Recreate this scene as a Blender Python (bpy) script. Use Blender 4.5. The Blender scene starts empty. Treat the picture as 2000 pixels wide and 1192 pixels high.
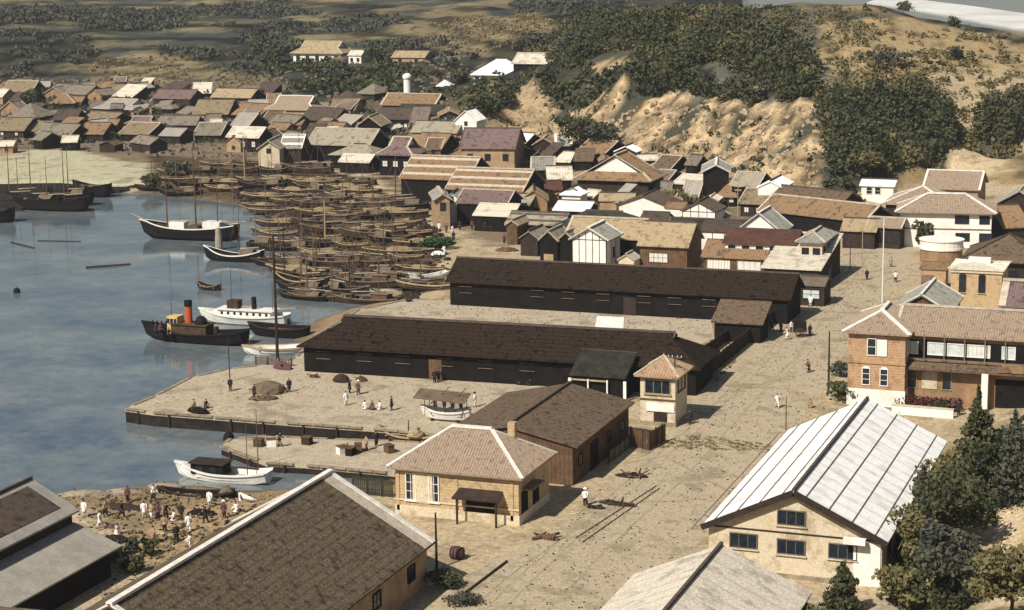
import bpy, bmesh, math, random
import numpy as np
from mathutils import Vector, Matrix, noise as mnoise
random.seed(7); rng = np.random.default_rng(7)
R = math.radians
sc = bpy.context.scene
col = sc.collection
# ---------------------------------------------------------------- camera
F, TILT, ROLL, YAW, H = 3780.7, 0.19402, -0.01524, 0.36321, 55.0
fw = np.array([-math.sin(YAW)*math.cos(TILT), math.cos(YAW)*math.cos(TILT), -math.sin(TILT)])
rt = np.array([math.cos(YAW), math.sin(YAW), 0.0]); up = np.cross(rt, fw)
rt, up = rt*math.cos(ROLL)+up*math.sin(ROLL), -rt*math.sin(ROLL)+up*math.cos(ROLL)
cd = bpy.data.cameras.new('camera'); cam = bpy.data.objects.new('camera', cd); col.objects.link(cam)
mw = Matrix(((rt[0], up[0], -fw[0], 0), (rt[1], up[1], -fw[1], 0), (rt[2], up[2], -fw[2], H), (0, 0, 0, 1)))
cam.matrix_world = mw
cd.sensor_width = 36; cd.lens = F*36/2000; cd.clip_end = 9000; cd.clip_start = 1
sc.camera = cam
# ---------------------------------------------------------------- sky, sun, exposure
SUN_EL, SUN_AZ = R(45), R(200)          # azimuth the light comes FROM, clockwise from +Y
wd = bpy.data.worlds.new('World'); sc.world = wd; wd.use_nodes = True
nt = wd.node_tree; nt.nodes.clear()
sky = nt.nodes.new('ShaderNodeTexSky'); sky.sky_type = 'NISHITA'; sky.sun_disc = False
sky.sun_elevation = SUN_EL; sky.sun_rotation = SUN_AZ; sky.air_density = 1.3; sky.dust_density = 2.0
bg = nt.nodes.new('ShaderNodeBackground'); bg.inputs[1].default_value = 0.05
ow = nt.nodes.new('ShaderNodeOutputWorld')
nt.links.new(sky.outputs[0], bg.inputs[0]); nt.links.new(bg.outputs[0], ow.inputs[0])
sd = bpy.data.lights.new('sun', 'SUN'); so = bpy.data.objects.new('sun', sd); col.objects.link(so)
sd.energy = 5.0; sd.angle = R(.8); sd.color = (1.0, .93, .81)
sv = Vector((math.sin(SUN_AZ)*math.cos(SUN_EL), math.cos(SUN_AZ)*math.cos(SUN_EL), math.sin(SUN_EL)))
so.rotation_euler = (-sv).to_track_quat('-Z', 'Y').to_euler(); so.location = (-200, -100, 200)
sc.view_settings.view_transform = 'Standard'; sc.view_settings.look = 'None'
sc.view_settings.exposure = 0.2; sc.view_settings.gamma = 1
sc.cycles.max_bounces = 6; sc.cycles.diffuse_bounces = 2
# ---------------------------------------------------------------- surveying helpers
def ray(x, y): return fw*F + rt*(x-1000) - up*(y-596)
def G(x, y, z=1.6):
    d = ray(x, y); t = (z-H)/d[2]
    return Vector((d[0]*t, d[1]*t, z))
def Gd(x, y, dist):                      # point at a horizontal distance
    d = ray(x, y); t = dist/math.hypot(d[0], d[1])
    return Vector((d[0]*t, d[1]*t, H+d[2]*t))
def PX(p):
    v = np.array(p, float)-np.array([0, 0, H]); w = v@fw
    return 1000+F*(v@rt)/w, 596-F*(v@up)/w
def scale_at(p): return F/((np.array(p)-np.array([0, 0, H]))@fw)
# ---------------------------------------------------------------- tags
def tag(o, label=None, cat=None, group=None, kind=None):
    if label: o['label'] = label
    if cat: o['category'] = cat
    if group: o['group'] = group
    if kind: o['kind'] = kind
    return o
def thing(name, label, cat, loc=(0, 0, 0), rz=0, group=None):
    o = bpy.data.objects.new(name, None); col.objects.link(o)
    o.empty_display_size = .5; o.location = loc; o.rotation_euler = (0, 0, rz)
    return tag(o, label, cat, group)
def kids(o): return [c for c in bpy.data.objects if c.parent == o]
def copy_tree(o, parent=None, mats=None):
    c = o.copy(); col.objects.link(c); c.parent = parent
    for ch in o.get('_k', []) if False else KID.get(o.name, []):
        d = copy_tree(ch, c); KID.setdefault(c.name, []).append(d)
    return c
KID = {}
# ---------------------------------------------------------------- materials
MATS = {}
def mat(name, c1, c2=None, scale=1.0, rough=.85, grain=.35, gscale=9.0, bump=.3, stripe=None, spec=.07, metal=0, c3=None, attr=None):
    m = bpy.data.materials.new(name); m.use_nodes = True; n = m.node_tree.nodes; l = m.node_tree.links
    p = n['Principled BSDF']; p.inputs['Roughness'].default_value = rough; p.inputs['Metallic'].default_value = metal
    p.inputs['Specular IOR Level'].default_value = spec
    tc = n.new('ShaderNodeTexCoord')
    c2 = c2 or tuple(v*.7 for v in c1)
    nz = n.new('ShaderNodeTexNoise'); nz.inputs['Scale'].default_value = scale; nz.inputs['Detail'].default_value = 6; nz.inputs['Roughness'].default_value = .65
    l.new(tc.outputs['Object'], nz.inputs['Vector'])
    rp = n.new('ShaderNodeValToRGB'); l.new(nz.outputs['Fac'], rp.inputs['Fac'])
    rp.color_ramp.elements[0].position = .36; rp.color_ramp.elements[0].color = (*c1, 1)
    rp.color_ramp.elements[1].position = .64; rp.color_ramp.elements[1].color = (*c2, 1)
    if c3:
        e = rp.color_ramp.elements.new(.5); e.color = (*c3, 1)
    cur = rp.outputs['Color']
    if attr:
        at = n.new('ShaderNodeAttribute'); at.attribute_name = attr; mx = n.new('ShaderNodeMix'); mx.data_type = 'RGBA'; mx.blend_type = 'MULTIPLY'
        mx.inputs['Factor'].default_value = 1; l.new(at.outputs['Color'], mx.inputs['A']); l.new(cur, mx.inputs['B']); cur = mx.outputs['Result']
    gz = n.new('ShaderNodeTexNoise'); gz.inputs['Scale'].default_value = gscale; gz.inputs['Detail'].default_value = 3; gz.inputs['Roughness'].default_value = .8
    l.new(tc.outputs['Object'], gz.inputs['Vector'])
    mr = n.new('ShaderNodeMapRange'); mr.inputs['From Min'].default_value = .3; mr.inputs['From Max'].default_value = .7
    mr.inputs['To Min'].default_value = 1-grain; mr.inputs['To Max'].default_value = 1+grain; l.new(gz.outputs['Fac'], mr.inputs['Value'])
    val = mr.outputs['Result']
    if stripe:                             # (axis index, period m, depth)
        sp = n.new('ShaderNodeSeparateXYZ'); l.new(tc.outputs['Object'], sp.inputs[0])
        a = n.new('ShaderNodeMath'); a.operation = 'MULTIPLY'; a.inputs[1].default_value = 2*math.pi/stripe[1]; l.new(sp.outputs[stripe[0]], a.inputs[0])
        s = n.new('ShaderNodeMath'); s.operation = 'SINE'; l.new(a.outputs[0], s.inputs[0])
        q = n.new('ShaderNodeMapRange'); q.inputs['From Min'].default_value = -1; q.inputs['From Max'].default_value = -.6
        q.inputs['To Min'].default_value = 1-stripe[2]; q.inputs['To Max'].default_value = 1; l.new(s.outputs[0], q.inputs['Value'])
        w = n.new('ShaderNodeMath'); w.operation = 'MULTIPLY'; l.new(val, w.inputs[0]); l.new(q.outputs['Result'], w.inputs[1]); val = w.outputs[0]
    vm = n.new('ShaderNodeVectorMath'); vm.operation = 'SCALE'; l.new(cur, vm.inputs[0]); l.new(val, vm.inputs['Scale'])
    l.new(vm.outputs[0], p.inputs['Base Color'])
    if bump:
        b = n.new('ShaderNodeBump'); b.inputs['Strength'].default_value = bump; b.inputs['Distance'].default_value = .08
        l.new(gz.outputs['Fac'], b.inputs['Height']); l.new(b.outputs[0], p.inputs['Normal'])
    MATS[name] = m
    return m
mat('tile_orange', (.33, .20, .12), (.22, .145, .10), .9, c3=(.38, .27, .17), grain=.45)
mat('tile_pink', (.27, .195, .145), (.185, .14, .115), 1.8, c3=(.33, .255, .185), grain=.4)
mat('tile_brown', (.22, .13, .08), (.11, .07, .055), .8, c3=(.27, .18, .10), grain=.45)
mat('straw_old', (.20, .155, .10), (.115, .09, .065), .7, c3=(.26, .205, .13), grain=.5, bump=.6)
mat('board_old', (.185, .16, .125), (.10, .085, .07), .7, c3=(.23, .20, .155), grain=.5, bump=.6)
mat('tile_old', (.155, .115, .10), (.09, .075, .07), .8, c3=(.20, .16, .13), grain=.5)
mat('tile_dark', (.075, .055, .05), (.035, .03, .035), .9, c3=(.10, .075, .055), grain=.45)
mat('tile_purple', (.16, .105, .12), (.085, .06, .075), .8, c3=(.20, .14, .12), grain=.45)
mat('tile_red', (.12, .055, .04), (.07, .038, .03), .9, grain=.4)
mat('tile_green', (.035, .05, .038), (.02, .026, .024), .7, c3=(.055, .05, .035), grain=.5)
mat('tile_slate', (.20, .22, .21), (.11, .13, .13), .9, c3=(.27, .25, .21), grain=.4)
mat('thatch', (.31, .235, .14), (.19, .145, .095), .9, c3=(.38, .295, .18), grain=.4, bump=.6)
mat('thatch_grey', (.27, .235, .18), (.16, .135, .105), .8, c3=(.33, .29, .22), grain=.4, bump=.6)
mat('warehouse_roof', (.021, .014, .011), (.008, .0065, .0065), 1.4, c3=(.034, .023, .016), grain=.9, gscale=9, bump=.8, rough=.95, stripe=(1, .62, .35))
mat('bark_roof', (.115, .09, .06), (.05, .042, .03), 1.5, c3=(.15, .115, .075), grain=.8, gscale=6, bump=1, rough=.95, stripe=(0, .62, .3))
mat('brown_roof', (.095, .068, .05), (.05, .038, .031), 1.3, c3=(.15, .105, .07), grain=.55, gscale=5, bump=.6, rough=.95)
mat('sheet_white', (.88, .87, .85), (.70, .68, .65), .5, rough=.6, grain=.16, gscale=4, bump=.15, c3=(.9, .89, .87), stripe=(1, 2.2, .16))
mat('sheet_pale', (.58, .51, .41), (.38, .33, .27), .45, rough=.8, grain=.35, gscale=5, bump=.3, c3=(.64, .58, .48), stripe=(1, 2.0, .15))
mat('sheet_grey', (.36, .33, .28), (.27, .25, .22), .5, rough=.8, grain=.22, gscale=5, bump=.2)
mat('ridge_white', (.80, .76, .70), (.60, .56, .50), 1.5, rough=.8, grain=.2)
mat('ridge_pale', (.55, .48, .38), (.38, .32, .26), 1.5, rough=.8, grain=.3)
mat('ridge_dark', (.12, .09, .075), (.07, .055, .05), 1.5, rough=.8, grain=.3)
mat('plaster_white', (.84, .81, .76), (.70, .66, .60), .5, rough=.85, grain=.10, gscale=5, bump=.1)
mat('plaster_cream', (.54, .44, .29), (.40, .32, .21), .6, rough=.9, grain=.25, gscale=6, bump=.2, c3=(.60, .52, .39))
mat('plaster_tan', (.42, .30, .18), (.28, .19, .12), .7, rough=.9, grain=.25)
mat('clay', (.36, .22, .12), (.22, .14, .085), .8, rough=.9, grain=.3)
mat('brick_orange', (.38, .24, .145), (.27, .175, .11), 1.0, rough=.9, grain=.3, gscale=7, stripe=(2, .3, .22), c3=(.46, .30, .175))
mat('brick_yellow', (.45, .32, .18), (.33, .235, .14), 1.0, rough=.9, grain=.3, gscale=7, stripe=(2, .28, .22), c3=(.50, .37, .22))
mat('wood_black', (.016, .013, .012), (.008, .007, .007), 1.0, rough=.9, grain=.4)
mat('wood_dark', (.05, .035, .028), (.03, .022, .02), 1.0, rough=.85, grain=.4)
mat('wood_brown', (.16, .095, .055), (.09, .055, .035), 1.0, rough=.85, grain=.35, stripe=(0, .45, .3))
mat('wood_pale', (.42, .32, .20), (.30, .22, .13), 1.0, rough=.85, grain=.3)
mat('wood_grey', (.20, .16, .12), (.12, .095, .075), 1.0, rough=.85, grain=.35)
mat('paint_white', (.80, .78, .74), (.68, .66, .62), 2, rough=.6, grain=.1)
mat('glass_dark', (.010, .014, .020), (.02, .03, .04), 2, rough=.12, grain=.1, spec=.4, bump=0)
mat('glass_pale', (.42, .50, .52), (.6, .64, .62), 1.5, rough=.3, grain=.15, bump=0)
mat('paper_white', (.74, .73, .68), (.6, .6, .56), 2, rough=.8, grain=.15, stripe=(0, .45, .35))
mat('hull_black', (.010, .010, .012), (.018, .014, .014), 1, rough=.6, grain=.3)
mat('hull_brown', (.085, .055, .035), (.045, .03, .022), 1, rough=.8, grain=.35)
mat('hull_tan', (.095, .072, .048), (.05, .040, .028), 1, rough=.8, grain=.35)
mat('hull_white', (.76, .74, .70), (.62, .60, .56), 1, rough=.6, grain=.15)
mat('funnel_red', (.55, .10, .035), (.42, .08, .03), 1, rough=.6, grain=.15)
mat('brass', (.65, .48, .20), (.5, .36, .16), 1, rough=.5, grain=.1)
mat('mat_awning', (.17, .125, .085), (.10, .075, .055), 1, rough=.95, grain=.4)
mat('canvas', (.34, .29, .21), (.24, .20, .15), .8, rough=.9, grain=.2)
mat('cloth_white', (.82, .80, .76), (.70, .68, .66), 3, rough=.9, grain=.08)
mat('cloth_dark', (.022, .020, .026), (.035, .03, .035), 3, rough=.9, grain=.2)
mat('cloth_plum', (.13, .06, .075), (.09, .045, .055), 3, rough=.9, grain=.2)
mat('cloth_tan', (.38, .27, .17), (.28, .20, .13), 3, rough=.9, grain=.2)
mat('skin', (.42, .25, .16), (.38, .22, .14), 3, rough=.6, grain=.05)
mat('hair', (.012, .010, .010), (.02, .016, .015), 3, rough=.5, grain=.1)
mat('stone', (.34, .28, .20), (.20, .16, .12), .9, rough=.9, grain=.4, bump=.6)
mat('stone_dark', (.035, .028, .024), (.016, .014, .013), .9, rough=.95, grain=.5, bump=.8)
mat('quay_top', (.375, .305, .215), (.275, .222, .155), .25, rough=.95, grain=.34, gscale=4, bump=.6, c3=(.43, .365, .27))
mat('road', (.37, .302, .208), (.275, .222, .15), .3, rough=.95, grain=.32, gscale=3.6, bump=.7, c3=(.41, .34, .24))
mat('beach_sand', (.70, .69, .67), (.45, .44, .42), .02, rough=.95)
mat('stall_roof', (.045, .044, .034), (.022, .022, .02), .8, grain=.6, rough=.95)
mat('rut', (.28, .225, .155), (.37, .30, .21), .8, rough=.95, grain=.3)
mat('ground', (.95, .95, .95), (.58, .56, .53), .16, rough=.96, grain=.42, gscale=2.2, bump=.9, c3=(1.18, 1.12, 1.02), attr='cover')
mat('leaf_dark', (.040, .048, .026), (.020, .025, .018), .13, rough=.8, grain=.5, gscale=3, bump=0, c3=(.078, .082, .04))
mat('weed_brown', (.20, .16, .07), (.11, .10, .05), .5, rough=.9, grain=.5, gscale=3, bump=0)
mat('leaf_olive', (.11, .105, .052), (.05, .055, .03), .13, rough=.8, grain=.5, gscale=3, bump=0, c3=(.15, .13, .06))
mat('leaf_green', (.035, .085, .025), (.02, .05, .02), .5, rough=.8, grain=.5, gscale=3, bump=0)
mat('leaf_blue', (.042, .050, .046), (.024, .028, .030), .13, rough=.8, grain=.5, gscale=3, bump=0, c3=(.09, .09, .065))
mat('bluff_rock', (.37, .29, .19), (.26, .20, .13), .2, rough=.95, grain=.4)
mat('hedge_leaf', (.10, .035, .03), (.05, .02, .02), .5, rough=.8, grain=.5, gscale=3, bump=0)
mat('straw', (.26, .20, .11), (.16, .12, .07), .3, rough=.9, grain=.5, gscale=3, bump=0)
mat('trunk', (.10, .07, .05), (.06, .045, .035), 2, rough=.95)
mat('rope', (.3, .24, .16), (.2, .16, .1), 2)
M = MATS
# ---------------------------------------------------------------- mesh collector
class MB:
    def __init__(s): s.v = []; s.f = []
    def add(s, vs, fs, T=None):
        o = len(s.v)
        for v in vs:
            v = Vector(v); s.v.append(T @ v if T is not None else v)
        s.f += [tuple(o+i for i in f) for f in fs]
        return s
    def box(s, c, d, rz=0, T=None):
        x, y, z = d[0]/2, d[1]/2, d[2]/2; ca, sa = math.cos(rz), math.sin(rz); vs = []
        for k in (-z, z):
            for a, b in ((-x, -y), (x, -y), (x, y), (-x, y)):
                vs.append((c[0]+a*ca-b*sa, c[1]+a*sa+b*ca, c[2]+k))
        return s.add(vs, [(3, 2, 1, 0), (4, 5, 6, 7), (0, 1, 5, 4), (1, 2, 6, 5), (2, 3, 7, 6), (3, 0, 4, 7)], T)
    def bar(s, a, b, w, h=None):            # square section beam between two points
        a, b = Vector(a), Vector(b); h = h or w; d = (b-a)
        if d.length < 1e-6: return s
        d.normalize(); u = Vector((0, 0, 1)) if abs(d.z) < .95 else Vector((0, 1, 0)); r = d.cross(u).normalized(); u = r.cross(d)
        vs = [p+r*i*w/2+u*j*h/2 for p in (a, b) for i, j in ((-1, -1), (1, -1), (1, 1), (-1, 1))]
        return s.add(vs, [(0, 1, 2, 3), (7, 6, 5, 4), (0, 4, 5, 1), (1, 5, 6, 2), (2, 6, 7, 3), (3, 7, 4, 0)])
    def tube(s, pts, rad, n=6, cap=True):
        pts = [Vector(p) for p in pts]; rad = rad if isinstance(rad, (list, tuple)) else [rad]*len(pts); rings = []
        for i, p in enumerate(pts):
            d = (pts[min(i+1, len(pts)-1)]-pts[max(i-1, 0)]).normalized(); u = Vector((0, 0, 1)) if abs(d.z) < .9 else Vector((0, 1, 0))
            r = d.cross(u).normalized(); u = r.cross(d)
            rings.append([p+(r*math.cos(2*math.pi*k/n)+u*math.sin(2*math.pi*k/n))*rad[i] for k in range(n)])
        vs = [v for r in rings for v in r]; fs = []
        for i in range(len(pts)-1):
            for k in range(n): fs.append((i*n+k, i*n+(k+1) % n, (i+1)*n+(k+1) % n, (i+1)*n+k))
        if cap: fs.append(tuple(range(n-1, -1, -1))); fs.append(tuple(range((len(pts)-1)*n, len(pts)*n)))
        return s.add(vs, fs)
    def prism(s, poly, z0, z1):
        n = len(poly); vs = [(p[0], p[1], z0) for p in poly]+[(p[0], p[1], z1) for p in poly]
        a = sum(poly[i][0]*poly[(i+1) % n][1]-poly[(i+1) % n][0]*poly[i][1] for i in range(n))
        fs = [tuple(range(n-1, -1, -1)), tuple(range(n, 2*n))]+[(i, (i+1) % n, n+(i+1) % n, n+i) for i in range(n)]
        if a < 0: fs = [f[::-1] for f in fs]
        return s.add(vs, fs)
    def ellip(s, c, r, nu=10, nv=7, T=None):
        vs = [(c[0], c[1], c[2]-r[2])]
        for j in range(1, nv):
            t = math.pi*j/nv
            for i in range(nu):
                p = 2*math.pi*i/nu; vs.append((c[0]+r[0]*math.sin(t)*math.cos(p), c[1]+r[1]*math.sin(t)*math.sin(p), c[2]-r[2]*math.cos(t)))
        vs.append((c[0], c[1], c[2]+r[2])); fs = []
        for i in range(nu): fs.append((0, 1+(i+1) % nu, 1+i))
        for j in range(nv-2):
            for i in range(nu): a = 1+j*nu; fs.append((a+i, a+(i+1) % nu, a+nu+(i+1) % nu, a+nu+i))
        a = 1+(nv-2)*nu
        for i in range(nu): fs.append((a+i, a+(i+1) % nu, len(vs)-1))
        return s.add(vs, fs, T)
    def loft(s, rings, cap=True):
        n = len(rings[0]); vs = [v for r in rings for v in r]; fs = []
        for i in range(len(rings)-1):
            for k in range(n): fs.append((i*n+k, i*n+(k+1) % n, (i+1)*n+(k+1) % n, (i+1)*n+k))
        if cap: fs.append(tuple(range(n-1, -1, -1))); fs.append(tuple(range((len(rings)-1)*n, len(rings)*n)))
        return s.add(vs, fs)
    def build(s, name, m, parent=None, smooth=False):
        me = bpy.data.meshes.new(name); me.from_pydata([tuple(v) for v in s.v], [], s.f); me.update()
        if smooth: me.polygons.foreach_set('use_smooth', [True]*len(me.polygons))
        if m: me.materials.append(M[m] if isinstance(m, str) else m)
        o = bpy.data.objects.new(name, me); col.objects.link(o)
        if parent: o.parent = parent; KID.setdefault(parent.name, []).append(o)
        return o
# ---------------------------------------------------------------- terrain heights
CTRL = []
def cz(x, y, z): p = G(x, y, z); CTRL.append((p.x, p.y, z))
def cD(x, y, d): p = Gd(x, y, d); CTRL.append((p.x, p.y, p.z))
for x, y in [(0, 1192), (400, 1150), (800, 1192), (1200, 1192), (1500, 1192), (1750, 1192), (200, 1000), (600, 1000), (1000, 1060), (1300, 1000), (600, 850), (1000, 800), (1400, 850), (1650, 850), (1500, 700), (1250, 640), (900, 640),
             (600, 720), (1700, 700), (1600, 560), (900, 470), (1200, 480), (1400, 480), (1650, 470), (850, 420), (700, 380), (1000, 400), (1300, 400), (1800, 520), (1990, 700), (700, 600), (1550, 420), (1750, 450), (300, 380), (100, 365), (0, 300), (200, 300), (500, 330), (1900, 500), (1500,1100),(1950,335),(1900,338),(2040,345),(1850,400),(1950,392),(1960,430),(1790,390),(2050,400),(2000, 640), (1850,800),(500,400),(1990,560)]:
    cz(x, y, 1.6)
for x, y, z in [(0, 230, 2.5), (200, 240, 2.5), (400, 240, 2.5), (600, 260, 2.5), (750, 260, 3), (880, 260, 4), (990, 300, 3.5), (1150, 330, 3), (1400, 352, 3), (1580, 372, 3),
                (0, 170, 4), (150, 175, 4), (300, 180, 4), (450, 180, 5), (600, 195, 6), (760, 200, 6), (880, 200, 8), (560, 140, 12), (640, 122, 14), (700, 120, 14), (760, 150, 11), (860, 165, 11), (400, 100, 14), (250, 120, 10), (100, 130, 7),
                (1640, 345, 6), (1720, 385, 2.5), (1850, 345, 2.5), (1980, 325, 3), (1750, 325, 4),
                (1900, 1192, 3.0), (1990, 1100, 4.5), (1990, 900, 3), (2100, 1192, 9), (2200, 900, 10), (2300, 1192, 16),(2200,600,4)]:
    cz(x, y, z)
# bluff: foot and brow by distance
def foot(x, y, z, run, ytop):
    p = G(x, y, z); d = math.hypot(p.x, p.y); CTRL.append((p.x, p.y, z)); cD(x-8, ytop, d+run); cD(x-4, (y+ytop)/2, d+run*.5)
    cD(x-8, ytop-14, d+run+9); return d+run
for x, y, z, run, yt in [(1000, 262, 5, 22, 185), (1100, 275, 5, 24, 172), (1200, 300, 5, 26, 168), (1300, 322, 4.5, 28, 182), (1400, 340, 4, 30, 192), (1500, 358, 4, 32, 205), (1600, 372, 4, 28, 215)]:
    foot(x, y, z, run, yt)
for x, y, d in [(950, 170, 470), (970, 140, 500), (1050, 125, 480), (1150, 115, 480), (1220, 128, 448), (1350, 120, 440), (1500, 130, 425), (1600, 150, 420), (1700, 200, 418), (1800, 180, 432), (1900, 160, 444), (1750, 300, 402), (1900, 290, 412), (1990, 300, 410), (1990, 240, 430), (1850, 240, 418), (2100, 300, 415),
                (1000, 60, 620), (1150, 60, 560), (1300, 60, 480), (1450, 60, 455), (1600, 80, 450), (1750, 90, 455), (1900, 100, 462), (2000, 120, 462), (900, 90, 620), (800, 80, 680), (700, 60, 760), (550, 60, 760), (400, 50, 800), (250, 60, 780), (100, 80, 740), (0, 100, 700),
                (0, 20, 1000), (250, 10, 1050), (500, 10, 1000), (750, 10, 900), (950, 10, 800), (1100, 10, 680), (1300, 10, 560), (1420, 8, 520), (1550, 10, 490), (1700, 12, 480), (1830, 30, 482), (1990, 64, 485)]:
    cD(x, y, d)
for x, z, d in [(-400, 60, 1500), (0, 70, 1500), (300, 80, 1500), (600, 85, 1500), (900, 80, 1300), (1100, 70, 1100), (-800, 40, 900), (-1500, 30, 700), (-600, 3, 480), (-1200,3,400)]:
    q = ray(x, 0); t = d/math.hypot(q[0], q[1]); CTRL.append((q[0]*t, q[1]*t, z))
for x, d, z in [(1500, 620, 12), (1750, 600, 0), (2000, 560, -2), (1400, 800, 6), (1600, 800, -5), (1800, 800, -6), (2100, 800, -6), (2600, 700, -6), (2500, 450, 20), (3000, 400, 18), (1300, 1100, 30)]:
    q = ray(x, 0); t = d/math.hypot(q[0], q[1]); CTRL.append((q[0]*t, q[1]*t, z))
C3 = np.array(CTRL); P2 = C3[:, :2]/100.0
def phi(r): return r
A_ = phi(np.linalg.norm(P2[:, None]-P2[None], axis=2)); A_ += np.eye(len(P2))*-.012
Q_ = np.hstack([np.ones((len(P2), 1)), P2]); n_ = len(P2)
K_ = np.block([[A_, Q_], [Q_.T, np.zeros((3, 3))]])
W_ = np.linalg.solve(K_, np.concatenate([C3[:, 2], np.zeros(3)]))
def zland(X, Y):
    q = np.stack([X, Y], 1)/100.0; out = np.zeros(len(q))
    for s in range(0, len(q), 20000):
        e = q[s:s+20000]; D = np.linalg.norm(e[:, None]-P2[None], axis=2)
        out[s:s+20000] = D@W_[:n_]+W_[n_]+e@W_[n_+1:]
    return out
# shoreline (harbour waters inside this outline)
HARB = [G(x, y, .3).xy for x, y in [(-900, 1040), (-200, 1000), (0, 985), (100, 965), (200, 962), (290, 948), (380, 950), (470, 962), (560, 955), (640, 950), (700, 945), (772, 950), (775, 900), (760, 872), (900, 860), (930, 740), (620, 735), (590, 660), (640, 620), (700, 600), (770, 582), (800, 560), (770, 530), (700, 500), (600, 470), (560, 430), (470, 395), (380, 384), (300, 374), (210, 372), (130, 372), (0, 372), (-300, 368), (-2500, 360)]]
HARB = np.array(HARB)
def pip(X, Y, poly):
    poly = np.asarray(poly); inside = np.zeros(len(X), bool); j = len(poly)-1
    for i in range(len(poly)):
        xi, yi = poly[i]; xj, yj = poly[j]
        c = ((yi > Y) != (yj > Y)) & (X < (xj-xi)*(Y-yi)/((yj-yi) if yj != yi else 1e-9)+xi)
        inside ^= c; j = i
    return inside
def pdist(X, Y, poly):
    poly = np.asarray(poly); d = np.full(len(X), 1e9)
    for i in range(len(poly)):
        a = poly[i-1]; b = poly[i]; ab = b-a; t = np.clip(((X-a[0])*ab[0]+(Y-a[1])*ab[1])/(ab@ab+1e-9), 0, 1)
        d = np.minimum(d, np.hypot(X-a[0]-t*ab[0], Y-a[1]-t*ab[1]))
    return d
def axis(segs):
    o = []
    for a, b, s in segs: o += list(np.arange(a, b, s))
    o.append(segs[-1][1]); return np.array(o)
gx = axis([(-3500, -1500, 120), (-1500, -700, 25), (-700, -400, 6), (-400, 60, 2), (60, 300, 8), (300, 900, 40), (900, 3500, 150)])
gy = axis([(-60, 110, 6), (110, 560, 2), (560, 900, 4), (900, 1600, 15), (1600, 4200, 130)])
GX, GY = np.meshgrid(gx, gy); fx, fy = GX.ravel(), GY.ravel()
z0 = zland(fx, fy)
def fbm(X, Y, s, o=4, seed=0.):
    out = np.zeros(len(X))
    for k in range(len(X)):
        out[k] = mnoise.fractal(Vector((X[k]*s, Y[k]*s, seed)), 1., 2., o)
    return out
n1 = fbm(fx, fy, .045, 4, 3.); n2 = fbm(fx, fy, .012, 3, 9.)
hill = np.clip((z0-3.2)/6, 0, 1)
z0 = np.where(z0 < 3.2, np.where(z0 > 0, 1.6+np.clip(z0-1.9, 0, None)*1.0, z0), z0)
n3 = fbm(fx, fy, .22, 4, 21.)
bl = pip(fx, fy, [TRG(x, y) for x, y in [(960, 150), (1620, 190), (1640, 390), (1400, 360), (1180, 310), (980, 280)]]) if False else ((fx > -185) & (fx < -70) & (fy > 355) & (fy < 440))
zz = z0+hill*np.where(bl, n1*.7+n3*.9-np.abs(n1)*2.2, n1*1.3+n2*2.0*np.clip((z0-8)/15, 0, 1.5))
q1 = ray(1340, 0); b0 = math.atan2(q1[0], q1[1]); far_sea = (np.arctan2(fx, fy) > b0) & (fy > 0); Dd = np.hypot(fx, fy); k1 = np.clip((Dd-530)/90, 0, 1)*np.clip((np.arctan2(fx, fy)-b0)/.03, 0, 1)
zz = np.where(far_sea, zz*(1-k1)-4*k1, zz)
inw = pip(fx, fy, HARB); dd = pdist(fx, fy, HARB)
rag = dd+n1*2.0
zz = np.where(inw, np.clip(.35-dd*.30+n1*.15, -3, .5), zz)
near = (~inw) & (dd < 9) & (fy > 130)
zz = np.where(near, np.minimum(zz, .35+dd*.16+n1*.08), zz)
# ground in front of camera hill
hillc = np.clip((95-fy)/60, 0, 1); zz = np.where(fy < 95, zz+hillc*30, zz)
ZG = zz.reshape(GX.shape)
def th(x, y):
    i = min(max(int(np.searchsorted(gx, x))-1, 0), len(gx)-2); j = min(max(int(np.searchsorted(gy, y))-1, 0), len(gy)-2)
    u = (x-gx[i])/(gx[i+1]-gx[i]); v = (y-gy[j])/(gy[j+1]-gy[j])
    return float((ZG[j, i]*(1-u)+ZG[j, i+1]*u)*(1-v)+(ZG[j+1, i]*(1-u)+ZG[j+1, i+1]*u)*v)
def TR(x, y, lift=0, dmin=90, dmax=1800):  # pixel -> first terrain hit
    d = ray(x, y); h = math.hypot(d[0], d[1]); prev = dmin; s = dmin
    while s < dmax:
        t = s/h; z = H+d[2]*t
        if z <= th(d[0]*t, d[1]*t)+lift:
            lo, hi = prev, s
            for _ in range(14):
                m = (lo+hi)/2; t = m/h
                if H+d[2]*t <= th(d[0]*t, d[1]*t)+lift: hi = m
                else: lo = m
            t = hi/h; return Vector((d[0]*t, d[1]*t, th(d[0]*t, d[1]*t)))
        prev = s; s += 2.0+s*.002
    t = dmax/h; return Vector((d[0]*t, d[1]*t, 0))
# land cover
OCH = np.array((.24, .185, .105)); SAND = np.array((.36, .298, .208)); BLUFF = np.array((.30, .232, .148)); SCRUB = np.array((.045, .048, .036)); TOWN = np.array((.15, .12, .085))
DUSK = np.array((.075, .078, .068)); MUD = np.array((.38, .37, .27)); SHORE = np.array((.27, .20, .12)); GRASS = np.array((.36, .32, .14)); WET = np.array((.12, .10, .08)); BEACH = np.array((.8, .78, .74))
cov = np.tile(SAND, (len(fx), 1))
big = np.clip(n2*2.2+n1*1.4+.45, 0, 1)[:, None]
high = z0 > 3.4
cov[high] = (OCH*(big)+DUSK*(1-big))[high]
wx = fx+n1*9; wy = fy+n1*12
def paint(pts, c, amt=1.0, jit=1.0):
    poly = [TR(x, y).xy for x, y in pts]
    m = pip(fx+n1*3*jit, fy+n2*6*jit, poly); cov[m] = cov[m]*(1-amt)+np.array(c)*amt
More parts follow.
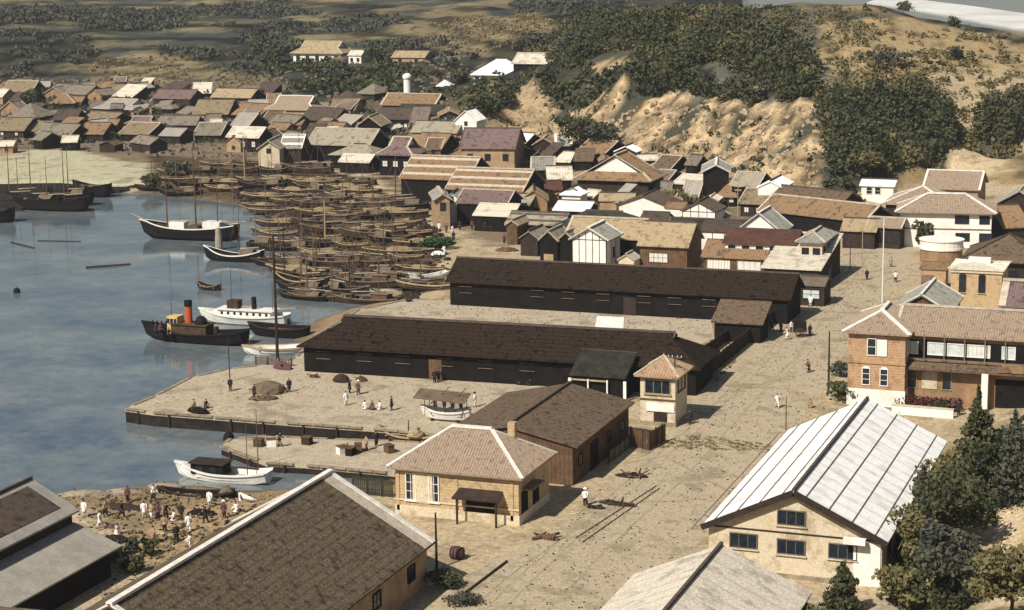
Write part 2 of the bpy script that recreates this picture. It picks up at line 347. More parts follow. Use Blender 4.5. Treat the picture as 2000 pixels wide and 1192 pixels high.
paint([(560, 240), (720, 215), (900, 215), (1000, 268), (1200, 305), (1480, 360), (1640, 385), (1560, 470), (1380, 500), (900, 470), (780, 420), (700, 340), (600, 330), (-100, 300), (-100, 180), (300, 180)], TOWN, .9)
paint([(640, 335), (700, 335), (800, 400), (900, 440), (960, 470), (1030, 500), (900, 500), (860, 480), (760, 420)], SAND, 1)
paint([(-200, 292), (160, 293), (300, 325), (290, 362), (200, 368), (-200, 370)], MUD, 1)
paint([(300, 300), (560, 320), (680, 350), (800, 420), (870, 490), (850, 560), (700, 600), (600, 620), (300, 372), (290, 330)], SHORE*.28, 1)
dark_patches = [[(-50, 60), (170, 75), (190, 110), (110, 145), (-50, 150)], [(130, 10), (420, 15), (350, 55), (150, 60)], [(620, 40), (720, 28), (800, 45), (760, 62), (640, 60)], [(300, 95), (480, 100), (560, 150), (480, 150), (340, 112)],
    [(480, 80), (570, 70), (580, 120), (700, 118), (730, 90), (830, 90), (930, 120), (920, 210), (820, 190), (600, 195), (540, 160)], [(0, 150), (75, 150), (70, 210), (0, 215)], [(-50, 15), (130, 14), (120, 52), (-50, 55)], [(430, 50), (600, 40), (620, 70), (480, 82)], [(700, 74), (830, 80), (930, 116), (860, 136), (730, 102)], [(380, 6), (560, 3), (630, 30), (400, 36)], [(1000, 0), (1220, 0), (1230, 75), (1120, 60), (1010, 20)],
    [(960, 72), (1150, 70), (1200, 95), (1260, 60), (1560, 90), (1590, 140), (1500, 170), (1300, 160), (1150, 150), (1010, 165), (930, 175)], [(1500, 170), (1600, 170), (1620, 200), (1540, 235), (1500, 215)], [(1620, 190), (1750, 180), (1850, 190), (2000, 215), (2000, 290), (1830, 320), (1720, 380), (1640, 380), (1600, 280)],
    [(1200, 165), (1280, 140), (1240, 210), (1195, 245), (1180, 240)], [(1500, 0), (1100, 0), (1200, 30), (1560, 60)]]
for p in dark_patches: paint(p, SCRUB, .85)
for p in [[(780, 60), (960, 30), (1080, 40), (1060, 66), (960, 72), (960, 110), (880, 110), (780, 75)], [(1150, 70), (1225, 68), (1200, 95), (1170, 92)], [(170, 115), (300, 105), (500, 150), (560, 190), (400, 185), (160, 170)], [(840, 20), (950, 12), (940, 50), (800, 50)], [(640, 90), (670, 90), (680, 120), (650, 120)]]:
    paint(p, OCH*1.15, .9)
paint([(985, 190), (1050, 165), (1150, 168), (1200, 180), (1210, 170), (1330, 190), (1440, 200), (1500, 212), (1600, 205), (1615, 285), (1590, 380), (1400, 350), (1180, 300), (1000, 270)], BLUFF, 1, .3)
paint([(930, 172), (1000, 130), (1150, 122), (1290, 148), (1270, 166), (1200, 170), (1050, 162), (990, 182)], SCRUB, 1, .3)
paint([(1155, 135), (1180, 118), (1240, 120), (1280, 135), (1270, 150), (1160, 160)], BLUFF*.95, 1, .2)
paint([(1335, 168), (1480, 165), (1490, 185), (1440, 192), (1340, 175)], BLUFF*1.05, 1, .2)
paint([(1850, 290), (1920, 270), (1980, 330), (1850, 340)], SAND*1.3, .8)
paint([(1590, 40), (1800, 42), (2000, 85), (2020, 190), (1850, 195), (1700, 175), (1620, 150)], OCH*1.25, .85)
paint([(1780, 130), (1950, 120), (2010, 170), (1850, 195), (1740, 175)], SAND*.95, .7, 2)
paint([(1750, 1192), (1730, 1000), (1830, 870), (2100, 820), (2300, 1192)], GRASS*.6, .9)
paint([(1930, 1000), (2000, 960), (2050, 1192), (1880, 1192)], SAND*1.25, 1)  # invented pale patch, ground colour standing in for whitish haze behind the grove
paint([(120, 965), (330, 948), (560, 955), (470, 1030), (330, 1110), (220, 1060)], SHORE*.75, .9)
paint([(100, 1110), (230, 1075), (420, 980), (560, 960), (460, 1040), (330, 1100), (160, 1190), (0, 1192)], SHORE*1.2, .8)
paint([(140, 1192), (170, 1150), (290, 1110), (250, 1160), (210, 1192)], SAND, 1)
sh = (dd < 7) & (~inw) & (fy > 130) & (fy < 255); cov[sh] = SHORE*.9
cov[inw] = WET
lowfar = (z0 < 1.2) & (fy > 450); cov[lowfar] = BEACH*.5
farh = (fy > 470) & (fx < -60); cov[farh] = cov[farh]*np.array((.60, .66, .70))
# terrace banks follow the contours of the far hills
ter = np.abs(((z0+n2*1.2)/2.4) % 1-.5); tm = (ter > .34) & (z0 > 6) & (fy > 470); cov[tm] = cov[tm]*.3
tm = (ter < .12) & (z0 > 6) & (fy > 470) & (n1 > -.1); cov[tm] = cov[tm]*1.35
rk = np.clip(1+n3*2.2, .25, 1.5)[:, None]; cov[bl] = (cov*rk)[bl]
# gullies on the bluff: dark scrub running down
for line in [[(1265, 160), (1235, 190), (1200, 235), (1185, 260)], [(1470, 200), (1450, 225), (1425, 265), (1415, 290)], [(1130, 178), (1120, 200), (1090, 225)], [(1590, 230), (1560, 262), (1530, 285)], [(1355,205),(1340,240),(1315,250)]]:
    ps = [TR(x, y).xy for x, y in line]; d = np.full(len(fx), 1e9)
    for a, b in zip(ps, ps[1:]):
        a = np.array(a); b = np.array(b); ab = b-a; t = np.clip(((fx-a[0])*ab[0]+(fy-a[1])*ab[1])/(ab@ab), 0, 1); d = np.minimum(d, np.hypot(fx-a[0]-t*ab[0], fy-a[1]-t*ab[1]))
    m = d < 2.2+n1*1.5; cov[m] = SCRUB*1.1
    ZG.ravel()[m] -= 1.0
zz = ZG.ravel()
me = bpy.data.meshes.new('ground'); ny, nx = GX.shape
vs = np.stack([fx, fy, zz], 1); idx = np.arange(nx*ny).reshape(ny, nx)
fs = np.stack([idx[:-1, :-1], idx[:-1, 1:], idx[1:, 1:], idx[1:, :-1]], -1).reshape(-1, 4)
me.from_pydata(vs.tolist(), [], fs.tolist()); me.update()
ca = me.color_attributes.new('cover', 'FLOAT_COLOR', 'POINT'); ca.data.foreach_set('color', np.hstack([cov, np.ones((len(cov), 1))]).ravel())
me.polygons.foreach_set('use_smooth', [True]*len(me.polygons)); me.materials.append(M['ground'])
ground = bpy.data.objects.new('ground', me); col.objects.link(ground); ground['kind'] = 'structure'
# ---------------------------------------------------------------- water
wm = bpy.data.materials.new('water'); wm.use_nodes = True; n = wm.node_tree.nodes; l = wm.node_tree.links; p = n['Principled BSDF']
p.inputs['IOR'].default_value = 1.33; p.inputs['Specular IOR Level'].default_value = 1.0
tc = n.new('ShaderNodeTexCoord'); nz = n.new('ShaderNodeTexNoise'); nz.inputs['Scale'].default_value = .07; nz.inputs['Detail'].default_value = 12; nz.inputs['Roughness'].default_value = .78
l.new(tc.outputs['Object'], nz.inputs['Vector']); rp = n.new('ShaderNodeValToRGB'); l.new(nz.outputs['Fac'], rp.inputs['Fac'])
rp.color_ramp.elements[0].position = .38; rp.color_ramp.elements[0].color = (.06, .09, .125, 1); rp.color_ramp.elements[1].position = .62; rp.color_ramp.elements[1].color = (.19, .21, .205, 1)
l.new(rp.outputs[0], p.inputs['Base Color'])
r2 = n.new('ShaderNodeMapRange'); r2.inputs['To Min'].default_value = .03; r2.inputs['To Max'].default_value = .11; l.new(nz.outputs['Fac'], r2.inputs['Value']); l.new(r2.outputs[0], p.inputs['Roughness'])
w2 = n.new('ShaderNodeTexNoise'); w2.inputs['Scale'].default_value = 1.6; w2.inputs['Detail'].default_value = 4; l.new(tc.outputs['Object'], w2.inputs['Vector'])
b = n.new('ShaderNodeBump'); b.inputs['Strength'].default_value = .22; b.inputs['Distance'].default_value = .05; l.new(w2.outputs['Fac'], b.inputs['Height']); l.new(b.outputs[0], p.inputs['Normal'])
MATS['water'] = wm
wb = MB(); wb.add([(-3500, -60, 0), (3500, -60, 0), (3500, 4200, 0), (-3500, 4200, 0)], [(0, 1, 2, 3)]); wo = wb.build('water', 'water'); wo['kind'] = 'structure'
bq = MB(); bq.prism([G(x, y, .6).xy for x, y in [(1690, 6), (1720, 8), (1760, 14), (1830, 26), (1900, 40), (2000, 58), (2150, 75), (2150, 42), (2000, 26), (1900, 12), (1800, 0), (1720, -4)]], -2, .6); bo = bq.build('beach', 'beach_sand'); bo['kind'] = 'structure'
# ---------------------------------------------------------------- quays (stone-faced, sand-topped)
def quay(name, px, top, zt=1.6):
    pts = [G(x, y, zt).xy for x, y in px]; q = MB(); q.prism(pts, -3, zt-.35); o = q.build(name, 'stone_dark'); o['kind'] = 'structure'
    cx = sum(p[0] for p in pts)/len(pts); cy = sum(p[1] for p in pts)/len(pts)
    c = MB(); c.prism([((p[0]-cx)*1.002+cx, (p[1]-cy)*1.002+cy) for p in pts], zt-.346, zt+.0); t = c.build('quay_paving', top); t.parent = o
    for a, b in zip(pts, pts[1:]+pts[:1]):
        d = (b-a); L = d.length; d = d/max(L, .01); nn = Vector((d.y, -d.x)); an = math.atan2(d.y, d.x)
        if L > 60 or a.y > 260: continue
        k = MB()
        for i in range(int(L/1.5)): q = a+d*(i+.5)*1.5; k.box((q.x-nn.x*.0, q.y, zt+.03), (1.42, .5, .14), an)
        if k.v: kk = k.build('coping', 'stone'); kk.parent = o
        for i in range(int(L/4)):
            q = a+d*(i+.5)*4+nn*(.12 if nn.y < 0 else -.12); pl_ = MB().tube([(q.x, q.y, -2), (q.x, q.y, zt-.1)], .13, 7).build('fender_pile', 'wood_dark'); pl_.parent = o
    return o
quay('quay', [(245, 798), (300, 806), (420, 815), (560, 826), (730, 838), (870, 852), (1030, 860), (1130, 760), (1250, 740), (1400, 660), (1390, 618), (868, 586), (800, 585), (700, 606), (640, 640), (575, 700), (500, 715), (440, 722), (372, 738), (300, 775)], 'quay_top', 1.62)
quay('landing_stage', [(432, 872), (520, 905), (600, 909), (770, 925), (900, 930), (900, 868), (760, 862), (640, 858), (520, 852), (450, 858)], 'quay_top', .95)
# ---------------------------------------------------------------- road, yard edge and wheel ruts
def sheet(name, px, m, z):
    pts = [G(x, y, z) for x, y in px]; s = MB(); s.add(pts, [tuple(range(len(pts)))]); o = s.build(name, m)
    if o.data.polygons[0].normal.z < 0: o.data.flip_normals()
    o['kind'] = 'structure'; return o
sheet('road', [(900, 1260), (860, 1150), (1110, 1020), (1220, 925), (1290, 870), (1400, 720), (1500, 640), (1600, 560), (1660, 480), (1690, 440), (1760, 450), (1790, 490), (1700, 620), (1630, 720), (1600, 780), (1500, 880), (1380, 1010), (1350, 1120), (1200, 1260)], 'road', 1.612)

def strip(name, pts, w, m, z):
    P = [G(x, y, z) for x, y in pts]; Q = []
    for a, b in zip(P, P[1:]): Q += [a.lerp(b, k/6) for k in range(6)]
    Q.append(P[-1]); L_ = []; R_ = []
    for i, p in enumerate(Q):
        d = (Q[min(i+1, len(Q)-1)]-Q[max(i-1, 0)]).normalized(); nn = Vector((-d.y, d.x, 0)); j = mnoise.noise(p*.35); ww = w*(.6+.5*abs(mnoise.noise(p*.9))); c = p+nn*j*.35
        L_.append(c+nn*ww); R_.append(c-nn*ww)
    s = MB(); n = len(Q); s.add(L_+R_, [(i, n+i, n+i+1, i+1) for i in range(n-1)]); o = s.build(name, m)
    if o.data.polygons[0].normal.z < 0: o.data.flip_normals()
    o['kind'] = 'structure'
k_ = 0
for off in (-30, -14, 30):
    k_ += 1; strip('wheel_rut', [(1010+off*2, 1192), (1130+off*1.9, 1070), (1290+off*1.7, 930), (1420+off*1.2, 800), (1530+off, 690), (1620+off*.7, 580), (1690+off*.4, 490)], .11+.03*(k_ % 2), 'rut', 1.616+k_*.0012)
strip('wheel_rut', [(930, 1180), (1060, 1075), (1200, 985), (1380, 975)], .12, 'rut', 1.624); strip('wheel_rut', [(1215, 905), (1300, 890), (1420, 960)], .25, 'rut', 1.626)
strip('yard_kerb', [(1285, 872), (1400, 866), (1500, 884)], .12, 'stone', 1.64)
# ---------------------------------------------------------------- building kit
def roof_face(mb, poly, th, rib=None, ribw=.07, ribh=.06):
    """poly: CCW (seen from above) corner list of one roof slope; ribs run up the slope"""
    P = [Vector(p) for p in poly]; n = (P[1]-P[0]).cross(P[2]-P[1]).normalized()
    if n.z < 0: P = P[::-1]; n = -n
    k = len(P); lo = [p-Vector((0, 0, th)) for p in P]
    mb.add(P+lo, [tuple(range(k)), tuple(range(2*k-1, k-1, -1))]+[(i, k+i, k+(i+1) % k, (i+1) % k) for i in range(k)])
    if not rib: return
    up_ = (Vector((0, 0, 1))-n*n.z).normalized(); e = up_.cross(n).normalized()
    o = P[0]; Q = [((p-o).dot(e), (p-o).dot(up_)) for p in P]; s0 = min(q[0] for q in Q); s1 = max(q[0] for q in Q)
    cnt = int((s1-s0)/rib)
    for i in range(cnt):
        s = s0+(i+.5)*(s1-s0)/cnt; ys = []
        for a in range(k):
            (xa, ya), (xb, yb) = Q[a], Q[(a+1) % k]
            if (xa-s)*(xb-s) < 0: ys.append(ya+(yb-ya)*(s-xa)/(xb-xa))
        if len(ys) < 2: continue
        y0, y1 = min(ys), max(ys)
        if y1-y0 < .3: continue
        A = o+e*s+up_*y0; B = o+e*s+up_*y1
        vs = [A-e*ribw, A+n*ribh, A+e*ribw, B-e*ribw, B+n*ribh, B+e*ribw]
        mb.add(vs, [(0, 1, 4, 3), (1, 2, 5, 4), (0, 2, 1), (3, 4, 5)])
def window(parent, T, w, h, m='glass_dark', fm='paint_white', nx=2, nz=2, sill=None, arch=False, proud=.03):
    """T maps (u right, v outward, z up) with origin at window centre to house space"""
    fr = MB(); b = .09 if w > .5 else .06
    for sx in (-1, 1): fr.box((sx*w/2, proud+.03, 0), (b, .10, h+b), T=T)
    for sz in (-1, 1): fr.box((0, proud+.03, sz*h/2), (w-b, .10, b), T=T)
    for i in range(1, nx): fr.box((-w/2+w*i/nx, proud+.02, 0), (.05, .05, h-b), T=T)
    for i in range(1, nz): fr.box((0, proud+.018, -h/2+h*i/nz), (w-b, .04, .05), T=T)
    if arch: fr.add([(-w/2, proud+.04, h/2), (w/2, proud+.04, h/2), (w*.3, proud+.04, h/2+.22), (-w*.3, proud+.04, h/2+.22), (-w/2, 0, h/2), (w/2, 0, h/2), (w*.3, 0, h/2+.22), (-w*.3, 0, h/2+.22)], [(0, 1, 2, 3), (1, 5, 6, 2), (2, 6, 7, 3), (3, 7, 4, 0)], T)
    f = fr.build('window', fm, parent)
    pn = MB(); pn.box((0, proud-.005, 0), (w-b*.6, .03, h-b*.6), T=T); pn.build('pane', m, f)
    if sill:
        s = MB(); s.box((0, proud+.06, -h/2-b), (w+.3, .2, .1), T=T); s.build('sill', sill, f)
    return f
def side_T(side, W, D):
    if side == 'front': return lambda u, z: Matrix(((1, 0, 0, u), (0, -1, 0, -D/2), (0, 0, 1, z), (0, 0, 0, 1)))
    if side == 'back': return lambda u, z: Matrix(((-1, 0, 0, -u), (0, 1, 0, D/2), (0, 0, 1, z), (0, 0, 0, 1)))
    if side == 'right': return lambda u, z: Matrix(((0, 1, 0, W/2), (1, 0, 0, u), (0, 0, 1, z), (0, 0, 0, 1)))
    return lambda u, z: Matrix(((0, -1, 0, -W/2), (-1, 0, 0, -u), (0, 0, 1, z), (0, 0, 0, 1)))
def wall_mesh(W, D, h, rise=0, axis='x', z0=-1.2, apexoff=0.0):
    """closed wall body; gables follow the roof when rise>0"""
    m = MB()
    b = [(-W/2, -D/2), (W/2, -D/2), (W/2, D/2), (-W/2, D/2)]
    if rise <= 0: m.prism(b, z0, h); return m
    if axis == 'x':
        vs = [(x, y, z0) for x, y in b]+[(x, y, h) for x, y in b]+[(-W/2, 0, h+rise), (W/2, 0, h+rise)]
        m.add(vs, [(3, 2, 1, 0), (0, 1, 5, 4), (2, 3, 7, 6), (1, 2, 6, 9, 5), (3, 0, 4, 8, 7), (4, 5, 9, 8), (6, 7, 8, 9)])
    else:
        vs = [(x, y, z0) for x, y in b]+[(x, y, h) for x, y in b]+[(0, -D/2, h+rise), (0, D/2, h+rise)]
        m.add(vs, [(3, 2, 1, 0), (0, 1, 5, 8, 4), (1, 2, 6, 5), (2, 3, 7, 9, 6), (3, 0, 4, 7), (5, 6, 9, 8), (7, 4, 8, 9)])
    return m
def make_roof(t, W, D, h, kind, pitch, ov, rf, trim, trw, rib, th=.16, ovg=None, irfrac=.5, gable_mat='plaster_white', bands=0, bandm='ridge_pale'):
    """W,D wall size; roof overhangs ov at eaves and ovg at gables; returns ridge height"""
    tp = math.tan(R(pitch)); ovg = ov if ovg is None else ovg
    swap = kind.endswith('_y'); k = kind[0]
    L, S = (D, W) if swap else (W, D)       # ridge runs along local X of length L, span S
    Z = lambda p: (Vector((-p[1], p[0], p[2])) if swap else Vector(p))
    ez = h-ov*tp+.17; hs = S/2+ov; rz = h+S/2*tp+.17; rf_ = MB(); tr = MB(); lift = .03
    def seg(a, b, w=trw, hh=.14): tr.bar(Z(a)+Vector((0, 0, hh*.3)), Z(b)+Vector((0, 0, hh*.3)), w, hh)
    if k == 'g':
        hl = L/2+ovg
        for s in (-1, 1):
            q = [(-hl*1, s*hs, ez), (hl, s*hs, ez), (hl, 0, rz), (-hl, 0, rz)]; q = q if s < 0 else q[::-1]
            roof_face(rf_, [Z(p) for p in q], th, rib)
            if trim:
                for e in (-1, 1): seg((e*(hl-trw/2), s*hs, ez), (e*(hl-trw/2), 0, rz))
            for i in range(bands):
                f0 = (i+.5)/bands; f1 = f0+.28/bands
                a0 = (s*hs*(1-f0), ez+(rz-ez)*f0); a1 = (s*hs*(1-f1), ez+(rz-ez)*f1)
                tr.add([Z((-hl, a0[0], a0[1]+.08)), Z((hl, a0[0], a0[1]+.08)), Z((hl, a1[0], a1[1]+.08)), Z((-hl, a1[0], a1[1]+.08)), Z((-hl, a0[0], a0[1]-.05)), Z((hl, a0[0], a0[1]-.05)), Z((hl, a1[0], a1[1]-.05)), Z((-hl, a1[0], a1[1]-.05))], [(0, 1, 2, 3), (4, 7, 6, 5), (0, 4, 5, 1), (2, 6, 7, 3), (1, 5, 6, 2), (3, 7, 4, 0)])
        seg((-hl, 0, rz+.04), (hl, 0, rz+.04), max(trw, .25), .22)
    elif k in 'hi':
        hl = L/2+ov; fr = 1.0 if k == 'h' else irfrac
        topx = max(hl-hs*fr, .05); ty = hs*(1-fr); tz = ez+(rz-ez)*fr
        if k == 'h' and hl < hs: topx = .05
        for s in (-1, 1):
            q = [(-hl, s*hs, ez), (hl, s*hs, ez), (topx, s*ty, tz), (-topx, s*ty, tz)]; q = q if s < 0 else q[::-1]
            if k == 'h': q = [(-hl, s*hs, ez), (hl, s*hs, ez), (topx, 0, rz), (-topx, 0, rz)][::(1 if s < 0 else -1)]
            roof_face(rf_, [Z(p) for p in q], th, rib)
            q = [(s*hl, -s*hs, ez), (s*hl, s*hs, ez), (s*topx, s*ty, tz), (s*topx, -s*ty, tz)] if k == 'i' else [(s*hl, -s*hs, ez), (s*hl, s*hs, ez), (s*topx, 0, rz)]
            roof_face(rf_, [Z(p) for p in q], th, rib)
            for e in (-1, 1):
                if trim: seg((s*hl, e*hs, ez), (s*topx, e*ty if k == 'i' else 0, tz if k == 'i' else rz))
        if k == 'i':
            gx_ = topx+.25
            for s in (-1, 1):
                q = [(-gx_, s*ty, tz), (gx_, s*ty, tz), (gx_, 0, rz), (-gx_, 0, rz)]; q = q if s < 0 else q[::-1]
                roof_face(rf_, [Z(p) for p in q], th, rib)
                for e in (-1, 1): seg((e*gx_, s*ty, tz), (e*gx_, 0, rz))
            gi = ty*.82
            for e in (-1, 1):
                g = MB(); xx = e*(topx-.05); g.add([Z((xx, -gi, tz-.05)), Z((xx, gi, tz-.05)), Z((xx, 0, rz-.25)), Z((xx-e*.2, -gi, tz-.05)), Z((xx-e*.2, gi, tz-.05)), Z((xx-e*.2, 0, rz-.25))], [(0, 1, 2), (5, 4, 3), (0, 3, 4, 1), (1, 4, 5, 2), (2, 5, 3, 0)])
                g.build('gable', gable_mat, t)
            seg((-gx_, 0, rz+.05), (gx_, 0, rz+.05), max(trw, .25), .26)
        else: seg((-topx, 0, rz+.05), (topx, 0, rz+.05), max(trw, .25), .26)
    elif k == 's':                          # shed, low edge to the front
        hl = L/2+ov; q = [(-hl, -hs, ez), (hl, -hs, ez), (hl, hs, h+(S+ov)*tp+.17), (-hl, hs, h+(S+ov)*tp+.17)]
        roof_face(rf_, [Z(p) for p in q], th, rib)
        if trim:
            for e in (-1, 1): seg((e*(hl-trw/2), -hs, ez), (e*(hl-trw/2), hs, h+(S+ov)*tp+.17))
        else: seg((-hl, hs, h+(S+ov)*tp+.17), (hl, hs, h+(S+ov)*tp+.17), .15, .08)
    r = rf_.build('roof', rf, t); tr.build('ridge_cap', trim or 'ridge_dark', r)
    return rz
def fit(pl, pr, D, ze, rot=None):
    """front eave corners (pixels) at height ze -> origin centre xy, width, depth, rotation"""
    A = G(pl[0], pl[1], ze)
    if rot is None:
        B = G(pr[0], pr[1], ze); ang = math.atan2(B.y-A.y, B.x-A.x); W = (B-A).length
    else:
        ang = R(rot); u = Vector((math.cos(ang), math.sin(ang), 0)); lo, hi = .2, 90
        for _ in range(30):
            m = (lo+hi)/2
            if PX(A+u*m)[0] < (pr[0] if isinstance(pr, (tuple, list)) else pr): lo = m
            else: hi = m
        W = lo
    u = Vector((math.cos(ang), math.sin(ang), 0)); v = Vector((-u.y, u.x, 0))
    if isinstance(D, tuple):
        C = G(D[0], D[1], ze); D = (C-A).dot(v)
    c = A+u*W/2+v*D/2
    return c, W, D, ang
HOUSES = []; DIM = {}
def house(name, label, pl, pr, D, h, roof='g_x', pitch=28, ov=.5, g=None, rot=0, wall='plaster_tan', rf='tile_brown', trim=None, trw=.22, rib=None, win=(), door=None, group=None, cat='house', ovg=None, irfrac=.5, gable_mat='plaster_white', bands=0, bandm='ridge_pale', beams=False, rise=True, base=None, z0=-1.5, world=None, into=None):
    if world:
        g = 1.6 if g is None else g
    elif g is None:
        g = max(TR(pl[0], pl[1], h).z, .8)
    c, Wt, Dt, ang = (Vector((world[0], world[1], 0)), world[2], world[3], R(rot)) if world else fit(pl, pr, D, g+h, rot)
    W = max(Wt-2*(ov if roof[0] != 'g' or roof.endswith('y') else (ovg if ovg is not None else ov)), 1); 
    Dp = max(Dt-2*(ov if roof[0] != 'g' or roof.endswith('x') else (ovg if ovg is not None else ov)), 1)
    tp = math.tan(R(pitch)); hw = h+ov*tp-.17          # wall height so that the eave edge lies at h
    t = thing(name, label, cat, (c.x, c.y, g), ang, group)
    sc_ = scale_at((c.x, c.y, g)); rib = rib if rib is not None else (.34 if sc_ > 10.5 else .55)
    if rf.startswith(('warehouse', 'bark', 'brown_roof', 'thatch')): rib = 0
    k = roof[0]; axis = 'y' if roof.endswith('y') else 'x'; S = W if axis == 'y' else Dp
    if k == 'g': wm_ = wall_mesh(W, Dp, hw, S/2*tp-.02, axis, z0)
    elif k == 's':
        wm_ = MB(); b = [(-W/2, -Dp/2), (W/2, -Dp/2), (W/2, Dp/2), (-W/2, Dp/2)]; hb = hw+Dp*tp-.02
        wm_.add([(x, y, z0) for x, y in b]+[(b[0][0], b[0][1], hw), (b[1][0], b[1][1], hw), (b[2][0], b[2][1], hb), (b[3][0], b[3][1], hb)], [(3, 2, 1, 0), (4, 5, 6, 7), (0, 1, 5, 4), (1, 2, 6, 5), (2, 3, 7, 6), (3, 0, 4, 7)])
    else: wm_ = wall_mesh(W, Dp, hw, 0, axis, z0)
    wm_.build('wall', wall, t)
    rz = make_roof(t, W, Dp, hw, roof, pitch, ov, rf, trim, trw, rib, ovg=ovg, irfrac=irfrac, gable_mat=gable_mat, bands=bands, bandm=bandm)
    for w in win:
        side, n, zc, ww, wh = w[:5]; o = w[5] if len(w) > 5 else {}
        T = side_T(side, W, Dp); Ls = W if side in ('front', 'back') else Dp
        us = o.get('u') or [(-Ls/2+Ls*(i+.5)/n) for i in range(n)]
        for u in us: window(t, T(u, zc), ww, wh, o.get('m', 'glass_dark'), o.get('fm', 'wood_dark'), o.get('nx', 2), o.get('nz', 2), o.get('sill'), o.get('arch', False))
    if door:
        side, u, dw, dh = door[:4]; T = side_T(side, W, Dp)(u, dh/2); d = MB(); d.box((0, .03, 0), (dw, .08, dh), T=T); dd_ = d.build('door', door[4] if len(door) > 4 else 'wood_dark', t)
    if beams:
        bm = MB(); 
        for side, n in (('front', beams[0]), ('right', beams[1])):
            T0 = side_T(side, W, Dp); Ls = W if side == 'front' else Dp
            for i in range(n+1):
                u = -Ls/2+.06+(Ls-.12)*i/n; top = hw
                if axis == 'y' and side == 'front' and k == 'g': top = hw+(W/2-abs(u))*tp-.1
                bm.box((0, .02, 0), (.10, .05, top), T=T0(u, top/2))
            for zc in (.1, hw*.5, hw-.08)[::2]: bm.box((0, .022, 0), (Ls-.02, .05, .10), T=T0(0, zc))
        bm.build('timber_frame', 'wood_dark', t)
    if base:
        b_ = MB(); b_.box((0, 0, base[0]/2-.5), (W+.16, Dp+.16, base[0]+1)); b_.build('plinth', base[1], t)
    HOUSES.append((t.name, W, Dp, hw, rz))
    DIM[t.name] = (W, Dp, hw, rz)
    if into:
        A = Matrix.LocRotScale(into.location, into.rotation_euler, None).inverted() @ Matrix.LocRotScale(t.location, t.rotation_euler, None)
        for ch in KID.pop(t.name, []):
            ch.parent = into; ch.matrix_local = A; KID.setdefault(into.name, []).append(ch)
        DIM[into.name+'_annex'] = (W, Dp, hw, rz, A); bpy.data.objects.remove(t); return into
    return t
# ---------------------------------------------------------------- foreground and quay buildings
def local_part(t, mb, name, m, parent=None): return mb.build(name, m, parent or t)
# brick office with hipped tile roof
t = house('brick_office', 'yellow brick office with a hipped pink tile roof, white corner lines and dark porch', (755, 912), (1020, 940), (1095, 885), 4.6, 'h_x', 33, .6, g=1.6, wall='brick_yellow', rf='tile_pink', trim='ridge_white', trw=.34, rib=.27,
          win=[], cat='office', base=(.9, 'plaster_cream'))
W_, D_, h_, rz_ = DIM[t.name]; T = side_T('front', W_, D_)
def uof(t, px, dy=0): # local u of a pixel column on the front wall
    W, D = DIM[t.name][:2]; c = t.location; a = t.rotation_euler[2]; lo, hi = -W, W
    for _ in range(30):
        m = (lo+hi)/2; p = (c.x+math.cos(a)*m+math.sin(a)*D/2, c.y+math.sin(a)*m-math.cos(a)*D/2, c.z+2)
        if PX(p)[0] < px: lo = m
        else: hi = m
    return lo
for px in (803, 848): window(t, T(uof(t, px), 2.75), .95, 2.5, 'glass_dark', 'paint_white', 2, 3, 'plaster_white')
for px in (893, 1000, 778): MB().box((0, .04, 2.4), (.28 if px != 893 else .2, .08, 4.0), T=T(uof(t, px), 0)).build('pilaster', 'brick_yellow', t)
MB().box((0, .05, 0), (2.0, .05, 2.9), T=T(uof(t, 826), 2.7)).build('wall_panel', 'plaster_cream', t)
MB().box((0, .06, 0), (W_+.1, .14, .22), T=T(0, 4.32)).build('cornice', 'plaster_white', t)
MB().box((0, .06, 0), (W_+.1, .12, .14), T=T(0, 1.45)).build('string_course', 'plaster_cream', t)
u0 = uof(t, 940); MB().box((0, .03, 1.3), (3.0, .08, 2.6), T=T(u0, 0)).build('door', 'wood_black', t)
pc = MB(); pc.add([(-2.1, 0, 3.1), (2.1, 0, 3.1), (2.3, 1.5, 2.55), (-2.3, 1.5, 2.55), (-2.1, 0, 2.95), (2.1, 0, 2.95), (2.3, 1.5, 2.4), (-2.3, 1.5, 2.4)], [(3, 2, 1, 0), (4, 5, 6, 7), (0, 1, 5, 4), (1, 2, 6, 5), (2, 3, 7, 6), (3, 0, 4, 7)], T(u0, 0))
po = pc.build('porch', 'wood_dark', t)
for s in (-1, 1): MB().box((s*1.9, 1.25, 1.2), (.16, .16, 2.45), T=T(u0, 0)).build('post', 'wood_dark', po)
TR_ = side_T('right', W_, D_)
for u, w in ((-2.6, 1.6), (.4, 1.6)): MB().box((0, .03, 0), (w, .08, 2.7), T=TR_(u, 1.6)).build('doorway', 'wood_black', t)
MB().box((0, .5, 0), (3.4, 1.1, .12), T=TR_(-1.6, 3.2)).build('awning', 'tile_brown', t)
MB().box((W_*.28, D_*.2, rz_-.2), (.7, .7, 1.3)).build('chimney', 'brick_yellow', t)
# broad dark-roofed shed behind the office
ze = 1.6+4.0; Bf = G(1240, 785, ze); Bn = G(1125, 873, ze); s = 7.2
house('dark_shed', 'broad dark brown roofed shed behind the yellow brick office, open doorways to the road', None, None, None, 4.0, 'g_y', 12, .6, g=1.6, world=((Bf.x-s), (Bf.y+Bn.y)/2, 2*s, (Bf.y-Bn.y)), wall='wood_brown', rf='brown_roof', ovg=.3, cat='shed', door=('right', -2.5, 2.4, 2.8, 'wood_black'), win=[('right', 4, 2.0, 1.1, 1.2, {'fm': 'wood_dark'})])
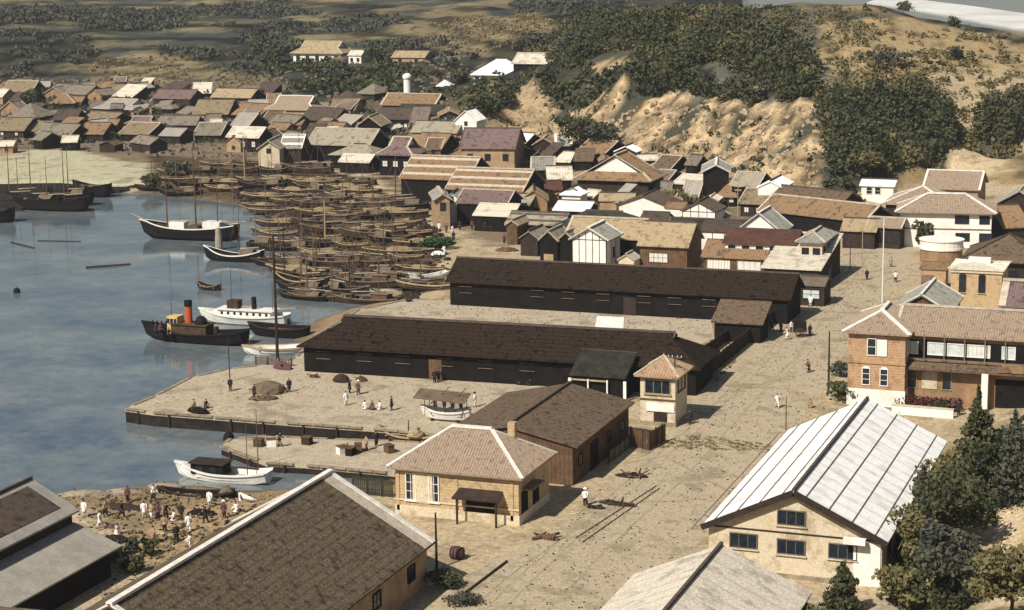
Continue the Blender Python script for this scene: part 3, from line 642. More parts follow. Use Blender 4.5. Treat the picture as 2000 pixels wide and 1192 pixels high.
# long pier warehouses
t = house('long_warehouse', 'long near-black warehouse with a deep hipped roof beside the open quay', (578, 676), (1368, 722), 10.5, 3.3, 'i_x', 29, .7, g=1.6, wall='wood_black', rf='warehouse_roof', irfrac=.85, cat='warehouse', gable_mat='wood_black', rot=None)
def vents(t, pxs, z=2.25, w=1.9):
    W, D = DIM[t.name][:2]; T = side_T('front', W, D)
    for px in pxs:
        f = MB(); f.box((0, .08, .42), (w, .28, .05), T=T(uof(t, px), z)); f.box((0, .08, -.5), (w, .24, .04), T=T(uof(t, px), z)); f = f.build('window', 'wood_grey', t)
        MB().box((0, .02, 0), (w-.1, .05, .84), T=T(uof(t, px), z)).build('pane', 'wood_black', f)
vents(t, [632, 712, 787, 870, 948, 1030])
W_, D_, h_, rz_ = DIM[t.name]
MB().box((0, .04, 0), (1.6, .08, 2.5), T=side_T('front', W_, D_)(uof(t, 850), 1.25)).build('door', 'wood_brown', t)
t = house('long_warehouse', 'long dark brown warehouse farther inland, with paired pale window boards', (868, 550), (1545, 586), 9.6, 3.5, 'g_x', 29, .6, g=1.6, wall='wood_black', rf='warehouse_roof', cat='warehouse', rot=None)
vents(t, [910, 1050, 1110, 1178, 1258, 1318, 1385, 1472], 2.4)
W_, D_, h_, rz_ = DIM[t.name]
for px in (1230, 1430): MB().box((0, .04, 0), (1.8, .08, 2.5), T=side_T('front', W_, D_)(uof(t, px), 1.25)).build('door', 'wood_dark', t)
house('lean_to_shed', 'low brown roofed shed against the right end of the inland warehouse', (1388, 628), (1490, 632), 5, 2.6, 's_x', 22, .4, g=1.6, wall='wood_black', rf='brown_roof', cat='shed')
house('open_stall', 'open stall under a dark lean-to roof with white posts, beside the long black warehouse', (1112, 731), (1222, 738), 4.5, 2.7, 's_x', 24, .3, g=1.6, wall='wood_black', rf='stall_roof', cat='stall', z0=-.5)
for u_ in (-3.3, -1.1, 1.2, 3.3): MB().box((u_, -2.35, 1.15), (.16 if abs(u_) < 3 else .35, .14, 2.3)).build('post', 'paint_white', bpy.data.objects['open_stall'])
MB().box((-1.0, -2.3, 2.15), (4.4, .1, .18)).build('fascia', 'wood_pale', bpy.data.objects['open_stall'])
# watch box by the road
t = house('watch_tower', 'small two-storey lookout box with an orange hipped tile roof at the road corner', (1238, 733), (1326, 740), (1348, 716), 5.6, 'h_x', 30, .55, g=1.6, wall='plaster_cream', rf='tile_orange', trim='ridge_pale', rib=.3, cat='lookout', base=(.5, 'stone'))
W_, D_, h_, rz_ = DIM[t.name]; T = side_T('front', W_, D_)
window(t, T(0, 4.35), W_*.72, 1.5, 'glass_dark', 'wood_pale', 3, 1, 'wood_pale'); window(t, side_T('right', W_, D_)(0, 4.35), D_*.6, 1.5, 'glass_dark', 'wood_dark', 2, 1)
MB().box((.2, .07, 0), (W_*.8, .14, .9), T=T(.1, 2.1)).build('awning', 'plaster_white', t); MB().box((0, .03, 0), (1.5, .06, 1.3), T=T(.3, 1.0)).build('door', 'wood_dark', t)
MB().box((0, .05, 0), (W_+.1, .12, .14), T=T(0, 2.95)).build('string_course', 'wood_brown', t)
# white sheet-roofed godown
t = house('white_godown', 'cream gabled godown under a long white metal sheet roof at the right foreground', (1370, 1027), (1733, 1066), (1848, 862), 4.0, 'g_y', 25.5, .5, g=1.6, wall='plaster_cream', rf='sheet_white', ovg=.5, cat='godown', rib=0, base=(.4, 'stone'))
W_, D_, h_, rz_ = DIM[t.name]; T = side_T('front', W_, D_)
for px, z in ((1545, 5.25), (1452, 2.9), (1545, 2.75), (1646, 2.8)): window(t, T(uof(t, px)-.0, z), 2.3, 1.25, 'glass_dark', 'wood_grey', 3, 1, 'plaster_cream')
MB().box((0, .03, 0), (W_-.1, .06, .12), T=T(0, 3.95)).build('tie_beam', 'wood_dark', t)
MB().box((0, .06, 0), (2.2, .1, 3.7), T=T(W_/2-1.2, 1.9)).build('whitewashed_corner', 'plaster_white', t)
MB().box((0, .7, 0), (1.8, .5, .5), T=T(W_/2-2.1, 4.0)).build('gable_box', 'plaster_white', t)
b = MB()
for s in (-1, 1): b.bar((s*(W_/2+.5), -D_/2-.56, 4.0-.12), (0, -D_/2-.56, rz_-.12), .16, .5)
b.build('bargeboard', 'wood_dark', t)
se = MB()
tp = math.tan(R(25.5))
for s_ in (-1, 1):
    for k in range(5):
        x = s_*(1.0+k*1.9); z = rz_-abs(x)*tp+.06; se.bar((x, -D_/2-.5, z), (x, D_/2+.5, z), .065, .05)
se.build('roof_seam', 'wood_grey', t)
for k in range(5): window(t, side_T('right', W_, D_)(-D_/2+D_*(k+.5)/5, 2.4), 1.2, 1.1, 'glass_dark', 'wood_dark', 2, 1)
# pale sheet-roofed shed nearest the camera
house('pale_shed', 'pale grey sheet-roofed shed partly cut by the bottom edge, in front of the white godown', None, None, None, 2.9, 'g_y', 24, .4, g=1.6, world=((G(1245, 1135, 4.5).x+G(1575, 1143, 4.5).x)/2, G(1410, 1139, 4.5).y-9, 14.2, 18), wall='plaster_tan', rf='sheet_pale', cat='shed', rib=0)
# front left barn
ze = 1.6+3.8; Bf = G(850, 1058, ze); s = 9.3
t = house('tiled_barn', 'very large dark mossy roofed barn with a white tiled verge, bottom left foreground', None, None, None, 3.8, 'g_y', 29, .6, g=1.6, world=(Bf.x-s, Bf.y-17, 2*s, 34), wall='plaster_tan', rf='bark_roof', trim='ridge_white', trw=.5, ovg=.4, cat='barn', win=[('right', 5, 2.2, 1.4, 1.3, {'fm': 'wood_dark'})])
W_, D_, h_, rz_ = DIM[t.name]; tp = math.tan(R(29)); b = MB()
for s_ in (-1, 1):
    y1 = D_/2+.4-.62; y0 = y1-1.35; xx = s_*(W_/2+.6); ze_ = h_-.6*tp+.17+.05
    vs = [(xx, y0, ze_), (xx, y1, ze_), (0, y1, rz_+.05), (0, y0, rz_+.05)]; vs += [(a, b_, c-.12) for a, b_, c in vs]
    b.add(vs, [(0, 1, 2, 3), (7, 6, 5, 4), (0, 4, 5, 1), (1, 5, 6, 2), (2, 6, 7, 3), (3, 7, 4, 0)])
b.build('verge_band', 'ridge_pale', t)
# far left shed with two tiers
ze = 1.6+5.2; Bf = G(155, 996, ze); A = G(60, 930, ze); s = 4.6
t = house('two_tier_store', 'grey store at the left edge with an upper tiled roof above a pale lean-to roof', None, None, None, 5.2, 'g_y', 27, .5, g=1.6, world=(Bf.x-s, Bf.y-11, 2*s, 22), wall='wood_dark', rf='sheet_grey', ovg=.4, cat='store', rib=0)
W_, D_, h_, rz_ = DIM[t.name]; tp = math.tan(R(27))
def slab(mb, a, b, c, d, th=.1):
    vs = [a, b, c, d]+[(p[0], p[1], p[2]-th) for p in (a, b, c, d)]
    mb.add(vs, [(0, 1, 2, 3), (7, 6, 5, 4), (0, 4, 5, 1), (1, 5, 6, 2), (2, 6, 7, 3), (3, 7, 4, 0)]); return mb
X = W_/2+.5; zE = h_-.5*tp+.17; f = lambda x: (rz_-x*tp)+.06
slab(MB(), (X*.80, -D_/2+.4, f(X*.80)), (X*.80, D_/2-1.0, f(X*.80)), (X*.12, D_/2-1.0, f(X*.12)), (X*.12, -D_/2+.4, f(X*.12))).build('tile_field', 'tile_dark', t)
x0, x1 = W_/2, W_/2+4.6; l_ = MB(); slab(l_, (x1, -D_/2, 2.5), (x1, D_/2+.3, 2.5), (x0-.05, D_/2+.3, 4.1), (x0-.05, -D_/2, 4.1), .14); l_.build('lean_to_roof', 'sheet_grey', t)
l_ = MB(); l_.box((x0+2.0, -.3, .3), (4.0, D_-.8, 4.0)); l_.build('lean_to_wall', 'wood_black', t)
# ---------------------------------------------------------------- the brick customs house
t = house('customs_house', 'two-storey orange brick customs house with hipped tile roof and white plinth', (1645, 648), (1778, 660), 12, 8.4, 'h_y', 27, .6, g=1.6, wall='brick_orange', rf='tile_pink', trim='ridge_white', trw=.45, rib=.28, cat='customs house', base=(1.9, 'plaster_white'))
W_, D_, h_, rz_ = DIM[t.name]; T = side_T('front', W_, D_)
f = window(t, T(uof(t, 1701), 6.75), .95, 1.9, 'glass_dark', 'paint_white', 1, 2); MB().box((0, .10, 0), (1.1, .06, 1.9), T=T(uof(t, 1701)+1.15, 6.7)).build('shutter', 'paint_white', t)
for px in (1691, 1726): window(t, T(uof(t, px), 3.35), .85, 1.9, 'glass_dark', 'paint_white', 1, 3, None, True)
MB().box((0, .05, 0), (W_+.16, .14, .2), T=T(0, 4.95)).build('string_course', 'brick_orange', t); MB().box((0, .06, 0), (W_+.2, .2, .35), T=T(0, h_-.25)).build('cornice', 'tile_brown', t)
for k in range(3): window(t, side_T('right', W_, D_)(-4+k*4, 6.6), .9, 1.8, 'glass_dark', 'paint_white', 2, 2)
pl, ang = t.location.copy(), t.rotation_euler[2]
wx0 = pl.x+W_/2-1.0; wy = pl.y-D_/2+1.6
house('wing', '', None, None, None, 8.1, 'g_x', 27, .6, g=1.6, world=(wx0+9.5, wy+4.6, 19+1.2, 9.2), wall='clay', rf='tile_pink', trim='ridge_pale', trw=.4, rib=.28, into=t)
W2, D2, h2, rz2, A2 = DIM[t.name+'_annex']
def wing(mb, name, m, par=None): o = mb.build(name, m, par or t); o.matrix_local = A2 if par is None else Matrix(); return o
Tw = side_T('front', W2, D2)
wing(MB().box((0, .03, 0), (W2-1.2, .06, 2.0), T=Tw(0, 6.4)), 'gallery', 'wood_black')
for u, w, m in ((-8.1, 1.3, 'glass_pale'), (-5.4, 1.9, 'glass_pale'), (-3.2, 2.0, 'glass_pale'), (-.9, 2.6, 'paper_white'), (2.4, 1.4, 'glass_pale'), (5.0, 1.6, 'glass_pale')):
    fr = window(t, Tw(u, 6.5), w, 1.35, m, 'paint_white', 2, 1, None, False, .10); fr.matrix_local = A2
g_ = MB(); g_.box((0, .55, 0), (W2-.4, .1, .12), T=Tw(0, 5.35))
for k in range(9): g_.box((0, .55, 0), (.12, .12, 2.9), T=Tw(-W2/2+.6+k*2.2, 6.75))
wing(g_, 'gallery_rail', 'wood_grey')
wing(slab(MB(), (-W2/2, -D2/2-1.4, 4.55), (W2/2, -D2/2-1.4, 4.55), (W2/2, -D2/2, 5.1), (-W2/2, -D2/2, 5.1), .3), 'porch_roof', 'brown_roof')
wing(MB().box((0, .9, 0), (3.4, 1.0, .9), T=Tw(3.2, 4.9)), 'porch_gable', 'tile_brown')
wing(MB().box((0, .04, 0), (4.6, .06, 3.2), T=Tw(3.4, 1.9)), 'doorway', 'wood_black')
for u in (-8.0, -4.2): fr = window(t, Tw(u, 2.9), 1.0, 2.0, 'glass_dark', 'wood_pale', 1, 2); fr.matrix_local = A2
wing(MB().box((0, .05, 0), (1.7, .06, 2.0), T=Tw(-6.1, 2.9)), 'wall_panel', 'plaster_cream')
wing(MB().box((0, 1.2, 0), (.7, .7, 4.2), T=Tw(.1, 2.2)), 'column', 'plaster_white'); wing(MB().box((0, 1.2, 0), (.7, .7, 4.2), T=Tw(6.6, 2.2)), 'column', 'plaster_white')
# rear gabled block of the customs house
house('gabled_annex', 'brown gabled block with white edged roof directly behind the customs house', (1740, 606), (1858, 612), 11, 7.0, 'g_y', 30, .4, g=1.6, wall='wood_brown', rf='tile_slate', trim='ridge_white', trw=.3, rib=.3, cat='house')
# small brick counting house with a parapet
t = house('brick_kiosk', 'small square yellow brick building with a pale cornice and two tall dark windows', (1852, 524), (1962, 530), 7.5, 6.0, 'h_x', 8, .35, g=1.6, wall='brick_yellow', rf='sheet_pale', trim='ridge_white', trw=.3, cat='brick building', base=(.5, 'stone'))
W_, D_, h_, rz_ = DIM[t.name]; T = side_T('front', W_, D_)
for px in (1879, 1917): window(t, T(uof(t, px), 3.9), .85, 2.4, 'glass_dark', 'wood_dark', 1, 2, 'brick_yellow', True)
MB().box((0, .05, 0), (W_+.3, .3, .4), T=T(0, h_-.25)).build('cornice', 'plaster_cream', t); MB().box((0, 0, h_+.8), (3, 1, .8)).build('pediment', 'plaster_white', t)
house('tiled_house', 'house with a purple tiled roof framed in pale tiles at the far right edge', (1950, 598), (2060, 606), 9, 4.5, 'g_x', 30, .5, g=1.6, wall='wood_dark', rf='tile_purple', trim='ridge_pale', trw=.9, rib=.3)
house('store_hut', 'squat brown brick hut left of the small yellow brick building', (1795, 524), (1850, 528), 3, 3.2, 's_x', 10, .2, g=1.6, wall='brick_orange', rf='tile_brown', cat='hut', door=('front', -.8, 1.8, 2.2, 'tile_purple'))
# dark thatched house and white round base
house('dark_hip_house', 'dark broad hip-roofed house right of the white walled tower base', (1872, 508), (2050, 520), 13, 4.0, 'h_x', 26, .8, g=1.6, wall='wood_dark', rf='brown_roof', trim='tile_green', trw=.3, cat='house', win=[('front', 4, 2.0, 1.3, 1.3)])
p = G(1838, 512, 1.6); t = thing('round_terrace', 'low round white walled terrace in front of the big white house', 'terrace', (p.x, p.y, 1.6))
a = [(3.3*math.cos(2*math.pi*k/28), 3.0*math.sin(2*math.pi*k/28)) for k in range(28)]
MB().prism(a, -1, 2.2).build('base', 'clay', t); MB().prism([(x*1.06, y*1.06) for x, y in a], 2.2, 2.5).build('cornice', 'plaster_white', t)
m = MB(); m.loft([[(x*1.03, y*1.03, 2.5) for x, y in a], [(x*1.03, y*1.03, 3.6) for x, y in a]]); m.build('parapet', 'plaster_white', t); MB().prism([(x*1.08, y*1.08) for x, y in a], 3.6, 3.75).build('coping', 'plaster_white', t)
# big white two-storey house
t = house('white_house', 'large bright white two-storey house with a pink tiled hip-and-gable roof on the right', (1748, 414), (1947, 399), 10, 5.7, 'h_x', 26, .8, g=1.8, wall='plaster_white', rf='tile_pink', trim='ridge_white', trw=.5, rib=.4, rot=7, gable_mat='tile_slate', cat='house')
W_, D_, h_, rz_ = DIM[t.name]; T = side_T('front', W_, D_)
for px, w in ((1878, 2.2), (1922, 1.6)): window(t, T(uof(t, px), 4.5), w, 1.3, 'glass_dark', 'wood_dark', 3, 1)
for px, w in ((1880, 2.2), (1925, 2.0)): window(t, T(uof(t, px), 1.6), w, 1.3, 'glass_dark', 'wood_dark', 3, 1)
MB().box((0, .05, 0), (W_+.1, .12, .16), T=T(0, 2.9)).build('string_course', 'wood_grey', t)
house('white_cottage', 'small white cottage with two square windows at the foot of the wooded slope', (1678, 362), (1748, 368), 5, 2.7, 'g_x', 20, .35, wall='plaster_white', rf='sheet_white', cat='house', win=[('front', 1, 1.7, 1.1, 1.3, {'fm': 'paint_white', 'nx': 1, 'u': [-1.5, .1]})])
house('tiled_hall', 'wide pink tiled hall behind the left side of the big white house', (1722, 398), (1862, 394), 12, 4.5, 'h_x', 22, .6, g=1.8, wall='wood_dark', rf='tile_pink', trim='ridge_white', trw=.4, rib=.4, cat='hall')
house('tiled_hall', 'long pink tiled hall with white ridge behind the right side of the big white house', (1800, 368), (1915, 376), 12, 4.5, 'g_x', 24, .5, wall='plaster_tan', rf='tile_pink', trim='ridge_white', trw=.4, rib=.4, cat='hall')
house('plaster_house', 'pink and grey gabled house with a blue shutter at the far right edge', (1940, 400), (2040, 404), 9, 5.2, 'g_y', 30, .4, wall='wood_dark', rf='tile_slate', trim='ridge_pale', cat='house', win=[('front', 3, 3.2, 1.3, 1.4, {'m': 'glass_pale'})])

# ---------------------------------------------------------------- the town behind the warehouses
H_ = house; GW = 'town houses'
WD = {'fm': 'wood_dark'}; WP = {'fm': 'paint_white'}
# front row, just behind the inland warehouse
H_('timbered_house', 'white half-timbered house with dark framing and a grey tile panel in its white edged roof', (1110, 468), (1188, 473), 8, 5.0, 'g_y', 30, .45, g=1.6, wall='plaster_white', rf='tile_slate', trim='ridge_white', trw=.55, rib=.3, beams=(5, 3), win=[('right', 1, 2.6, .8, 1.6, WD)])
H_('tiled_house', 'brown timber house with a broad ochre tile roof, right of the half-timbered white house', (1243, 479), (1345, 485), 9.5, 4.2, 'g_x', 33, .5, g=1.6, wall='wood_brown', rf='thatch', rib=.28, win=[('front', 1, 2.3, 3.0, 1.5, {'m': 'paper_white', 'fm': 'wood_brown', 'nx': 4, 'u': [-.8]})], ovg=.4)
H_('tiled_house', 'long orange tiled house seen between the half-timbered house and the ochre roofed house', (1100, 462), (1252, 470), 9, 3.8, 'g_x', 30, .4, g=1.6, wall='wood_black', rf='thatch', trim='ridge_pale', trw=.45)
H_('gabled_shop', 'narrow shop with a pointed black gable, left neighbour of the half-timbered house', (1087, 470), (1122, 472), 7, 3.4, 'g_y', 42, .3, g=1.6, wall='wood_black', rf='thatch_grey', trim='ridge_pale')
H_('gabled_shop', 'black gabled shop with a pale board above its door, second left of the half-timbered house', (1050, 470), (1090, 474), 7, 3.4, 'g_y', 42, .3, g=1.6, wall='wood_black', rf='thatch_grey', trim='ridge_pale', door=('front', 0, 1.6, 1.2, 'wood_pale'))
H_('gabled_shop', 'low brown gabled shop at the left end of the black gabled row', (1012, 465), (1052, 468), 7, 3.0, 'g_y', 34, .3, g=1.6, wall='wood_dark', rf='thatch_grey')
H_('gabled_shop', 'small gabled shop facing the square with pale rafters at its front', (985, 440), (1012, 446), 7, 3.4, 'g_y', 34, .3, g=1.6, wall='wood_brown', rf='thatch', trim='ridge_pale')
H_('dark_house', 'wide house with a black-green hipped roof behind the half-timbered house', (1078, 442), (1252, 436), 9, 3.2, 'h_x', 26, .5, g=1.6, wall='wood_black', rf='tile_green')
H_('long_house', 'long low house with a pale brown shingle roof left of the black-green hipped roof', (985, 436), (1100, 438), 7, 3.0, 'g_x', 24, .4, g=1.6, wall='wood_dark', rf='thatch_grey', bands=2)
H_('lean_to_shed', 'tiny lean-to with a pale gable tucked in front of the brown timber house', (1205, 508), (1240, 512), 3.5, 2.2, 'g_y', 32, .2, g=1.6, wall='plaster_cream', rf='sheet_grey', trim='ridge_pale')
H_('white_walled_store', 'white walled store right of the ochre roofed house, roof hardly visible', (1365, 451), (1440, 446), 7, 5.0, 'g_x', 16, .2, g=1.6, wall='plaster_white', rf='tile_dark', beams=(3, 1))
H_('inn', 'long white inn front with dark checks under a red-brown tile roof', (1410, 474), (1556, 477), 7, 5.0, 'g_x', 26, .4, g=1.6, wall='plaster_white', rf='tile_red', win=[('front', 5, 4.3, 1.3, .8, {'nx': 1, 'nz': 1, 'fm': 'paint_white'})])
H_('shop_front', 'shop with white paper sliding doors under a low reddish roof in front of the inn', (1368, 501), (1497, 506), 4, 3.0, 's_x', 28, .4, g=1.6, wall='wood_brown', rf='tile_brown', win=[('front', 2, 1.5, 3.6, 2.1, {'m': 'paper_white', 'fm': 'wood_pale', 'nx': 4, 'nz': 1})])
H_('curved_gable_house', 'grey roofed house with a tall swept gable behind the inn', (1435, 452), (1528, 452), 8, 5.2, 'g_y', 38, .4, g=1.6, wall='plaster_white', rf='tile_slate', trim='ridge_white', trw=.4)
H_('corner_house', 'corner house of the road with a blue-grey hipped roof and yellowish walls', (1553, 472), (1612, 478), (1640, 455), 6.3, 'h_y', 27, .6, g=1.6, wall='plaster_cream', rf='tile_slate', trim='ridge_pale', trw=.4, win=[('right', 3, 4.8, 1.0, 1.1, WD), ('front', 2, 4.8, 1.0, 1.0, WD)])
H_('verandah_shop', 'roadside shop under a low pale plank roof below the corner house', (1485, 522), (1604, 524), (1640, 492), 3.2, 's_x', 10, .4, g=1.6, wall='wood_dark', rf='sheet_pale', win=[('front', 2, 1.6, 1.6, 1.5, {'m': 'glass_pale'})], door=('right', 0, 2.2, 2.2, 'tile_purple'))
H_('dark_stall', 'dark wooden stall with an open front on the roadside beneath the pale plank roof', (1556, 556), (1612, 556), 5, 3.0, 'g_x', 18, .2, g=1.6, wall='wood_dark', rf='wood_grey', win=[('front', 1, 1.7, 2.4, 1.3, {'m': 'glass_pale'})])
# second row
H_('white_gable_house', 'white gabled house with timber lines, red roof standing right in front of it', (1328, 412), (1400, 410), 7, 4.0, 'g_y', 27, .3, g=1.6, wall='plaster_white', rf='tile_dark', beams=(4, 1))
H_('red_roof_house', 'low house with a dark red roof between the white gable and the white triangle', (1330, 424), (1392, 424), 6, 2.8, 'g_y', 24, .3, g=1.6, wall='wood_black', rf='tile_red', trim='ridge_dark')
H_('small_white_gable', 'very small store showing a white triangular gable beside the low dark red roof', (1378, 425), (1416, 424), 5, 2.2, 'g_y', 26, .2, g=1.6, wall='plaster_white', rf='tile_slate')
H_('dark_house', 'black roofed house with white parapet blocks, right of the black-green hipped roof', (1246, 432), (1300, 420), 6, 3.0, 'g_x', 22, .4, g=1.6, wall='plaster_white', rf='tile_dark')
H_('dark_house', 'house with a broad black-green roof directly behind the white walled store', (1300, 448), (1470, 444), 7, 3.4, 'g_x', 22, .4, g=1.6, wall='wood_dark', rf='tile_green')
H_('white_walled_house', 'small white plaster wall house behind the parapet blocks', (1296, 406), (1336, 404), 5, 3, 'g_x', 18, .2, g=1.6, wall='plaster_white', rf='tile_brown')
H_('dark_house', 'dark sloping roofed house with a stepped white wall below the curved gable temple roof', (1205, 400), (1305, 392), 9, 3.0, 'g_y', 20, .3, g=1.6, wall='plaster_white', rf='tile_dark')
H_('temple_hall', 'temple-like hall with a great brown hip-and-gable roof and a white triangle in its gable', (1118, 350), (1272, 352), 12, 4.6, 'i_y', 30, .8, wall='wood_dark', rf='tile_brown', trim='ridge_pale', trw=.5, irfrac=.3, gable_mat='plaster_white')
H_('black_house', 'tall black boarded house with a white edged grey tile roof below the bluff', (1368, 338), (1428, 326), 12, 5.6, 'g_y', 27, .5, rot=14, g=2, wall='wood_black', rf='tile_slate', trim='ridge_white', trw=.5)
H_('lean_to_shed', 'pale roofed lean-to with a white post in front of the tall black boarded house', (1312, 358), (1382, 372), 5, 2.6, 's_x', 16, .3, rot=-12, g=1.8, wall='wood_dark', rf='sheet_pale', trim='ridge_white')
H_('pale_roof_house', 'house with a pale grey plank roof left of the temple-like hall', (1068, 352), (1120, 362), 9, 3.4, 'g_x', 26, .4, rot=22, g=1.8, wall='wood_black', rf='sheet_pale')
H_('tiled_house', 'grey-green tiled house with pale edges upper left of the pale plank roof', (1035, 332), (1085, 342), 8, 3.4, 'g_x', 28, .4, rot=18, g=1.8, wall='wood_black', rf='tile_slate', trim='ridge_pale', trw=.4)
H_('clay_house', 'plain orange clay house with a small black door, left of the tiny white gable', (1012, 392), (1072, 398), 8, 3.2, 'g_y', 34, .3, rot=20, g=1.7, wall='clay', rf='thatch', door=('front', .6, 1.0, 1.8, 'wood_black'))
H_('tiny_white_house', 'tiny bright white house with a black opening below the temple-like hall', (1092, 380), (1136, 382), 5, 2.6, 'i_y', 30, .4, g=1.7, wall='plaster_white', rf='sheet_white', door=('front', 0, 1.0, 1.2, 'wood_black'))
H_('pale_roof_house', 'house with a wide whitish sheet roof in front of the tiny bright white house', (1078, 410), (1150, 410), 7, 2.8, 'g_x', 20, .4, g=1.7, wall='wood_black', rf='sheet_white')
H_('clay_house', 'low reddish roofed clay house between the orange clay house and the tiny white house', (1060, 372), (1100, 378), 6, 2.6, 'g_x', 26, .3, rot=25, g=1.7, wall='clay', rf='tile_red')
H_('thatched_house', 'thatched house with a long low ridge immediately left of the clay house with black door', (955, 398), (1035, 400), 7, 2.8, 'g_x', 24, .4, g=1.6, wall='wood_dark', rf='thatch_grey')
H_('courtyard_shed', 'small shed with ochre roof and pale wall under the green bush below the temple-like hall', (1168, 392), (1240, 386), 5, 2.4, 'g_x', 24, .3, rot=12, g=1.7, wall='plaster_tan', rf='thatch')
H_('white_warehouse_end', 'bright white windowless gable end standing right of the tall black boarded house', (1478, 366), (1530, 362), 9, 4.8, 'g_y', 26, .2, g=2, wall='plaster_white', rf='sheet_white')
H_('tiled_house', 'ochre roofed house with a black side wall leaning against the bright white gable end', (1424, 362), (1482, 374), 8, 3.6, 'g_x', 28, .4, rot=-8, g=2, wall='wood_black', rf='thatch_grey', trim='ridge_pale')
H_('row_house', 'long brown roofed row house with a pale eave strip running down to the road', (1478, 410), (1690, 462), 9, 3.2, 'g_x', 27, .4, rot=-24, g=1.6, wall='wood_black', rf='tile_brown', trim='ridge_pale', trw=.4)
H_('row_house', 'second brown roofed row house stretching behind the first along the foot of the bluff', (1500, 388), (1640, 425), 8, 3.4, 'g_x', 27, .4, rot=-24, g=1.8, wall='wood_dark', rf='brown_roof')
H_('low_house', 'low ochre roofed house at the top end of the road by the tiled gate', (1640, 450), (1712, 440), 7, 3, 'g_x', 24, .4, g=1.6, wall='wood_dark', rf='thatch')
H_('gate_house', 'long gate building with a pink tiled roof on the left of the big white house', (1690, 442), (1762, 446), 5, 3.6, 'g_x', 26, .5, rot=-6, g=1.6, wall='wood_dark', rf='tile_pink', trim='ridge_pale', win=[('front', 3, 1.8, 1.1, 1.5, WD)])
# left part: big striped roofs
H_('striped_roof_hall', 'hall with a wide brown roof crossed by three pale bands, nearest the street bend', (868, 369), (1022, 372), 13, 4.2, 'g_x', 27, .4, g=1.7, wall='wood_black', rf='tile_brown', trim='ridge_pale', bands=3)
H_('striped_roof_hall', 'banded brown roofed hall with a black gable behind and left of the other banded roof', (778, 348), (915, 346), 14, 4.4, 'g_x', 28, .4, g=1.8, wall='wood_black', rf='tile_brown', trim='ridge_pale', bands=3)
H_('street_corner_house', 'pale two-storey corner house turned to the street with a teal tile panel in its roof', (846, 392), (884, 374), 10, 5.4, 'g_y', 32, .5, rot=28, g=1.6, wall='plaster_tan', rf='tile_slate', trim='ridge_pale', trw=.6, win=[('front', 1, 4.2, .9, 1.4, WD)])
H_('narrow_white_house', 'narrow tall bright white gable with one slit window at the street corner', (868, 388), (897, 386), 6, 4.6, 'g_y', 36, .15, rot=12, g=1.6, wall='plaster_white', rf='tile_slate', win=[('front', 1, 4.4, .5, 1.2, WD)])
H_('purple_roof_shop', 'shop with a purple-brown tiled roof right of the narrow white gable', (888, 396), (992, 393), 8, 4.0, 'g_x', 26, .3, g=1.6, wall='wood_black', rf='tile_purple', trim='ridge_pale')
H_('awning_shop', 'dark open shop under a plain pale lean-to roof below the purple-brown roof', (922, 420), (1002, 414), 4, 2.9, 's_x', 24, .3, g=1.6, wall='wood_black', rf='sheet_pale')
H_('big_dark_house', 'large dark purple roofed house with broad ochre front below the bluff', (895, 290), (1008, 286), 13, 4.6, 'g_x', 30, .5, g=2.4, rot=10, wall='plaster_tan', rf='tile_purple', trim='ridge_dark', win=[('front', 3, 2.6, 1.2, 1.4, WD)])
H_('white_sheet_house', 'small house with a bright white sheet roof right of the large dark purple roof', (985, 276), (1028, 284), 7, 3.2, 'g_x', 26, .3, rot=-14, wall='wood_black', rf='sheet_white')
H_('gabled_cottage', 'cottage showing a small dark gable and white posts beside the white sheet roof', (1038, 284), (1085, 274), 7, 3.0, 'g_y', 30, .3, rot=12, wall='wood_dark', rf='tile_brown', trim='ridge_pale')
H_('grey_roof_house', 'house with a pale grey sheet roof and white edge under the dark tree clump', (1083, 285), (1118, 291), 9, 3.2, 'g_x', 25, .3, rot=20, wall='wood_black', rf='sheet_grey', trim='ridge_white', trw=.6)
H_('white_lean_to', 'little shed with a bright white roof at the very foot of the bluff', (1198, 296), (1244, 302), 5, 2.4, 'g_y', 24, .3, wall='wood_dark', rf='sheet_white')
H_('purple_hip_house', 'house with a bluish purple hip-and-gable roof left of the large dark purple roof', (733, 302), (806, 296), 10, 4.0, 'i_x', 34, .7, g=2.2, wall='wood_black', rf='tile_purple', trim='ridge_pale', trw=.5, win=[('front', 3, 2.0, 1.2, 1.3, {'m': 'paper_white'})])
H_('orange_gable_house', 'orange roofed house with a dark latticed gable facing the harbour', (695, 247), (745, 246), 10, 4.0, 'g_y', 36, .5, rot=10, wall='wood_black', rf='thatch', trim='ridge_pale')
H_('white_chimney_house', 'wide brown roofed house with a stubby round white chimney rising behind its ridge', (742, 205), (850, 204), 10, 3.8, 'g_x', 28, .4, wall='wood_black', rf='tile_brown', trim='ridge_pale', trw=.5)
t = H_('white_storehouse', 'single tall white storehouse with a pointed gable at the left foot of the bluff', (886, 236), (932, 233), 6, 5.2, 'g_y', 40, .3, wall='plaster_white', rf='sheet_white', win=[('front', 1, 4.6, .7, .9, WD)])
H_('pale_hall', 'long pale ochre roofed hall in front of the white storehouse', (800, 258), (892, 256), 9, 3.4, 'g_x', 26, .4, wall='plaster_tan', rf='thatch_grey')
H_('dark_roof_house', 'dark grey roofed house with white dots of windows left of the pale ochre hall', (728, 232), (800, 228), 9, 3.6, 'g_x', 28, .3, wall='wood_black', rf='tile_dark', win=[('front', 5, 2, .9, 1, {'m': 'paper_white', 'nx': 1, 'nz': 1})])
H_('green_roof_house', 'wide dark green roofed house below the roof with the white chimney', (770, 222), (868, 222), 9, 3.2, 'g_x', 24, .3, wall='wood_dark', rf='tile_green')
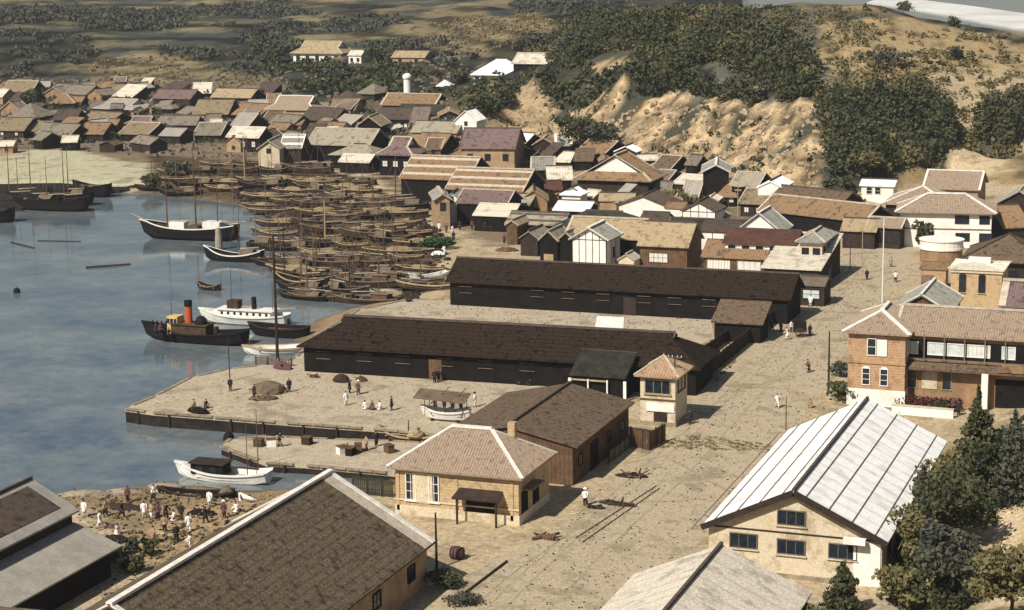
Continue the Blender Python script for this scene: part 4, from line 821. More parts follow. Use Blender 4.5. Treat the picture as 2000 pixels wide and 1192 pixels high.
H_('ochre_hall', 'wide ochre roofed hall with a dark row of openings, centre of the waterfront town', (595, 282), (722, 284), 12, 3.8, 'g_x', 28, .4, g=2.0, wall='wood_black', rf='thatch_grey', trim='ridge_pale')
H_('ochre_hall', 'ochre house with a narrow pale gable on the left of the wide ochre hall', (500, 292), (548, 286), 12, 4.2, 'g_y', 34, .4, g=1.9, rot=14, wall='plaster_cream', rf='thatch_grey', trim='ridge_pale', win=[('front', 1, 3.8, 1, 1, WD)])
H_('teal_striped_house', 'house with teal and white striped roof slope beside the narrow pale gable', (545, 290), (590, 284), 8, 3.8, 'g_x', 34, .4, g=2.0, rot=12, wall='wood_dark', rf='tile_slate', trim='ridge_white', bands=2)
H_('dark_wall_house', 'pale roofed house with a long black wall right of the wide ochre hall', (640, 302), (735, 304), 9, 3.0, 'h_x', 24, .4, g=1.8, wall='wood_black', rf='thatch_grey')
H_('harbour_shed', 'low white roofed shed standing between the ochre hall and the street', (660, 316), (722, 318), 6, 2.4, 'g_x', 24, .3, g=1.7, wall='wood_black', rf='sheet_pale', trim='ridge_white')
H_('crossed_gable_house', 'pinkish roofed house with a crossed white edged gable at the foot of the ochre hill', (516, 214), (612, 214), 10, 3.6, 'i_x', 34, .5, wall='plaster_tan', rf='tile_pink', trim='ridge_white', trw=.4)
H_('dark_timber_house', 'tall dark purple walled house standing above the waterfront roofs on the left', (296, 192), (372, 190), 9, 4.4, 'g_x', 26, .3, wall='wood_dark', rf='tile_purple')
H_('bright_roof_house', 'house with a bright pale yellow roof right of the tall dark purple walled house', (410, 190), (490, 196), 9, 3.2, 'g_x', 26, .4, wall='wood_black', rf='thatch')
H_('long_wharf_house', 'long pale roofed wharf house with a white post front near the big moored ship', (440, 268), (506, 270), 8, 3.4, 'g_x', 28, .4, g=1.8, wall='wood_black', rf='sheet_pale', trim='ridge_white', win=[('front', 3, 1.8, 1, 1.4, {'m': 'paper_white'})])
# houses on the hill behind
H_('hilltop_house', 'big ochre hip roofed house with a white wall alone on the dark wooded hill', (566, 104), (668, 105), 12, 3.6, 'i_x', 30, .8, wall='plaster_white', rf='thatch', trim='ridge_pale', trw=.4, win=[('front', 5, 2.0, 1.2, 1.6, {'m': 'glass_dark', 'nx': 1})])
H_('hill_hut', 'small white and ochre hut right of the big ochre roofed house on the hill', (678, 108), (706, 109), 6, 2.6, 'g_x', 26, .3, wall='plaster_white', rf='sheet_pale', win=[('front', 2, 1.2, .8, 1, WD)])
H_('shrine', 'shrine-like pavilion with a bright white hipped roof on dark posts above the bluff', (918, 146), (1014, 146), 11, 3.2, 'h_x', 34, .7, wall='plaster_white', rf='sheet_white', trim='ridge_white', win=[('front', 6, 1.4, 1.1, 2.2, {'nx': 1, 'nz': 1})])
H_('pale_hill_house', 'hill house with a pale roof patched in purple tiles, right of the white hipped pavilion', (998, 124), (1094, 124), 10, 3.0, 'g_x', 26, .5, wall='wood_black', rf='sheet_pale', trim='ridge_pale', trw=.4)
H_('tiny_white_tent', 'tiny white pointed roof in the dark scrub left of the white pavilion', (851, 168), (877, 168), 4, 2.0, 'h_x', 38, .3, wall='wood_black', rf='sheet_white')
H_('hill_farmhouse', 'low farmhouse with ochre roof in the trees between the two hill houses', (762, 112), (830, 114), 8, 2.6, 'g_x', 24, .4, wall='plaster_tan', rf='thatch', win=[('front', 2, 1.4, 1, 1.2, WD)])
# chimney
p = TR(785, 196); t = thing('round_chimney', 'stubby round white chimney behind the wide brown roof under the dark hill', 'chimney', (p.x, p.y+4, p.z))
MB().tube([(0, 0, -1), (0, 0, 6.2)], [1.1, 1.0], 14).build('shaft', 'plaster_white', t); MB().ellip((0, 0, 6.2), (1.35, 1.35, 1.1), 14, 8).build('cap', 'plaster_white', t, True)
# the mass of small roofs along the far shore: (x, y, width px, depth m, roof, wall, rotation, look, place)
FAR = [(8, 176, 60, 'straw_old', 'wood_black', 4, 'sunlit straw roofed'), (88, 178, 75, 'board_old', 'wood_black', -6, 'pale straw roofed'), (186, 178, 60, 'straw_old', 'plaster_tan', 5, 'ochre roofed'), (238, 174, 40, 'sheet_grey', 'wood_dark', 0, 'whitish roofed'),
 (10, 200, 55, 'tile_dark', 'wood_black', 0, 'black roofed'), (100, 205, 62, 'tile_brown', 'wood_dark', 8, 'brown roofed'), (175, 208, 100, 'sheet_grey', 'wood_black', -3, 'long whitish roofed'), (285, 208, 66, 'board_old', 'wood_black', 0, 'grey straw roofed'), (372, 222, 70, 'straw_old', 'wood_dark', -5, 'yellow straw roofed'),
 (5, 228, 80, 'board_old', 'wood_dark', 5, 'wide grey straw roofed'), (96, 232, 50, 'tile_dark', 'wood_black', 14, 'dark tiled'), (160, 234, 70, 'straw_old', 'wood_black', -4, 'golden roofed'), (240, 238, 60, 'tile_purple', 'wood_black', 6, 'purplish roofed'), (305, 240, 72, 'board_old', 'wood_black', 0, 'dull ochre roofed'), (385, 240, 56, 'tile_old', 'wood_dark', 8, 'pinkish roofed'), (450, 226, 58, 'tile_brown', 'wood_black', -6, 'chestnut roofed'), (452, 248, 40, 'sheet_grey', 'wood_black', 0, 'small pale roofed'),
 (-10, 252, 70, 'straw_old', 'wood_dark', 0, 'low yellow roofed'), (72, 258, 78, 'board_old', 'wood_black', -5, 'long grey roofed'), (160, 262, 54, 'tile_brown', 'wood_dark', 7, 'small brown roofed'), (222, 264, 72, 'straw_old', 'wood_black', -3, 'bright straw roofed'), (302, 268, 60, 'sheet_grey', 'wood_dark', 4, 'pale plank roofed'), (372, 266, 58, 'board_old', 'wood_black', 10, 'weathered straw roofed'),
 (520, 240, 62, 'board_old', 'wood_black', -8, 'greyish roofed'), (590, 236, 60, 'tile_dark', 'wood_black', 5, 'sooty roofed'), (640, 218, 56, 'straw_old', 'plaster_tan', 0, 'sandy roofed'), (598, 258, 70, 'tile_brown', 'wood_black', -5, 'rusty brown roofed'), (668, 262, 60, 'straw_old', 'wood_dark', 4, 'honey coloured roofed'), (640, 196, 60, 'tile_dark', 'wood_black', 8, 'black tiled'), (690, 184, 50, 'board_old', 'wood_dark', -5, 'pale straw'), (860, 228, 40, 'tile_brown', 'wood_dark', 10, 'small russet roofed'), (868, 272, 46, 'straw_old', 'wood_black', 0, 'tawny roofed'), (810, 284, 66, 'tile_brown', 'wood_black', 5, 'umber roofed'), (1150, 372, 44, 'tile_purple', 'wood_dark', 14, 'plum coloured roofed'), (1272, 330, 50, 'brown_roof', 'wood_black', -10, 'dark brown roofed'), (1262, 352, 46, 'tile_old', 'wood_dark', -8, 'rosy tiled'), (1120, 300, 60, 'tile_brown', 'wood_black', -12, 'earth brown roofed'), (1030, 312, 40, 'tile_dark', 'wood_black', 15, 'coal dark roofed'), (1442, 396, 50, 'straw_old', 'wood_dark', -18, 'amber roofed'), (1400, 388, 44, 'tile_brown', 'wood_black', 10, 'cinnamon roofed'), (925, 308, 60, 'board_old', 'wood_dark', 4, 'ash coloured roofed'), (1960, 448, 60, 'tile_brown', 'wood_dark', 20, 'right edge brown roofed')]
PLC = ['at the far left edge under the dark tree', 'on the far left shore below the bluish hill', 'on the far shore below the bare mound', 'at the foot of the bare mound', 'in the second row at the left edge', 'in the second row left of the long whitish roof', 'standing out in the second row of the far shore', 'below the tall dark purple walled house', 'below the bright pale yellow roof', 'third row at the left edge', 'third row above the sand flat', 'third row behind the sand flat', 'above the right end of the sand flat', 'left of the wharf masts', 'behind the big ship masts', 'near the crossed gable house', 'over the long wharf house', 'on the shore at the left edge behind the masts', 'on the shore behind the sand flat', 'just behind the sand flat', 'at the right end of the sand flat', 'between sand flat and wharf', 'directly behind the wharf masts', 'below the crossed gable house', 'left of the orange gable house', 'under the dark hill scrub', 'above the wide ochre hall', 'between wide ochre hall and orange gable house', 'at the hill foot left of the white chimney', 'in the scrub left of the white chimney', 'left of the white storehouse', 'below the white storehouse', 'right of the bluish purple hip roof', 'beside the temple-like hall on its left', 'right of the temple-like hall', 'between temple-like hall and tall black house', 'under the dark tree clump', 'between the dark purple roof and grey-green tiles', 'in front of the bright white gable end', 'behind the white timbered gable', 'behind the nearer banded roof', 'above the dark broad hip roof']
for i, (x, y, w, rf, wl, rot, look) in enumerate(FAR):
    rr = random.Random(i*17+3); kind = rr.choice(['g_x', 'g_x', 'g_x', 'h_x', 'i_x'])
    if w < 48 and rr.random() < .5: kind = 'g_y'
    rot += rr.uniform(-14, 14)
    H_('small_house', look+' small house '+PLC[i], (x+rr.uniform(-8, 8), y+rr.uniform(-4, 4)), (x+w*rr.uniform(.75, 1.1), y), rr.uniform(7, 12), rr.uniform(1.7, 2.5), kind, rr.uniform(22, 33), .5, rot=rot, wall=wl, rf=rf, trim=rr.choice([None, 'ridge_pale', None]), win=[('front', 2, 1.3, .9, 1.0, {'nx': 2, 'nz': 1, 'm': rr.choice(['glass_dark', 'paper_white'])})], door=('front', 0, .9, 1.8), group='small houses crowded along the far shore')

def hut_label(lk, x, y):
    for d, X, Y, nm in sorted((math.hypot(x-a, (y-b)*1.6), a, b, c) for a, b, c in LM):
        rel = ('right of' if x > X+16 else 'left of' if x < X-16 else 'above' if y < Y else 'below')
        if abs(y-Y) > abs(x-X)*.6 and abs(x-X) > 16: rel = ('above right of' if x > X else 'above left of') if y < Y else ('below right of' if x > X else 'below left of')
        l = 'tiny %s hut %s %s' % (lk, rel, nm)
        if l not in SEEN: SEEN[l] = 1; return l
def hut_spots():
    g = random.Random(77); out = []
    for row, (y, x0, x1, st) in enumerate([(168, -10, 330, 38), (190, -10, 520, 42), (216, 0, 520, 46), (247, -10, 520, 50), (250, 520, 880, 44), (275, 440, 700, 48), (278, 0, 300, 60), (205, 520, 700, 46), (322, 1030, 1340, 48), (300, 760, 1030, 60), (384, 1020, 1330, 62), (395, 1180, 1500, 66)]):
        x = x0
        while x < x1: out.append((x+g.uniform(-8, 8), y+g.uniform(-9, 9), g.uniform(20, 42), g)); x += st*g.uniform(.8, 1.2)
    return out
HR = [('tile_dark', 'black-roofed'), ('board_old', 'grey straw-roofed'), ('tile_brown', 'brown-roofed'), ('straw_old', 'straw-roofed'), ('brown_roof', 'dull brown-roofed'), ('sheet_grey', 'grey board-roofed'), ('tile_old', 'slate-roofed'), ('sheet_pale', 'pale board-roofed')]
LM = [(60, 200, 'the dark far-left tree'), (186, 205, 'the long whitish roof'), (334, 200, 'the tall dark purple house'), (450, 195, 'the bright yellow roof'), (565, 215, 'the crossed gable house'), (475, 270, 'the wharf house'), (525, 285, 'the narrow pale gable'), (660, 280, 'the wide ochre hall'), (720, 240, 'the orange gable house'), (796, 200, 'the white chimney house'), (845, 255, 'the pale ochre hall'), (910, 235, 'the white storehouse'), (770, 290, 'the purple hip roof'), (950, 275, 'the large dark purple roof'), (1195, 335, 'the temple-like hall'), (1140, 270, 'the dark tree clump'), (1095, 345, 'the pale plank roof'), (1030, 375, 'the orange clay house'), (1115, 375, 'the tiny white house'), (1390, 330, 'the tall black house'), (1500, 365, 'the white gable end'), (1365, 405, 'the timbered white gable'), (1270, 415, 'the white parapet blocks'), (1450, 400, 'the pale telegraph pole'), (240, 245, 'the purplish roofed house'), (100, 245, 'the dark tiled shore house'), (340, 262, 'the pale plank shore roof'), (10, 235, 'the wide grey left-edge roof')]
SEEN = {}
SZ = {}
for x, y, w, g in hut_spots():
    rf, lk = g.choice(HR); near = x > 1000
    H_('hut', hut_label(lk, x+w/2, y), (x, y), (x+w, y), g.uniform(4, 8), g.uniform(1.5, 2.4), g.choice(['g_x', 'g_x', 'g_y', 's_x']), g.uniform(18, 34), .35, rot=g.uniform(-28, 28), wall=g.choice(['wood_black', 'wood_dark', 'wood_brown', 'plaster_tan', 'clay']), rf=rf, trim=g.choice([None, None, 'ridge_pale']), win=[('front', 1, 1.1, .7, .8, {'nx': 1, 'nz': 1})], cat='hut', group='tiny huts filling the gaps between houses')
# ---------------------------------------------------------------- boats
def hull_mesh(L, B, hm, sheer=.5, bow=.35, depth=.45, full=2.6, n=18, stern=.55, draft=.35):
    """closed boat shell with a sunk deck; bow at -X"""
    rings = []
    for i in range(n+1):
        t = -1+2*i/n; x = t*L/2
        w = B/2*(1-abs(t)**full) if t < 0 else B/2*(1-(1-stern)*abs(t)**3)
        w = max(w, .06); z = hm+(sheer*t*t*(1.4 if t < 0 else .9)); xs = x-(bow*L*.12 if i == 0 else 0)
        zk = -draft+(.9*draft+hm*.5)*max(0, abs(t)-.75)/.25*(1 if t < 0 else .5)
        dk = z-depth if 0 < i < n else z-.08
        rings.append([(x, 0, zk), (x, w*.72, zk+(z-zk)*.3), (xs, w, z), (xs, max(w-.13, .02), z), (x, max(w-.16, .015), dk), (x, -max(w-.16, .015), dk), (xs, -max(w-.13, .02), z), (xs, -w, z), (x, -w*.72, zk+(z-zk)*.3)])
    return rings
def rail_mesh(L, B, hm, sheer, full, stern, n=18, w_=.16, h_=.14, bow=.35):
    out = []
    for s in (-1, 1):
        pts = []
        for i in range(n+1):
            t = -1+2*i/n; w = B/2*(1-abs(t)**full) if t < 0 else B/2*(1-(1-stern)*abs(t)**3)
            pts.append((t*L/2-(bow*L*.12 if i == 0 else 0), s*max(w, .06), hm+(sheer*t*t*(1.4 if t < 0 else .9))+.03))
        m = MB(); m.loft([[(x, y-w_/2, z-h_), (x, y+w_/2, z-h_), (x, y+w_/2, z+h_*.4), (x, y-w_/2, z+h_*.4)] for x, y, z in pts]); out.append(m)
    return out
def arch(mb, x0, x1, w, z0, hh, n=8, th=.06):
    for k in range(n):
        a0, a1 = math.pi*k/n, math.pi*(k+1)/n
        p = [(w/2*math.cos(a), z0+hh*math.sin(a)) for a in (a0, a1)]; q = [((w/2-th)*math.cos(a), z0+(hh-th)*math.sin(a)) for a in (a0, a1)]
        mb.add([(x0, p[0][0], p[0][1]), (x1, p[0][0], p[0][1]), (x1, p[1][0], p[1][1]), (x0, p[1][0], p[1][1]), (x0, q[0][0], q[0][1]), (x1, q[0][0], q[0][1]), (x1, q[1][0], q[1][1]), (x0, q[1][0], q[1][1])], [(0, 3, 2, 1), (4, 5, 6, 7), (0, 1, 5, 4), (2, 3, 7, 6), (1, 2, 6, 5), (3, 0, 4, 7)])
def boat(name, label, cat, L, B, hm, hullm, railm, deckm='wood_brown', masts=(), cabin=None, thwarts=0, sheer=.5, full=2.6, stern=.55, depth=.5, rudder=False, group=None, cargo=0, boom=True):
    t = thing(name, label, cat, (0, 0, 0), 0, group)
    m = MB(); m.loft(hull_mesh(L, B, hm, sheer, .35, depth, full, 18, stern)); m.build('hull', hullm, t)
    for r in rail_mesh(L, B, hm, sheer, full, stern): r.build('gunwale', railm, t)
    d = MB(); d.box((L*.05, 0, hm-depth+.05+sheer*.05), (L*.62, B*.74, .06)); d.build('deck', deckm, t)
    for k in range(thwarts): MB().box((-L*.28+L*.62*k/max(thwarts-1, 1), 0, hm-.12), (.25, B*.86, .06)).build('thwart', 'wood_pale', t)
    for (x, h, r) in masts:
        mo = MB().tube([(x, 0, hm-depth), (x+h*.01, 0, h)], [r, r*.45], 7).build('mast', 'wood_brown', t)
        if boom and h > 5:
            sp = MB(); sp.tube([(x+.15, .1, hm+1.0), (x+min(L*.34, h*.5), .2, hm+1.35)], [.16, .10], 6); sp.build('furled_sail', 'canvas', mo)
            st = MB(); 
            for e in (-1, 1): st.tube([(x, 0, h*.93), (x+e*L*.36*(.9 if x < 0 else .6), 0, hm+.4)], .018, 4)
            st.build('stay', 'rope', mo)
    if cabin == 'mat':
        c = MB(); arch(c, L*.12, L*.36, B*.74, hm-.1, 1.15); c.build('mat_shelter', 'mat_awning', t)
    elif cabin == 'house':
        c = MB(); c.box((L*.24, 0, hm+.45), (L*.22, B*.62, 1.3)); ch = c.build('cabin', 'wood_brown', t)
        MB().box((L*.24, 0, hm+1.16), (L*.25, B*.72, .1)).build('cabin_roof', 'wood_grey', ch)
    if cargo:
        g = random.Random(int(L*100)+cargo)
        for k in range(cargo):
            MB().box((L*g.uniform(-.3, .12), B*g.uniform(-.2, .2), hm-depth+.3), (g.uniform(.5, 1.5), g.uniform(.4, 1.1), g.uniform(.4, 1.0)), g.uniform(-.4, .4)).build('bundle', g.choice(['wood_dark', 'hull_brown', 'wood_black', 'mat_awning', 'wood_grey']), t)
        for k in range(2): s_ = g.uniform(-.3, .3)*B; MB().tube([(-L*.35, s_, hm+.15), (L*.3, s_+g.uniform(-.5, .5), hm+.3)], .07, 5).build('spar', g.choice(['wood_grey', 'hull_tan', 'wood_dark']), t)
    if cabin == 'straw':
        MB().ellip((0, 0, hm), (L*.22, B*.36, .8), 12, 6).build('cargo', 'straw', t)
    if rudder: MB().box((L/2+.25, 0, .3), (.6, .1, 1.4)).build('rudder', 'wood_dark', t)
    return t
def put(t, x, y, rz, z=0.0, dz=0):
    p = G(x, y, z); t.location = (p.x, p.y, z+dz); t.rotation_euler[2] = R(rz); return t
protos = [
 boat('cargo_junk', '', 'junk', 13, 3.6, 1.15, 'hull_brown', 'wood_grey', masts=((-2.4, 9.5, .12), (2.6, 8.0, .10)), cabin='house', sheer=.5, rudder=True, cargo=4),
 boat('cargo_junk', '', 'junk', 12, 3.4, 1.0, 'hull_black', 'hull_tan', masts=((-.5, 10.5, .12),), cabin='mat', sheer=.45, rudder=True, cargo=4),
 boat('open_lighter', '', 'lighter', 11, 3.0, .8, 'hull_tan', 'wood_pale', 'wood_grey', thwarts=3, sheer=.28, cargo=5),
 boat('open_lighter', '', 'lighter', 12, 3.2, .85, 'hull_brown', 'wood_pale', 'wood_brown', thwarts=2, cabin='straw', sheer=.28, cargo=3),
 boat('fishing_boat', '', 'fishing boat', 9, 2.4, .75, 'hull_black', 'wood_grey', masts=((0, 6.5, .08),), thwarts=2, sheer=.5, cabin='mat'),
 boat('sampan', '', 'sampan', 7, 1.9, .6, 'hull_tan', 'wood_pale', 'wood_grey', thwarts=3, sheer=.35),
]
LOOK = ['brown two-masted cabin junk', 'black one-masted junk', 'bare tan lighter', 'brown straw-laden lighter', 'small black masted fishing boat', 'little tan sampan']
ORD = ['leftmost', 'second from left', 'third from left', 'fourth from left', 'fifth from left', 'sixth from left', 'seventh from left', 'eighth from left']
ROWS = [ # y, slope, x list, heading, name of row
 (338, .0, [345, 420, 500, 575], 2, 'topmost fleet row'), (352, .0, [325, 395, 465, 540, 610], 0, 'row under the wharf houses'),
 (368, .0, [340, 410, 485, 560, 640], 3, 'row behind the white-railed ship'), (384, .0, [360, 440, 520, 600, 670], -2, 'row level with ship masts'),
 (402, .02, [520, 590, 660, 725], 8, 'row right of white-railed ship'), (418, -.02, [540, 620, 695, 752], 12, 'row beneath the street bend'),
 (434, -.08, [560, 640, 715, 780], 16, 'row left of the street crowd'), (450, -.10, [550, 635, 712, 785], 18, 'slanting row near the bush'),
 (468, -.10, [575, 655, 735, 800], 16, 'slanting row below the crowd'), (484, -.06, [560, 640, 725, 795], 12, 'row below the green bush'),
 (502, -.04, [575, 650, 735, 812], 6, 'middle row of the big fleet'), (519, -.02, [560, 640, 720, 800], 2, 'row above the pale lighters'),
 (536, .02, [585, 660, 735, 815], -2, 'row of pale gunwales'), (553, .04, [640, 715, 790], -4, 'row left of inland warehouse'),
 (570, .04, [600, 680, 755, 828], -6, 'row touching the inland warehouse'), (587, .04, [635, 715, 600], -4, 'row behind the quay corner'),
 (376, .0, [300, 375, 455, 530, 620, 690], 4, 'row just above the ship masts'), (393, .0, [500, 565, 640, 705], -5, 'row just below ship masts'), (410, .0, [505, 570, 650, 735], 10, 'row above the steep slant'), (442, -.09, [520, 600, 680, 755], 17, 'row of the steep slant'), (476, -.08, [540, 615, 695, 770], 14, 'row under the steep slant'), (493, -.05, [610, 690, 765], 8, 'row over the middle fleet'), (511, -.03, [545, 610, 690, 775], 4, 'row under the middle fleet'), (545, .03, [620, 700, 770], -3, 'second row of pale gunwales')]
used_p = [False]*len(protos); rr = random.Random(5)
KEYS = {}
for y, sl, xs, hd, nm in ROWS:
    for i, x in enumerate(sorted(xs)):
        x += rr.uniform(-9, 9)
        k = rr.choices(range(6), [3, 3, 5, 3, 3, 3])[0]
        if y < 400: k = rr.choice([2, 3, 4, 0, 1, 5])
        b = protos[k] if not used_p[k] else copy_tree(protos[k]); used_p[k] = True
        put(b, x, y+sl*(x-650), hd+rr.uniform(-5, 5)+(180 if rr.random() < .3 else 0), max(0, .25 if x > 700 else 0), rr.uniform(-.05, .1))
        p = b.location; g = th(p.x, p.y); b.location.z = max(g+.15, 0)
        s_ = rr.uniform(.68, .98); b.scale = (s_, s_*rr.uniform(.85, 1.1), s_*rr.uniform(.8, 1.15)); b['label'] = '%s, %s in the %s' % (LOOK[k], ORD[i], nm); b['group'] = 'boats of the crowded harbour fleet'
# the big ship with a white rail
t = boat('sailing_ship', 'big black hulled ship with a bright white rail, moored left of the fleet', 'ship', 18.5, 4.6, 2.2, 'hull_black', 'hull_white', 'wood_pale', masts=((-4.5, 13, .16), (1.2, 15, .18), (5.5, 11, .13)), cabin=None, sheer=.9, full=3.2, stern=.6, depth=.7, rudder=True)
put(t, 372, 468, 4)
for o in KID[t.name]:
    if o.name.startswith('gunwale'): o.scale = (1, 1.01, 1)
MB().box((-2.2, 0, 2.6), (3.0, 2.0, 1.2)).build('deckhouse', 'paint_white', t); MB().box((4.8, 0, 2.8), (3.4, 2.6, 1.3)).build('deckhouse', 'hull_white', t)
MB().box((.9, 0, 2.3), (2.0, 1.8, .7)).build('hatch', 'wood_brown', t); MB().tube([(-8.6, 0, 3.2), (-11.6, 0, 4.4)], [.14, .07], 6).build('bowsprit', 'wood_pale', t)
for k in range(3): MB().box((-6.5+k*1.1, .6-k*.5, 2.2), (.7, .7, .8)).build('crate', 'hull_tan', t)
t = thing('bamboo_fender', 'pale upright bundle hanging at the stern side of the white-railed ship', 'fender', tuple(G(428, 488, 0)))
MB().tube([(0, 0, -.2), (0, 0, 1.5), (0, 0, 3.8)], [.62, .66, .5], 12).build('bundle', 'thatch_grey', t); MB().tube([(0, 0, 3.6), (0, .5, 4.6)], .06, 5).build('rope', 'rope', t)
# steam tug with the red funnel
t = boat('steam_tug', 'black steam tug with an orange-red funnel off the quay corner', 'tug', 15.5, 3.9, 1.35, 'hull_black', 'hull_black', 'wood_grey', masts=((-3.6, 5.6, .09),), sheer=.75, full=3.0, stern=.7, depth=.4, rudder=True, boom=False)
put(t, 382, 668, -1)
fn = MB().tube([(-.9, 0, 1.2), (-.9, 0, 5.0)], [.55, .5], 16).build('funnel', 'funnel_red', t); MB().tube([(-.9, 0, 4.9), (-.9, 0, 5.7)], [.54, .56], 16).build('funnel_top', 'hull_black', fn)
c = MB().box((-.4, 0, 1.75), (5.4, 2.2, 1.5)).build('deckhouse', 'hull_brown', t); MB().box((-.4, 0, 2.56), (5.8, 2.6, .12)).build('deck_roof', 'hull_tan', c)
MB().box((-3.0, 0, 2.5), (1.6, 1.8, 2.0)).build('wheelhouse', 'brass', t)
for k in range(3): MB().box((-3.6+k*.55, -.93, 2.9), (.4, .06, .6)).build('window', 'glass_dark', t)
MB().ellip((1.2, -.3, 2.6), (.9, .8, 1.2), 12, 8).build('boiler_cover', 'hull_black', t); MB().tube([(3.3, 0, 1.4), (3.3, 0, 2.3)], .35, 10).build('capstan', 'wood_dark', t)
for k in range(4): MB().tube([(-6.6+k*.7, 0, 1.9), (-6.6+k*.7, 0, 2.6)], .12, 6).build('bollard', 'hull_black', t)
st = MB().tube([(-3.6, 0, 5.4), (6.8, 0, 2.2)], .02, 4).build('stay', 'rope', t)
# white steam launch just behind the tug
t = boat('steam_launch', 'white passenger launch with a row of dark portholes moored behind the tug', 'launch', 13.5, 3.6, 1.2, 'hull_white', 'hull_white', 'wood_pale', masts=((-2, 8, .07), (4.5, 7, .06)), sheer=.5, full=3.2, stern=.7, depth=.4, rudder=True)
put(t, 478, 632, 1)
c = MB().box((.6, 0, 1.5), (8.2, 2.5, 1.2)).build('cabin', 'paint_white', t)
for k in range(8): MB().box((-2.9+k*1.0, -1.27, 1.65), (.36, .05, .36)).build('porthole', 'glass_dark', c)
MB().box((.6, 0, 2.14), (9.0, 3.0, .1)).build('cabin_roof', 'hull_white', c); MB().box((-1.5, 0, 2.75), (1.7, 1.4, 1.2)).build('wheelhouse', 'hull_brown', t)
MB().tube([(1.6, 0, 2.1), (1.6, 0, 3.9)], .35, 12).build('funnel', 'hull_black', t)
# more single boats
def one(name, label, cat, x, y, rz, L, B, hm, hullm, railm, z=0.0, **k):
    t = boat(name, label, cat, L, B, hm, hullm, railm, **k); put(t, x, y, rz, z); return t
one('cargo_junk', 'dark junk with upturned white bow below the stern of the white-railed ship', 'junk', 458, 510, 3, 10.5, 3.2, 1.1, 'hull_black', 'hull_white', sheer=1.0, masts=((1, 9, .11),), cabin='mat')
one('sampan', 'small dark sampan alone below the dark junk with upturned bow', 'sampan', 408, 566, -10, 4.4, 1.6, .6, 'hull_black', 'wood_grey', sheer=.5, thwarts=2)
one('cargo_junk', 'pitch black hulled junk lying right of the tall dark harbour mast', 'junk', 590, 562, -3, 9.5, 3, 1.2, 'hull_black', 'wood_pale', sheer=.8, masts=((0, 8, .1),))
one('open_lighter', 'pale flat lighter wedged between the tug stern and the quay corner', 'lighter', 545, 690, 24, 9, 3, .8, 'hull_white', 'wood_pale', deckm='sheet_pale', sheer=.3, thwarts=2)
one('open_lighter', 'black barge tied up behind the left end of the long black warehouse', 'barge', 545, 657, -2, 9, 3.2, 1.3, 'hull_black', 'wood_dark', sheer=.3)
one('sampan', 'white sampan standing on end-on beside the left end of the inland warehouse', 'sampan', 838, 548, 50, 6.5, 1.9, .8, 'hull_white', 'hull_white', z=.9, thwarts=2, sheer=.5)
t = one('house_boat', 'white hulled boat with a dark cabin moored before the landing stage', 'boat', 437, 938, 2, 10.2, 2.7, .85, 'hull_white', 'hull_white', deckm='sheet_pale', sheer=.55, full=2.2, stern=.8, masts=((2.7, 6.5, .06),), boom=False)
c = MB().box((-1.4, 0, 1.25), (3.6, 1.9, 1.1)).build('cabin', 'wood_black', t); MB().box((-1.4, 0, 1.86), (4.0, 2.3, .12)).build('cabin_roof', 'wood_dark', c)
for k in range(2): MB().box((-2.2+k*1.5, -.98, 1.3), (.8, .05, .5)).build('window', 'glass_dark', c)
MB().box((2.2, 0, 1.45), (3.6, .14, .14)).build('boom', 'wood_dark', t)
one('sampan', 'tan sampan pulled up at the end of the quay beside the awning boat', 'sampan', 795, 862, -10, 7.5, 2.2, .7, 'hull_tan', 'wood_pale', z=.5, thwarts=4, sheer=.5)
one('rowing_boat', 'narrow black boat lying on the foreground foreshore', 'boat', 385, 978, 12, 7.4, 1.9, .75, 'hull_black', 'wood_dark', z=.7, thwarts=2, sheer=.4)
one('rowing_boat', 'small white boat hauled up among the people on the foreground foreshore', 'boat', 487, 990, -32, 3.4, 1.3, .5, 'hull_white', 'hull_white', z=.8, thwarts=2, sheer=.3)
# awning boat on the quay
t = one('awning_boat', 'white rowing boat under a brown mat awning standing on the quay', 'boat', 872, 822, 2, 5.6, 1.8, .75, 'hull_white', 'hull_white', z=1.62, thwarts=4, sheer=.35, full=2.4, stern=.4)
t.location.z = 1.95
for k in (-1.5, 1.5): MB().box((k, 0, -.18), (.25, 1.2, .3)).build('chock', 'wood_dark', t)
aw = MB(); slab(aw, (-3.4, -1.2, 2.35), (2.6, -1.2, 2.1), (2.6, .9, 2.75), (-3.4, .9, 2.95), .08); a = aw.build('awning', 'mat_awning', t)
for x, y in ((-2.2, -.8), (-2.2, .6), (2.2, -.8), (2.2, .6)): MB().tube([(x, y, .3), (x, y, 2.5)], .04, 5).build('pole', 'wood_dark', a)
for x in (.4, 2.4): MB().tube([(x-1.2, 0, 2.3), (x, 0, 3.5)], .05, 5).build('spar', 'wood_brown', t)
# dark moored clump at the left and its masts
for i, (x, y, L, hd, ms, lb) in enumerate([(20, 406, 14, 3, ((0, 13, .13),), 'black junk at the far left edge of the dark moored group'), (70, 410, 13, -4, ((-1, 14, .13), (3, 11, .1)), 'two-masted black junk in the middle of the dark moored group'), (118, 412, 12, 6, ((1, 13, .12),), 'black junk in front of the dark moored group, nearest open water'), (135, 400, 11, 0, ((0, 12, .12),), 'black junk at the right end of the dark moored group'), (45, 400, 12, 5, ((-1, 10, .1),), 'black junk at the back of the dark moored group, against the sand flat'), (180, 384, 9, -3, (), 'long low black barge pointing right from the dark moored group'), (-2, 434, 6, 20, (), 'black boat end cut by the left picture edge')]):
    one('cargo_junk' if ms else 'open_lighter', lb, 'junk' if ms else 'boat', x, y, hd, L, 3.8, 2.2, 'hull_black', 'hull_black', deckm='hull_black', masts=ms, cabin='mat' if ms and i % 2 else None, sheer=.8, cargo=5)
